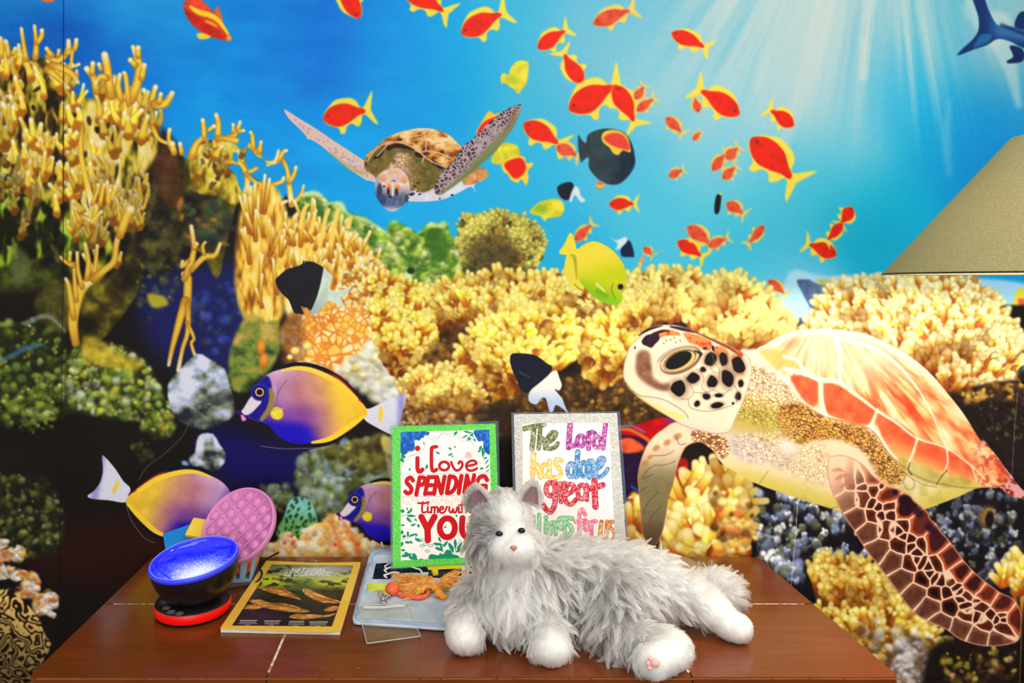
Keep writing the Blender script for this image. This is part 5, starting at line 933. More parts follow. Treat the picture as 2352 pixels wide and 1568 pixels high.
for i, nb in enumerate((3, 5, 5, 5, 5, 3)):
    y = -(R0-.005)+lane*(i+.5)
    for j in range(nb):
        x = (j-(nb-1)/2)*.0225+(.0 if nb == 5 else .0)
        if nb == 5 and math.hypot(x, y) > R0-.013: x *= .93
        bm = bmesh.new(); lathe(bm, [(.0084*math.cos(t), .0014+.0048*math.sin(t)) for t in np.linspace(0, math.pi/2, 9)], PM @ Matrix.Translation((x, y, 0)), 24)
        lathe(bm, [(.0102, .0014), (.0099, .0024), (.0093, .0024), (.009, .0014)], PM @ Matrix.Translation((x, y, 0)), 24); bmo('bubble', bm, M_PNK, pop)
Rb = Euler((math.radians(38), math.radians(6), math.radians(-8))).to_matrix()
bm = bmesh.new(); box(bm, W3(462, 1215, 1.222), (.044, .036, .011), Rb, .0035, 3); o = bmo('toy_block', bm, mat('yellow_block', (246, 208, 74), .5)); tag(o, 'yellow rounded block leaning behind the pink bubble toy', 'toy block')
bm = bmesh.new(); box(bm, W3(420, 1238, 1.228), (.062, .042, .009), Euler((math.radians(52), math.radians(-16), math.radians(14))).to_matrix(), .002, 2); o = bmo('toy_board', bm, mat('blue_board', (0, 132, 214), .45)); tag(o, 'bright blue flat board left of the yellow block', 'toy')
# ---------------------------------------------------------------- magazine
ZM = TOP+.0068
mz = empty('magazine', T3(670, 1370), 'yellow bordered nature magazine with orange fish on the cover', 'magazine')
MC = [(612, 1287), (829, 1290), (783, 1449), (505, 1443)]
pg = [T3(x, y, ZM) for x, y in ((614, 1290), (828, 1292), (781, 1448), (507, 1442))]
bm = bmesh.new()
slab('pages', [(p.x, p.y) for p in pg][::-1], TOP+.0004, ZM-.0006, speckle(mat('magazine_pages', (226, 222, 210), .8, .1), (206, 200, 186), (236, 232, 222), 60, stretch=(1, 1, 60)), mz, 0)
def mag():
    global K
    K = Sheet(500, 1280, 836, 1456, .6); K.a[...] = (250, 200, 66); new('cover>cover_picture')
    sl, X, Y = K.win(0, 0, 9e3, 9e3)
    IN = "624,1296 812,1298 762,1438 533,1436"
    def sky(X, Y, d):
        c = ramp((Y-1296)/142+.0*X, [(0, (96, 106, 66)), (.08, (140, 150, 126)), (.2, (150, 160, 100)), (.3, (116, 130, 46)), (.42, (60, 56, 24)), (.6, (50, 32, 16)), (.8, (44, 24, 24)), (1, (26, 18, 22))])
        n = noise(X, Y, 13, 4, 3, (.8, 2.2)); g = sm(n, .4, .56)*sm(Y, 1364, 1336)
        c = mixc(c, (20, 22, 12), sm(n, .48, .3)*.8); c = mixc(c, (206, 214, 40), g*sm(np.abs(Y-1334), 26, 6))
        c = mixc(c, (186, 196, 196), np.exp(-(((X-740)/56)**2+((Y-1312)/18)**2))*.95); return mixc(c, (70, 80, 40), np.exp(-(((X-690)/34)**2+((Y-1342)/13)**2))*.85)
    fill(IN, sky, soft=.7, smooth=0)
    fishc = lambda X, Y, d: mixc(mixc((246, 180, 86), (176, 98, 28), sm(noise(X, Y, 6, 3, 5, (.6, 2)), .3, .65)), (250, 206, 110), sm(d, -2, -7)*.35)
    for t in ("590,1344 606,1348 640,1348 664,1358 692,1376 676,1374 640,1366 604,1354", "694,1354 706,1352 726,1360 756,1372 782,1380 780,1384 744,1384 716,1374 702,1366", "572,1378 590,1376 606,1378 622,1384 660,1386 692,1396 712,1404 680,1406 640,1402 604,1394 586,1388", "558,1398 572,1388 592,1386 606,1392 590,1398", "664,1416 680,1410 712,1410 744,1412 770,1408 764,1414 738,1418 700,1422 676,1420", "744,1400 760,1392 776,1392 774,1400 752,1404"):
        fill(t, fishc, soft=1.3, smooth=3)
    for t in ("600,1350 640,1352 680,1370", "706,1360 740,1374 776,1382", "600,1386 650,1390 704,1402"): line(t, [.6, 1.4, .6], (110, 56, 14), soft=1.2, a=.7)
    fill("590,1404 640,1404 650,1424 600,1426", (60, 30, 50), soft=8, a=.7)
    new('cover>cover_title'); W = (246, 246, 240)
    GL = {'N': "0,1 0,0;0,0 .8,1;.8,1 .8,0", 'A': "0,1 .4,0;.4,0 .8,1;.15,.65 .65,.65", 'T': "0,0 .8,0;.4,0 .4,1", 'I': ".2,0 .2,1", 'O': ".4,0 .05,.25 .05,.75 .4,1 .75,.75 .75,.25 .4,0", 'L': "0,0 0,1;0,1 .6,1", 'G': ".75,.2 .4,0 .05,.3 .05,.7 .4,1 .75,.85;.75,.85 .75,.55;.75,.55 .45,.55", 'E': "0,0 0,1;0,0 .6,0;0,.5 .5,.5;0,1 .6,1", 'R': "0,1 0,0;0,0 .6,.05 .7,.25 .55,.5 0,.5;.3,.5 .75,1", 'P': "0,1 0,0;0,0 .6,.05 .7,.25 .55,.5 0,.5", 'H': "0,0 0,1;.75,0 .75,1;0,.5 .75,.5", 'C': ".75,.2 .4,0 .05,.3 .05,.7 .4,1 .75,.8"}
    def word(t, x0, y0, x1, h, sl, w):
        ws = [.5 if c == 'I' else 1. for c in t]; adv = (x1-x0)/sum(ws)
        for i, c in enumerate(t):
            for s in GL[c].split(';'): line([(x0+adv*(sum(ws[:i])+.84*a)-sl*b*h, y0+b*h) for a, b in P(s)], w, W, soft=.55, smooth=0 if len(P(s)) < 4 else 3)
    word('NATIONAL', 673, 1304.5, 756, 7.4, .5, .85); word('GEOGRAPHIC', 655, 1313.5, 766, 8.4, .5, .95)
    new('cover>cover_captions'); r = np.random.RandomState(2)
    for cx, w in ((571, 22), (626, 19), (682, 19), (732, 21)):
        for k in range(5):
            y = 1424.2+2.5*k+(.02*(cx-571)); ww = w*(1 if k < 4 else .3)*(.8+.2*r.rand()); x = cx-ww-.7*k
            while x < cx+ww-.7*k:
                l = 1.2+2.2*r.rand(); line([(x, y), (min(x+l, cx+ww-.7*k), y)], .75 if k == 0 else .45, (236, 232, 226), soft=.5, a=.9, smooth=0); x += l+1.1
    return K
PLN = lambda z: (lambda x, y: np.c_[(x-CX)/F*(F*(EYE-z)/(y-CY)), F*(EYE-z)/(y-CY), np.full(len(x), z)])
M_MAG = painted('magazine_cover_ink', .3, .35)
printmesh(mag(), PLN(ZM), M_MAG, mz, 'cover', P("612,1287 720,1292 829,1290 806,1370 783,1449 740,1452 640,1448 505,1443 560,1362"))
# ---------------------------------------------------------------- fidget mat
M_MAT = speckle(mat('mat_pale_blue_cloth', (190, 206, 222), .9, .1, sheen=.2), (176, 194, 212), (206, 218, 228), 34, .3, .7, .25); M_BIND = speckle(mat('mat_binding_cloth', (160, 180, 206), .9, .1), (150, 170, 198), (176, 194, 216), 60, .3, .7, .2)
mt = empty('fidget_mat', T3(930, 1370), 'pale blue padded cloth fidget mat lying left of the plush cat', 'fidget mat')
ZT = TOP+.0085
mc = [T3(842, 1290, ZT), T3(806, 1424, ZT), T3(1060, 1441, ZT), T3(1080, 1290, ZT)]
def matgrid(u, v, dz=0):
    a = mc[1].lerp(mc[2], u); b = mc[0].lerp(mc[3], u); p = a.lerp(b, v); e = min(u, v, 1-u)
    if v > .93:
        t = (v-.93)/.07; p = a.lerp(b, .93)+(b-a)*(.13*t)+Vector((0, 0, .024*t**2.4))
    return p+Vector((0, 0, dz))
V, Fc = [], []; nu, nv = 48, 44; rc = .06
for lay in (0, 1):
    for j in range(nv+1):
        for i in range(nu+1):
            u, v = i/nu, j/nv; uu, vv = min(u, 1-u), min(v, 1-v)
            if uu < rc and vv < rc*1.6:
                qx, qy = (rc-uu)/rc, (rc*1.6-vv)/(rc*1.6); s = max(qx, qy)/math.hypot(qx, qy) if math.hypot(qx, qy) else 1
                du, dv = rc*(1-qx*s), rc*1.6*(1-qy*s); u = du if u < .5 else 1-du; v = dv if v < .5 else 1-dv
            uu, vv = min(u, 1-u)*.3, min(v, 1-v)*.2; e = sm(np.float64(min(uu, vv)), 0, .004)
            pf = .0006*math.sin(u*40)*math.sin(v*37)*e
            V.append(matgrid(u, v, (-.0035+.0035*e+pf) if lay == 0 else -.0078+(.0015*(1-e))))
n1 = (nu+1)*(nv+1)
for j in range(nv):
    for i in range(nu):
        q = j*(nu+1)+i; Fc.append((q, q+1, q+nu+2, q+nu+1)); Fc.append((n1+q, n1+q+nu+1, n1+q+nu+2, n1+q+1))
for i in range(nu): Fc += [(i, n1+i, n1+i+1, i+1), (nv*(nu+1)+i, nv*(nu+1)+i+1, n1+nv*(nu+1)+i+1, n1+nv*(nu+1)+i)]
for j in range(nv): Fc += [(j*(nu+1), (j+1)*(nu+1), n1+(j+1)*(nu+1), n1+j*(nu+1)), (j*(nu+1)+nu, n1+j*(nu+1)+nu, n1+(j+1)*(nu+1)+nu, (j+1)*(nu+1)+nu)]
mesh('pad', V, Fc, M_MAT, mt)
loop = [(.03, .2), (.03, .5), (.03, .86), (.05, .95), (.1, .985), (.5, .985), (.9, .985), (.97, .9), (.97, .5), (.97, .12), (.94, .03), (.8, .018), (.4, .018), (.08, .018), (.04, .06), (.03, .2)]
bm = bmesh.new(); tube(bm, cr3([matgrid(u, v, -.0012) for u, v in loop], 8), .0028, 8, False); bmo('binding', bm, M_BIND, mt, label='darker blue bound edge')
M_NAVY = speckle(mat('navy_cloth', (20, 26, 50), .95, .1), (14, 20, 40), (34, 42, 70), 90)
def patch(name, t, m, z=.0012, th=.0008, label=None): return slab(name, [(p.x, p.y) for p in (T3(x, y, ZT+z) for x, y in P(t))][::-1], ZT+z-th, ZT+z, m, mt, .0003, label=label)
patch('patch', "869,1269 856,1328 896,1328 905,1316 936,1314 1060,1310 1060,1284 960,1284 940,1268", M_NAVY, label='navy cloth patch')
patch('strip', "986,1312 1060,1306 1060,1324 980,1326", mat('dark_cloth', (40, 38, 20), .9))
patch('ribbon', "844,1340 880,1338 1000,1344 1030,1340 1030,1354 980,1358 880,1355 845,1354", speckle(mat('lime_ribbon', (214, 226, 60), .7), (206, 220, 50), (226, 234, 90), 60), .0016, .001, 'lime green ribbon')
patch('ribbon', "980,1300 1060,1296 1060,1304 984,1308", mat('yellow_ribbon', (226, 206, 30), .7), .0018, .001, 'yellow ribbon under the green framed sign')
M_LACE = mat('white_lace_cord', (226, 224, 226), .8)
for t in ("876,1244 880,1256 888,1268 896,1274 894,1282 889,1287", "903,1286 896,1290 890,1294 884,1297 889,1300", "903,1298 895,1300 888,1303 883,1306 889,1308", "917,1312 904,1311 896,1313 888,1316 882,1318 889,1320", "945,1298 955,1302 966,1306 970,1314"):
    q = P(t); pts = [T3(x, y+3, ZT+.004) if y > 1262 else W3(x, y, 1.285) for x, y in q]; pts[-1].z -= .003
    bm = bmesh.new(); tube(bm, cr3(pts, 5), .0016, 8); bmo('lace', bm, M_LACE, mt, label='white lace cord')
bm = bmesh.new(); c = T3(999, 1314, ZT+.006); box(bm, c, (.010, .011, .009), Euler((0, 0, .3)), .002); o = bmo('bead', bm, mat('yellow_bead', (240, 196, 40), .4), mt, label='yellow bead')
# ---------------------------------------------------------------- vinyl pouch
pq = [T3(823, 1388, ZT+.004), T3(937, 1384, ZT+.004), T3(966, 1461, TOP+.003), T3(843, 1478, TOP+.003)]
pouch = empty('vinyl_pouch', T3(890, 1430), 'clear vinyl zip pouch lying over the front edge of the blue mat', 'pouch')
V, Fc = [], []; nu, nv = 24, 20
for lay in (0, 1):
    for j in range(nv+1):
        for i in range(nu+1):
            u, v = i/nu, j/nv; p = pq[0].lerp(pq[1], u).lerp(pq[3].lerp(pq[2], u), v)
            zb = ZT+.0022 if p.y > 1.048 else TOP+.0025+max(0, (p.y-1.035)/.013)*(ZT-TOP)
            p.z = max(zb, TOP+.0022)+.0012*math.sin(u*9+v*7)*math.sin(v*11)*min(1, 6*min(u, v, 1-u, 1-v))+(.0009 if lay == 0 else -.0006); V.append(p)
n1 = (nu+1)*(nv+1)
for j in range(nv):
    for i in range(nu): q = j*(nu+1)+i; Fc += [(q, q+1, q+nu+2, q+nu+1), (n1+q, n1+q+nu+1, n1+q+nu+2, n1+q+1)]
M_VIN = film('clear_vinyl', (206, 200, 150), .9, .05); mesh('film', V, Fc, M_VIN, pouch)
def edge(i0): return [V[k] for k in i0]
pr = edge(range(0, nu+1))+edge([j*(nu+1)+nu for j in range(1, nv+1)])+edge([nv*(nu+1)+i for i in range(nu-1, -1, -1)])+edge([j*(nu+1) for j in range(nv-1, -1, -1)])
bm = bmesh.new(); tube(bm, pr, .0009, 6, False); bmo('welded_seam', bm, film('clear_seam', (226, 226, 214), .55, .15), pouch)
bm = bmesh.new(); r0 = [V[(2)*(nu+1)+i]+Vector((0, 0, .0012)) for i in range(2, nu-1)]; tube(bm, r0, .0011, 6); tube(bm, [p+Vector((0, -.004, 0)) for p in r0], .0008, 6); bmo('zip_closure', bm, film('zip_white', (240, 240, 232), .25, .2), pouch, label='whitish zip closure')
# ---------------------------------------------------------------- orange tassel, bell keyring
M_ORG = mat('orange_yarn', (252, 176, 84), .75, .2); M_COR = mat('coral_plastic', (240, 100, 60), .3, .45); M_STL = mat('clasp_steel', (190, 186, 180), .25, metal=1)
ts = empty('tassel', T3(1000, 1355, ZT), 'orange fringed tassel spread on the blue mat below the green framed sign', 'tassel')
r = np.random.RandomState(8); bm = bmesh.new(); kn = T3(1002, 1352, ZT+.008)
for i in range(330):
    rt = r.rand() < .3
    if rt: e = T3(1050+30*r.rand(), 1302+52*r.rand(), ZT+.004+.012*r.rand())
    else: e = T3(896+70*r.rand()**1.3, 1314+40*r.rand(), ZT+.003+.006*r.rand())
    if not rt and r.rand() < .14: e = T3(918+24*r.rand(), 1362+16*r.rand(), ZT+.003)
    m1 = kn.lerp(e, .35)+Vector((.003*r.randn(), .002*r.randn(), .006+.005*r.rand())); m2 = kn.lerp(e, .7)+Vector((.005*r.randn(), .004*r.randn(), .004*r.rand()))
    if not rt: m1 += Vector((0, .006, 0))
    tube(bm, cr3([kn+Vector((.0025*r.randn(), .002*r.randn(), .001*r.randn())), m1, m2, e], 3), [.00042]*9+[.0003], 4, False)
bmo('fringe', bm, speckle(M_ORG, (250, 164, 70), (254, 204, 120), 120), ts)
bm = bmesh.new(); tube(bm, cr3([kn+Vector((-.004, .006, .002)), kn, kn+Vector((.006, -.008, -.002)), T3(1016, 1372, ZT+.004), T3(1024, 1368, ZT+.004)], 4), [.004, .0046, .005, .0052, .0046, .004, .0042, .005, .005, .0044, .004, .004, .004, .004, .003, .003, .003][:17], 10); ball(bm, T3(1006, 1362, ZT+.0075), .0058); bmo('knot', bm, mat('orange_cord', (246, 160, 50), .7), ts)
kr = empty('keyring', T3(905, 1355, ZT), 'coral orange bell with loop clip and steel clasp on the mat', 'keyring')
bc = T3(901, 1352, ZT+.0105); bm = bmesh.new(); ball(bm, bc, .0108, (1, 1, .96)); bmo('bell', bm, M_COR, kr)
bm = bmesh.new(); tube(bm, [bc+Vector((.0111*math.cos(t), .0111*math.sin(t)*.4, .0111*math.sin(t)*.75)) for t in np.linspace(0, 2*math.pi, 33)], .0006, 6, False); bmo('bell_seam', bm, mat('bell_seam_dark', (196, 66, 40), .4), kr)
lp = [T3(914, 1363, ZT+.005), T3(940, 1369, ZT+.004), T3(962, 1372, ZT+.004), T3(978, 1368, ZT+.004), T3(983, 1360, ZT+.005), T3(976, 1353, ZT+.006), T3(960, 1355, ZT+.006), T3(944, 1358, ZT+.006)]
bm = bmesh.new(); tube(bm, cr3(lp, 6), .0036, 10); bmo('loop_clip', bm, M_COR, kr)
bm = bmesh.new(); box(bm, T3(967, 1355, ZT+.0085), (.011, .008, .007), Euler((0, 0, .1)), .0015); bmo('connector', bm, mat('yellow_connector', (250, 196, 40), .4), kr, label='yellow connector')
bm = bmesh.new(); box(bm, T3(884, 1361, ZT+.005), (.007, .006, .005), None, .001); bmo('connector', bm, bpy.data.materials['yellow_connector'], kr, label='yellow connector')
def ring(c, R, r_, rot): bm = bmesh.new(); M_ = Matrix.Translation(c) @ Euler(rot).to_matrix().to_4x4(); tube(bm, [M_ @ Vector((R*math.cos(t), R*math.sin(t)*1.3, 0)) for t in np.linspace(0, 2*math.pi, 25)], r_, 6, False); return bm
for x, y, R, rt in ((874, 1364, .0036, (.5, .2, .3)), (880, 1371, .0034, (.9, .3, 1)), (886, 1369, .003, (1.1, 0, .2)), (882, 1379, .0044, (.4, .1, .8)), (893, 1367, .0036, (.7, .6, 1.6))):
    bmo('clasp_link', ring(T3(x, y, ZT+.006), R, .0011, rt), M_STL, kr, label='steel link')
bm = bmesh.new(); tube(bm, cr3([T3(888, 1366, ZT+.006), T3(884, 1374, ZT+.006), T3(876, 1378, ZT+.006), T3(876, 1384, ZT+.005)], 4), [.0012, .0016, .0018, .002, .0022, .0022, .0022, .002, .002, .0018, .0016, .0014, .001], 8); bmo('clasp', bm, M_STL, kr, label='steel clasp')
# ---------------------------------------------------------------- clear bag behind the cat
cb = empty('clear_bottle', T3(1500, 1330), 'clear plastic bottle with red band mostly hidden behind the plush cat', 'bottle')
A = T3(1562, 1322, TOP)+Vector((0, 0, .001)); ax = Vector((-.72, .42, 0)).normalized()
Mb = Matrix.Translation(Vector((W3(1550, 1300, 1.19).x, 1.19, TOP+.0247))) @ Vector((1, 0, 0)).rotation_difference(Vector((-.55, .6, .0)).normalized()).to_matrix().to_4x4() @ Euler((0, math.pi/2, 0)).to_matrix().to_4x4()
bm = bmesh.new(); lathe(bm, [(0, -.046), (.013, -.044), (.021, -.034), (.024, -.02), (.024, .05), (.010, .066), (.009, .075)], Mb, 40); bmo('bottle_body', bm, film('clear_plastic', (226, 206, 170), .78, .08), cb)
bm = bmesh.new(); lathe(bm, [(.0243, .0), (.0245, .001), (.0245, .03), (.0243, .031)], Mb, 40); bmo('band', bm, mat('red_band', (206, 24, 28), .4), cb, label='red printed band')
# ---------------------------------------------------------------- the two laminated signs
def plane3(a, b, c):
    n = (b-a).cross(c-a).normalized(); e = Vector((0, 0, EYE)); k = n.dot(a-e)
    def f(x, y):
        d = np.c_[(x-CX)/F, np.ones(len(x)), -(y-CY)/F]; t = k/(d@np.array(n)); return d*t[:, None]+np.array(e)
    return f, n
def ell(cx, cy, rx, ry, n=14, a0=0, a1=2*math.pi): return [(cx+rx*math.cos(t), cy+ry*math.sin(t)) for t in np.linspace(a0, a1, n)]
def sign1():
    global K
    K = Sheet(894, 962, 1152, 1310, .75); K.a[...] = (246, 241, 236)
    Z = lambda t: [(880+.2423*x, 950+.2423*y) for x, y in (P(t) if isinstance(t, str) else t)]
    s = .2423; TE, BL, RD = (8, 140, 104), (6, 80, 176), (196, 0, 16)
    new('paper>drawing')
    for t in ("165,175 420,168 425,205 395,205 385,225 355,235 345,255 300,250 300,300 290,350 240,360 210,385 165,370", "862,160 1005,155 1012,375 975,370 950,330 945,260 905,262 880,225"):
        fill(Z(t), lambda X, Y, d: mixc(BL, (30, 120, 214), sm(noise(X, Y, 7, 2, 3), .45, .7)), soft=.8, smooth=3)
    for t in ("420,220 500,250 560,190 640,215 700,215 760,260 820,260 880,310", "430,205 520,230 560,180 640,190 700,190 780,245 850,250", "240,400 300,390 370,350 400,290", "200,640 170,560 190,480 230,420 300,380"): line(Z(t), .45, (120, 120, 150), soft=.5, a=.7)
    def leaf(x, y, a, l, w, c=TE): ca, sa = math.cos(a), math.sin(a); fill(Z([(x+ca*l*u-sa*w*v, y+sa*l*u+ca*w*v) for u, v in ((0, 0), (.3, 1), (.7, .8), (1, 0), (.7, -.8), (.3, -1))]), c, soft=.6, smooth=3)
    for q in ((700, 165, 2.2, 50, 12), (760, 165, .2, 90, 9), (800, 200, 2.6, 60, 8), (820, 190, .6, 50, 8), (860, 180, 2.4, 60, 7), (790, 225, .2, 50, 7), (830, 240, 2.9, 40, 7), (860, 230, 1.2, 40, 8), (930, 300, 1.9, 60, 12), (940, 320, 1.5, 100, 11), (925, 340, 2.4, 40, 9), (960, 350, 1.8, 50, 8), (985, 410, 2.6, 40, 9), (1000, 430, 2.2, 60, 7), (1005, 480, 2.3, 60, 6), (1005, 530, 2.6, 40, 6), (915, 520, -.1, 40, 10),
              (170, 390, .6, 50, 18), (165, 420, .9, 50, 16), (500, 360, .5, 45, 9), (385, 265, 1.5, 30, 6), (420, 480, 1.9, 50, 12), (250, 515, 1.5, 25, 9), (620, 320, .6, 35, 9), (670, 310, .5, 22, 7), (615, 395, -.4, 50, 9), (655, 392, 1.5, 25, 6),
              (165, 920, .1, 40, 18), (220, 885, 1.1, 40, 6), (225, 945, -.6, 60, 12), (225, 965, .05, 85, 12), (220, 980, .8, 70, 14), (270, 890, 1.9, 40, 9), (300, 990, 1.0, 35, 8), (330, 1045, 1.3, 35, 12), (260, 1060, -.3, 55, 10), (165, 1055, .0, 45, 8), (165, 1120, .2, 30, 20), (235, 1110, 1.6, 60, 11), (180, 1165, -.2, 40, 14), (240, 1160, -.3, 90, 10), (205, 1215, .1, 55, 13), (255, 1200, 1.0, 40, 9), (320, 1135, 1.9, 40, 6), (300, 1180, .5, 70, 13), (165, 1230, .3, 28, 24), (170, 1290, .1, 40, 12),
              (170, 1350, -.2, 110, 16), (200, 1310, .6, 80, 14), (285, 1320, 1.2, 80, 20), (240, 1360, .2, 90, 14), (340, 1380, .2, 60, 12), (525, 1165, 1.2, 60, 10), (470, 1230, .1, 100, 13), (490, 1265, .4, 90, 13), (570, 1260, -.9, 70, 12), (560, 1290, -1.9, 60, 10), (620, 1220, 1.1, 110, 16), (680, 1185, 1.5, 100, 13), (700, 1290, -1.0, 90, 13), (690, 1310, -.5, 100, 14), (630, 1240, .8, 60, 12), (690, 955, 1.2, 25, 8), (600, 1065, 2.5, 30, 7)): leaf(*q)
    for t in ("170,970 225,960 280,975", "175,1190 230,1180 290,1150 330,1150", "565,1310 560,1260 600,1210", "690,1310 685,1250 740,1200"): line(Z(t), .5, TE, soft=.5)
    fill(Z("440,1380 450,1330 520,1340 540,1320 570,1330 600,1290 640,1295 660,1330 700,1340 720,1365 620,1372"), TE, soft=.8)
    for x, y in ((385, 1195), (400, 1235), (450, 1250), (420, 1300), (370, 1250), (340, 1195)): line(Z(ell(x, y, 22, 11, 10)), .6, TE, soft=.5, smooth=0)
    for x in range(190, 760, 46):
        y = 805+18*((x//46) % 3); line(Z([(x, 785), (x, y)]), .25, (236, 150, 140), soft=.4); line(Z(ell(x, y+10, 12+8*((x//46) % 2), 13, 10)), .4, (236, 140, 130), soft=.5, smooth=0)
    for x, y, a in ((808, 385, 26), (785, 405, 14), (830, 405, 14), (808, 425, 10)): blob(880+s*x, 950+s*y, a*s, a*s, 0, (250, 170, 160), .3, 0, .8)
    for t in ("200,578 620,568 1010,560", "175,788 500,782 860,768"): line(Z(t), .4, (130, 124, 130), soft=.5)
    def tx(name, strokes, w, ww=None):
        new('paper>lettering')
        for q in strokes.split(';'):
            p = Z(q); line(p, ww if ww else w*s, RD, soft=.6, smooth=0 if len(p) < 3 else 5)
    tx('i', "325,420 325,520;325,520 335,545 355,545 372,528", 20); blob(880+s*326, 950+s*328, 26*s, 26*s, 0, RD, .12, 0)
    tx('love', "505,312 470,318 458,345 458,500;458,500 466,536 485,542 505,528", 17)
    for q in (ell(578, 495, 46, 40, 16),): line(Z(q), 13*s, RD, soft=.6, smooth=0)
    for q in ("645,458 660,500 690,536 725,528 748,495 748,465 728,452 715,470", "785,495 850,485 882,470 868,448 832,446 795,470 788,500 805,532 845,538 888,518"): line(Z(q), 12*s, RD, soft=.6, smooth=5)
    tx('spending', "282,632 262,606 232,618 224,652 252,684 268,712 258,744 230,754 210,738;314,765 346,604;346,604 386,606 396,638 376,668 334,676;398,760 428,602;428,602 484,600;414,678 464,676;398,756 458,754;482,758 510,600;510,600 552,752;552,752 582,596;604,750 630,594;630,594 674,602 694,644 678,706 640,746 604,750;716,750 742,590;768,746 794,588;794,588 832,740;832,740 862,584;985,628 960,592 915,602 890,652 890,702 920,736 965,726 972,682;972,682 935,682", 20)
    tx('time with', "376,836 368,890 374,934 404,930;332,846 380,848 432,838;424,882 422,930 444,932;456,936 458,884;458,894 480,882 488,904 486,936;486,896 508,882 518,904 518,934;538,912 566,902 566,884 546,884 534,912 546,938 580,930 604,880;626,884 628,922 648,934 662,902 668,932 688,930 704,884;716,886 716,930 730,934;748,840 744,934;728,866 772,862;790,836 788,934;790,896 812,884 820,934", 9)
    blob(880+s*424, 950+s*858, 8*s, 8*s, 0, RD, .2, 0); blob(880+s*716, 950+s*864, 8*s, 8*s, 0, RD, .2, 0)
    tx('you', "362,978 420,1092;486,976 420,1092;420,1092 424,1196", 30); line(Z(ell(608, 1080, 72, 90, 22)), 28*s, RD, soft=.6, smooth=0); line(Z("752,988 748,1110 800,1172 864,1110 868,986"), 28*s, RD, soft=.6)
    new('paper>glitter_border'); r = np.random.RandomState(5)
    B = Z("85,120 1065,93 1110,1400 90,1465"); I = Z("164,172 1006,152 1032,1352 168,1388")
    sl, X, Y = K.win(0, 0, 9e3, 9e3); d = sd(np.array(I), X, Y); g = r.rand(*d.shape)
    c = mixc((60, 196, 66), (150, 240, 110), g**2); c = mixc(c, (24, 140, 40), (g < .16)*.8); c = mixc(c, (220, 250, 190), (g > .96)*.8)
    K.blend(sl, sm(d, -.4, .4), c, PID); return K, B
def sign2():
    global K
    K = Sheet(1172, 940, 1452, 1302, .75); K.a[...] = (245, 240, 238); s = .2168
    Z = lambda t: [(1160+s*x, 930+s*y) for x, y in (P(t) if isinstance(t, str) else t)]
    def wd(col, dark, items, seed):
        new('paper>lettering')
        for p, w in items:
            p = Z(p); line(p, w*s+.7, dark, soft=.6, smooth=0 if len(p) < 3 else 5)
        for p, w in items:
            p = Z(p); i0 = K.a.copy(); line(p, w*s-.2, col, soft=.5, smooth=0 if len(p) < 3 else 5)
        lt = tuple(np.clip(np.array(col)*.25+190, 0, 255))
        for p, w in items:
            q = Z(p); x0, y0 = min(a for a, b in q)-w*s, min(b for a, b in q)-w*s; x1, y1 = max(a for a, b in q)+w*s, max(b for a, b in q)+w*s
            W = K.win(x0, y0, x1, y1); sl, X, Y = W; v = K.a[sl]; is_ = np.abs(v-np.array(col, np.float32)).sum(-1) < 30; n = noise(X, Y, 4.2, 2, seed); K.blend(sl, is_*sm(np.abs(n-.5), .07, .02)*.75, lt)
            K.blend(sl, is_*sm(n, .62, .68)*.8, lt)
    wd((92, 104, 40), (60, 70, 26), [("205,250 300,228 410,208", 24), ("305,235 298,350 284,462", 24), ("376,205 366,330 356,458", 21), ("362,380 396,350 414,400 424,462", 18), ("436,410 510,360 540,300 500,290 450,350 430,420 466,462 530,446 558,405", 20)], 1)
    wd((160, 26, 136), (110, 10, 96), [("690,198 680,330 672,448", 27), ("672,440 748,424", 24), (ell(802, 380, 40, 56, 14), 20), ("884,296 884,380 884,462", 22), ("884,320 916,286 954,300", 20), (ell(975, 392, 38, 58, 14), 20), ("1066,195 1050,320 1038,456", 23)], 2)
    wd((240, 194, 74), (206, 150, 40), [("302,515 296,620 290,745", 25), ("302,660 336,626 352,690 372,768", 20), (ell(425, 690, 42, 62, 14), 20), ("470,590 472,680 474,764", 20), ("596,590 552,572 530,614 572,670 592,726 556,766 510,762", 20)], 3)
    wd((58, 130, 196), (30, 80, 130), [("770,496 762,620 758,758", 25), (ell(700, 690, 38, 72, 14), 20), (ell(832, 680, 34, 76, 14), 20), ("890,590 892,680 892,768", 20), ("892,640 918,586 936,640 940,762", 18), ("962,690 1020,640 1050,572 1004,566 968,650 962,730 996,764 1054,726 1086,676", 20)], 4)
    wd((206, 20, 42), (120, 10, 24), [(ell(482, 890, 48, 70, 14), 24), ("528,820 532,940 526,1050 486,1130 440,1110 402,1058", 26), ("586,830 590,920 594,1022", 22), ("594,860 626,826 660,842", 20), ("640,960 716,906 720,846 664,850 634,940 650,1030 700,1050 752,1000", 22), (ell(814, 920, 44, 74, 14), 22), ("866,846 866,920 868,1004", 20), ("946,802 950,940 958,1076", 30), ("884,888 960,872 1034,846", 28)], 5)
    wd((126, 200, 140), (60, 130, 80), [("434,1236 432,1290 434,1350", 20), (ell(434, 1190, 10, 10, 8), 12), ("486,1246 484,1360", 18), ("486,1262 520,1240 534,1300 536,1370", 16), (ell(596, 1250, 34, 56, 12), 20), ("628,1190 630,1300 640,1400", 18), ("712,1204 660,1196 640,1236 690,1280 708,1330 676,1380", 20), ("300,1180 300,1370", 18), ("360,1160 360,1370", 18)], 6)
    wd((236, 116, 150), (190, 70, 110), [("846,1160 818,1106 790,1150 788,1310 784,1400", 18), ("746,1236 800,1228 850,1216", 17), (ell(866, 1280, 28, 46, 12), 16), ("916,1236 916,1380", 16), ("916,1260 940,1228 966,1232", 16)], 7)
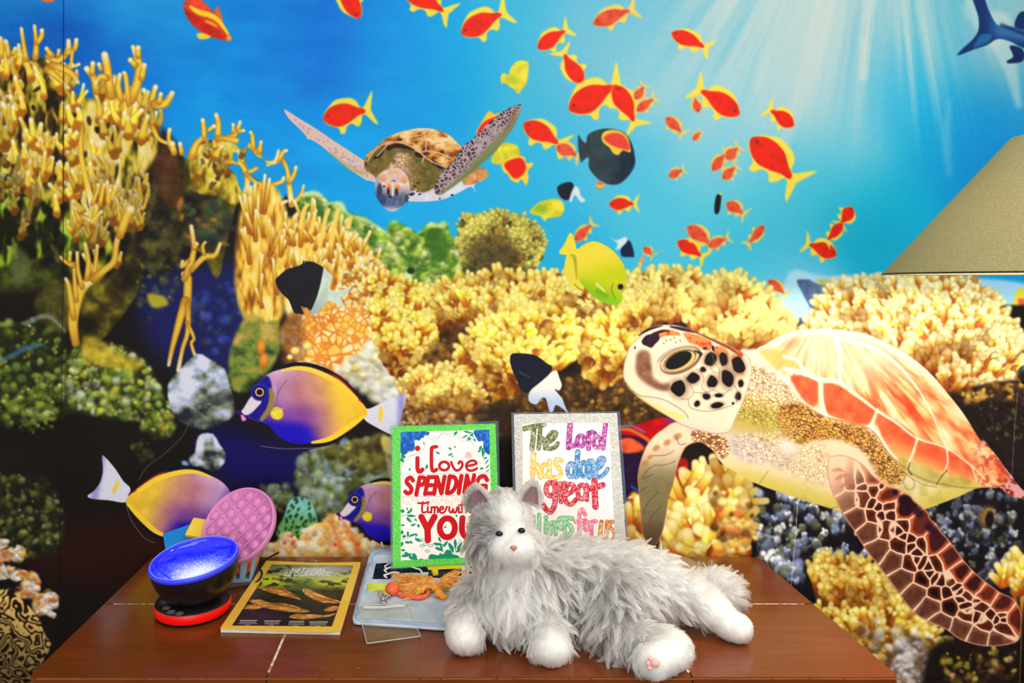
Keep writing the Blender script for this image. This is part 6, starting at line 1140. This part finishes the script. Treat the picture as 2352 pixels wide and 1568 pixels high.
    wd((214, 116, 30), (150, 76, 10), [("1022,1236 1010,1330 1004,1430", 20), ("1004,1420 1050,1440", 18), ("1084,1236 1076,1330 1066,1440", 20), ("1168,1236 1120,1238 1108,1290 1148,1330 1162,1390 1120,1440", 18)], 8)
    new('paper>glitter_border'); r = np.random.RandomState(6)
    B = P("1180,951 1417,948 1442,1299 1188,1299"); I = Z("185,196 1100,186 1180,1720 190,1720")
    sl, X, Y = K.win(0, 0, 9e3, 9e3); d = sd(np.array(I), X, Y); g = r.rand(*d.shape); g2 = noise(X, Y, 2.6, 2, 5)
    c = mixc((176, 176, 172), (228, 228, 222), np.clip(g2*1.3-.15, 0, 1)); c = mixc(c, (128, 130, 128), (g < .12)*.7); c = mixc(c, (255, 255, 250), (g > .93)*.8)
    K.blend(sl, sm(d, -.4, .4), c, PID); return K, B
M_INK = painted('sign_ink', .45, .2); M_LAM = film('laminate_film', (120, 140, 160), .78, .05)
for fn, cn, lab, lam in ((sign1, [(901, 1303, 1.2215), (1144, 1286, 1.257), (903, 983, 1.287)], 'laminated sign with green glitter border and red lettering', "896,978 1145,966 1152,1288 897,1309"),
                         (sign2, [(1188, 1299, 1.256), (1442, 1299, 1.256), (1180, 951, 1.32)], 'laminated sign with silver glitter border and multicoloured lettering', "1174,947 1424,944 1450,1302 1182,1302")):
    pl, n = plane3(*[W3(*c) for c in cn]); S2, B = fn()
    if n.y > 0: n = -n
    sg = empty('sign', W3(*cn[0]), lab, 'sign', 'laminated signs leaning on the mural')
    off = np.array(n)*.0006
    printmesh(S2, lambda x, y: pl(x, y)+off, M_INK, sg, 'paper', B)
    q = [Vector(v) for v in pl(np.array([a for a, b in P(lam)]), np.array([b for a, b in P(lam)]))]; th = n*-.0005
    mesh('laminate', [*q, *[v+th for v in q]], [(0, 1, 2, 3), (7, 6, 5, 4), (0, 4, 5, 1), (1, 5, 6, 2), (2, 6, 7, 3), (3, 7, 4, 0)], M_LAM, sg, False, 'clear plastic laminate edge')
# ---------------------------------------------------------------- the plush cat
def chain(pts, n=10): # (px, py, depth, radius) stations turned into overlapping spheres
    o = []
    for a, b in zip(pts, pts[1:]):
        for k in range(n):
            t = k/n; c = [a[i]+(b[i]-a[i])*t for i in range(4)]; o.append((W3(*c[:3]), c[3]))
    o.append((W3(*pts[-1][:3]), pts[-1][3])); return o
PARTS = [
    chain([(1168, 1390, 1.0, .046), (1200, 1372, 1.02, .054), (1290, 1360, 1.05, .056), (1370, 1352, 1.06, .056), (1440, 1342, 1.06, .055), (1500, 1342, 1.06, .045)]),   # trunk
    chain([(1160, 1330, 1.0, .036), (1150, 1270, .99, .034)], 5),                      # neck
    chain([(1150, 1232, .99, .046), (1152, 1205, .99, .044), (1155, 1180, 1.0, .034)], 4),                      # skull
    chain([(1128, 1248, .975, .030), (1176, 1262, .953, .022), (1180, 1258, .945, .016)], 4), chain([(1190, 1252, .96, .028), (1180, 1262, .948, .018)], 3),   # cheeks, muzzle
    chain([(1112, 1380, 1.01, .036), (1082, 1400, .99, .027), (1070, 1430, .975, .0235), (1066, 1458, .962, .0245)]),   # left foreleg
    chain([(1225, 1400, 1.0, .034), (1248, 1434, .97, .0235), (1262, 1464, .948, .0235), (1264, 1486, .937, .0245)]),   # right foreleg
    chain([(1455, 1370, 1.05, .050), (1530, 1360, 1.045, .036), (1590, 1372, 1.03, .028), (1640, 1402, 1.015, .0225), (1680, 1440, 1.0, .0205), (1694, 1456, .995, .0205)]),   # far hind leg
    chain([(1420, 1390, 1.02, .050), (1400, 1450, .985, .034), (1430, 1478, .96, .026), (1490, 1492, .935, .0245), (1545, 1494, .93, .0245)]),   # near hind leg
    chain([(1545, 1494, .93, .0245), (1525, 1512, .915, .0245), (1502, 1522, .905, .0235)], 6),
    chain([(1540, 1345, 1.1, .018), (1600, 1348, 1.1, .019), (1645, 1340, 1.095, .020), (1672, 1356, 1.085, .018), (1680, 1384, 1.075, .013)]),   # tail
]
EARS = [((1074, 1168, 1.0), (1130, 1158, .985), (1092, 1117, 1.0)), ((1190, 1152, .985), (1238, 1162, 1.005), (1226, 1107, 1.0))]
bm = bmesh.new()
for ch in PARTS:
    for c, r in ch:
        bmesh.ops.transform(bm, matrix=Matrix.Translation((c.x, c.y, max(c.z, TOP+r*.96))), verts=bmesh.ops.create_icosphere(bm, subdivisions=2, radius=r)['verts'])
for a, b, t in EARS:
    A, B, T = W3(*a), W3(*b), W3(*t); M = (A+B)/2
    for k in range(9):
        u = k/8; w = (1-u)**.75
        for s in np.linspace(-1, 1, 7): c = M.lerp(T, u)+(B-A)*.5*s*w+Vector((0, .012*(1-s*s)*w+.002, 0)); bmesh.ops.transform(bm, matrix=Matrix.Translation(c), verts=bmesh.ops.create_icosphere(bm, subdivisions=1, radius=.0055)['verts'])
me = bpy.data.meshes.new('plush_cat_raw'); bm.to_mesh(me); bm.free(); tmp = bpy.data.objects.new('plush_cat_raw', me); COL.objects.link(tmp)
md = tmp.modifiers.new('r', 'REMESH'); md.mode = 'VOXEL'; md.voxel_size = .0036; md = tmp.modifiers.new('s', 'SMOOTH'); md.iterations = 6; md.factor = .5
bpy.context.view_layer.update(); dg = bpy.context.evaluated_depsgraph_get(); me2 = bpy.data.meshes.new_from_object(tmp.evaluated_get(dg)); me2.name = 'plush_cat'; bpy.data.objects.remove(tmp)
cat = bpy.data.objects.new('plush_cat', me2); COL.objects.link(cat); tag(cat, 'long haired grey and white plush cat lying on the wooden table', 'plush toy')
nv = len(me2.vertices); co = np.empty(nv*3, np.float32); me2.vertices.foreach_get('co', co); co = co.reshape(-1, 3); co[:, 2] = np.maximum(co[:, 2], TOP+.0006); me2.vertices.foreach_set('co', co.ravel()); me2.update()
me2.polygons.foreach_set('use_smooth', np.ones(len(me2.polygons), bool))
# grooming: anchors carry grey (0 white .. 1 grey), hair length and lie of the hair, in picture directions (right, towards the viewer, up)
def A_(x, y, d, g, l, dr): return (*W3(x, y, d), g, l, dr[0], -dr[1], dr[2])
AN = np.array([A_(*q) for q in (
    (1172, 1172, .96, .05, .012, (0, .3, 1)), (1150, 1125, .98, .45, .026, (.1, .2, 1)), (1178, 1150, .97, .15, .018, (0, .3, 1)), (1100, 1190, .96, .85, .020, (-.9, .2, .25)), (1090, 1230, .96, .95, .026, (-.8, .2, -.6)), (1120, 1215, .95, .85, .016, (-.8, .3, .1)), (1135, 1190, .95, .55, .014, (-.5, .3, .7)), (1110, 1262, .96, .9, .026, (-.4, .2, -1)), (1140, 1280, .955, .5, .02, (-.2, .2, -1)),
    (1080, 1150, .99, .55, .008, (-.5, .1, .8)), (1092, 1122, 1.0, .5, .006, (0, 0, 1)), (1118, 1136, .99, .5, .007, (.4, .1, .8)), (1225, 1112, 1.0, .5, .006, (0, 0, 1)), (1205, 1130, .99, .4, .008, (-.3, .1, .9)), (1236, 1136, 1.0, .5, .007, (.5, 0, .7)), (1190, 1205, .945, .05, .008, (.2, .4, .5)),
    (1215, 1185, .96, .35, .016, (.7, .3, .5)), (1225, 1225, .96, .4, .022, (.9, .2, -.3)), (1215, 1262, .96, .3, .020, (.7, .2, -.8)), (1240, 1150, 1.0, .3, .014, (.5, 0, .8)), (1080, 1150, 1.0, .7, .016, (-.6, 0, .7)),
    (1170, 1225, .945, .12, .006, (0, .5, -.4)), (1160, 1258, .94, .0, .007, (-.5, .5, -.5)), (1200, 1256, .94, .0, .007, (.6, .5, -.5)), (1180, 1276, .945, .0, .010, (0, .4, -1)), (1176, 1238, .94, .1, .005, (0, .5, -.2)),
    (1150, 1330, .96, .08, .034, (0, .3, -1)), (1170, 1390, .95, .04, .038, (.05, .3, -1)), (1200, 1330, .96, .15, .032, (.3, .3, -1)), (1090, 1320, .98, .35, .030, (-.5, .2, -1)), (1080, 1370, .97, .7, .030, (-.4, .3, -1)), (1130, 1400, .96, .15, .034, (.1, .3, -1)), (1200, 1420, .96, .2, .034, (.1, .3, -1)), (1240, 1380, .98, .5, .036, (.3, .3, -1)), (1150, 1440, .97, .25, .030, (0, .3, -1)),
    (1064, 1440, .94, .0, .007, (-.1, .6, -.7)), (1062, 1480, .94, .0, .007, (-.1, .6, -.8)), (1264, 1470, .92, .0, .007, (0, .6, -.7)), (1264, 1505, .92, .0, .007, (0, .6, -.8)), (1080, 1400, .96, .25, .018, (-.1, .4, -1)), (1250, 1430, .95, .3, .026, (-.2, .4, -1)), (1200, 1450, .95, .35, .028, (-.8, .3, -.5)),
    (1290, 1260, 1.02, .35, .040, (.3, .1, .8)), (1350, 1250, 1.04, .4, .040, (.5, .1, .6)), (1440, 1260, 1.04, .35, .036, (.8, .1, .1)), (1500, 1280, 1.05, .2, .032, (.9, .1, -.3)), (1290, 1320, .99, .7, .038, (.2, .3, -.9)), (1340, 1320, .99, .75, .040, (-.1, .3, -1)), (1390, 1310, 1.0, .6, .040, (.1, .3, -1)), (1440, 1310, 1.0, .6, .040, (.6, .3, -.8)), (1300, 1400, .98, .8, .036, (-.4, .3, -.9)), (1360, 1400, .97, .7, .040, (-.1, .3, -1)), (1430, 1380, .97, .7, .040, (.4, .3, -.9)), (1500, 1350, 1.0, .45, .036, (.8, .2, -.5)), (1500, 1400, .99, .6, .036, (.6, .3, -.8)), (1340, 1450, .96, .7, .034, (-.7, .3, -.7)), (1400, 1470, .93, .7, .044, (-.7, .4, -.9)), (1360, 1460, .95, .7, .044, (-.9, .3, -.8)), (1430, 1500, .92, .55, .034, (-.3, .4, -1)), (1480, 1460, .93, .45, .028, (.6, .4, -.4)),
    (1500, 1500, .89, .0, .008, (-.3, .6, -.3)), (1540, 1500, .9, .0, .008, (.4, .5, -.3)), (1480, 1530, .89, .0, .010, (-.6, .5, -.5)), (1555, 1470, .93, .1, .012, (.7, .3, .3)),
    (1580, 1360, 1.01, .2, .026, (.8, .2, -.4)), (1570, 1400, 1.01, .4, .028, (.6, .3, -.8)), (1630, 1400, .99, .03, .012, (.7, .3, -.7)), (1680, 1440, .98, .0, .007, (.5, .4, -.8)), (1690, 1465, .98, .0, .006, (.4, .5, -.8)), (1600, 1335, 1.06, .2, .024, (.7, .1, .5)),
    (1620, 1325, 1.09, .25, .026, (.4, .1, 1)), (1660, 1330, 1.08, .25, .026, (.8, .1, .5)), (1685, 1370, 1.07, .3, .026, (1, .1, -.3)), (1682, 1395, 1.07, .35, .022, (.4, .1, -1)))])
def groom(p):
    d2 = ((p[:, None, :]-AN[None, :, :3])**2).sum(-1)+6e-5; w = 1/d2**2.8; w /= w.sum(1, keepdims=True); return w@AN[:, 3:]
gv = np.concatenate([groom(co[i:i+20000]) for i in range(0, nv, 20000)])
pc = np.ones((nv, 4), np.float32); pc[:, :3] = s2l(np.array((240, 237, 231))-np.array((138, 137, 134))*np.clip(gv[:, :1], 0, 1))
at_ = me2.color_attributes.new('paint', 'FLOAT_COLOR', 'POINT'); at_.data.foreach_set('color', pc.ravel()); me2.materials.clear(); me2.materials.append(painted('plush_cloth', .95, .05))
me2.calc_loop_triangles(); nt = len(me2.loop_triangles); tv = np.empty(nt*3, np.int32); me2.loop_triangles.foreach_get('vertices', tv); tv = tv.reshape(-1, 3)
a, b, c = co[tv[:, 0]], co[tv[:, 1]], co[tv[:, 2]]; cn = np.cross(b-a, c-a); ar = np.linalg.norm(cn, axis=1); cn = cn/(ar[:, None]+1e-12)
R = np.random.RandomState(17); ok = (a[:, 2] > TOP+.0035) & ~((cn[:, 2] < -.8) & (a[:, 2] < TOP+.02))
NS = HAIRS; cen = (a+b+c)/3; gl = np.concatenate([groom(cen[i:i+20000]) for i in range(0, nt, 20000)])
pw = ar*ok*np.interp(gl[:, 1], [.006, .012, .04], [4.5, 1.8, 1.0])*np.where(cn[:, 1] > .55, .35, 1); ti = R.choice(nt, NS, p=pw/pw.sum()); w = R.rand(NS, 2); f = w.sum(1) > 1; w[f] = 1-w[f]
p0 = a[ti]+(b-a)[ti]*w[:, :1]+(c-a)[ti]*w[:, 1:]; nn = cn[ti]; G = np.concatenate([groom(p0[i:i+20000]) for i in range(0, NS, 20000)])
g, ln, dr = np.clip(G[:, 0], 0, 1), G[:, 1], G[:, 2:]
dr = dr-(dr*nn).sum(1, keepdims=True)*nn; dr /= np.linalg.norm(dr, axis=1, keepdims=True)+1e-9
# inner ears, eyes and nose stay bare
EY = [W3(1148, 1224, .945), W3(1198, 1217, .945)]; NO = W3(1180, 1257, .926)
bare = np.zeros(NS, bool)
for e in EY: bare |= np.linalg.norm((p0-np.array(e))[:, [0, 2]], axis=1) < .0042
bare |= np.linalg.norm((p0-np.array(NO))[:, [0, 2]], axis=1) < .0045
for ea, eb, et in EARS:
    q = np.array([W3(*ea), W3(*eb), W3(*et)])[:, [0, 2]]; cc = q.mean(0); q2 = cc+(q-cc)*.8; bare |= (sd(q2, p0[:, 0].astype(np.float32), p0[:, 2].astype(np.float32)) < 0) & (p0[:, 1] < 1.01) & (nn[:, 1] < .3)
kp = ~bare; p0, nn, g, ln, dr = p0[kp], nn[kp], g[kp], ln[kp], dr[kp]; NS = len(p0)
# hair gathers in locks: every hair bends towards the guide of its lock
NC = NS//20; ci = R.choice(NS, NC, replace=False); cell = .0075; key = np.floor(p0/cell).astype(int); 
own = np.empty(NS, int); cp0 = p0[ci]
for i in range(0, NS, 4000): own[i:i+4000] = ((p0[i:i+4000, None]-cp0[None])**2).sum(-1).argmin(1)
def grow(p, n, d, l, rs, jit, gidx):
    m = len(p); d = d+jit*rs.randn(m, 3); lift = .55+.25*rs.rand(m, 1); pts = [p-n*.001]; v = n*lift+d*.75; v /= np.linalg.norm(v, axis=1, keepdims=True); st_ = l[:, None]/6; ph = rs.rand(m, 1)*6.28; sdv = np.cross(n, d); sdv /= np.linalg.norm(sdv, axis=1, keepdims=True)+1e-9
    for k in range(6):
        pts.append(pts[-1]+v*st_); v = v+d*.32-n*.12*(k > 1)+np.array((0, 0, -.10))*(l[:, None]/.03)+sdv*.34*np.sin(ph+k*1.35); v /= np.linalg.norm(v, axis=1, keepdims=True)
    return np.stack(pts, 1)
rl = ln*(.65+.6*R.rand(NS)); gd = grow(cp0, nn[ci], dr[ci], ln[ci]*1.08, R, .38, None); H = grow(p0, nn, dr, rl, R, .16, None)
t = np.linspace(0, 1, 7)[None, :, None]; off = gd[own]-cp0[own][:, None, :]; tgt = gd[own]+(p0-cp0[own])[:, None, :]*(1-.88*t); cl = np.clip(ln/.028, .1, 1)[:, None, None]*.93
H = H*(1-cl*t**.7)+tgt*cl*t**.7; H[:, :, 2] = np.maximum(H[:, :, 2], TOP+.0008)
fb = (p0[:, 1] < .906) ; 
hc = bpy.data.hair_curves.new('fur'); hc.add_curves([7]*NS); hc.points.foreach_set('position', H.astype(np.float32).ravel()) if False else hc.attributes['position'].data.foreach_set('vector', H.astype(np.float32).ravel())
ra = hc.attributes.get('radius') or hc.attributes.new('radius', 'FLOAT', 'POINT'); rad = (np.interp(ln, [.006, .04], [.00022, .00032])[:, None]*np.array([1, 1, .95, .85, .7, .5, .18])[None]).astype(np.float32); ra.data.foreach_set('value', rad.ravel())
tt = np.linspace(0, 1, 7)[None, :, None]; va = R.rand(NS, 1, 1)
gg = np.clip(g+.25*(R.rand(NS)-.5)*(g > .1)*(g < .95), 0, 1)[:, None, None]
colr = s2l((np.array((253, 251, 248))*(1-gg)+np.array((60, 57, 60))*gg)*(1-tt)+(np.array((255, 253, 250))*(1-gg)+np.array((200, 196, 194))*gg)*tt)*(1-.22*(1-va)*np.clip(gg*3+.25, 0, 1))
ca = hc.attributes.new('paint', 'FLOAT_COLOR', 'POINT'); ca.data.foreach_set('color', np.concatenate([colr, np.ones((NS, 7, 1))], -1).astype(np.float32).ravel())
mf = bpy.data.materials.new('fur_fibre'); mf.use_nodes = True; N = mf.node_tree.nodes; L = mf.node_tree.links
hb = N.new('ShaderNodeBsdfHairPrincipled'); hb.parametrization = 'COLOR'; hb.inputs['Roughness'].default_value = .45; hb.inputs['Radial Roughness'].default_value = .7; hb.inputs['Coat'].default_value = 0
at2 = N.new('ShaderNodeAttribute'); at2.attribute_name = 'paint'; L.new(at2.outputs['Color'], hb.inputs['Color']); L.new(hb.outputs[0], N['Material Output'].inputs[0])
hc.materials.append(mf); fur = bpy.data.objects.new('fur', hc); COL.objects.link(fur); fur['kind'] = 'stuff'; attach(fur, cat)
M_EYE = mat('cat_eye', (6, 14, 30), .18, .4); M_MAU = mat('inner_ear_cloth', (132, 106, 110), .9, .05)
def onface(x, y, lift=.0):   # nearest body point seen at that place of the face
    d = np.array(W3(x, y, 1.0)-Vector((0, 0, EYE))); d /= np.linalg.norm(d); rel = co-np.array((0, 0, EYE)); tp_ = rel@d; off_ = np.linalg.norm(rel-tp_[:, None]*d, axis=1); k = np.where(off_ < .006)[0]; t_ = tp_[k].min()-lift; return Vector((0, 0, EYE))+Vector(d)*t_
for x, y in ((1147, 1225), (1198, 1218)):
    bm = bmesh.new(); ball(bm, onface(x, y, -.0008), .0044, (1.2, .8, .85)); bmo('eye', bm, M_EYE, cat, label='dark glossy eye')
bm = bmesh.new(); c = onface(1180, 1257, .0015); ball(bm, c, .0042, (1.15, .8, .6)); ball(bm, c+Vector((0, -.0008, -.0024)), .0024, (.8, .8, 1)); bmo('nose', bm, mat('nose_pink', (196, 128, 122), .6), cat, label='small pink nose')
for a_, b_, t_ in EARS:
    A, B, T = W3(*a_), W3(*b_), W3(*t_); M = (A+B)/2; V, Fc = [], []; nu, nv_ = 8, 8
    for j in range(nv_+1):
        u = .12+.74*j/nv_; w_ = .86*(1-u)**.6
        for i in range(nu+1): s_ = -1+2*i/nu; V.append(M.lerp(T, u)+(B-A)*.5*s_*w_+Vector((0, .0075*(1-s_*s_)*w_-.0095, 0)))
    for j in range(nv_):
        for i in range(nu): q = j*(nu+1)+i; Fc.append((q, q+1, q+nu+2, q+nu+1))
    mesh('inner_ear', V, Fc, M_MAU, cat, label='mauve cloth inner ear')
for x, y, r_ in ((1505, 1522, .0062), (1495, 1513, .0036), (1490, 1523, .0036), (1493, 1534, .0036)):
    bm = bmesh.new(); ball(bm, onface(x, y, .0022), r_, (1, .6, .9)); bmo('paw_pad', bm, bpy.data.materials.get('paw_pink') or mat('paw_pink', (240, 186, 182), .7), cat, label='pink paw pad')
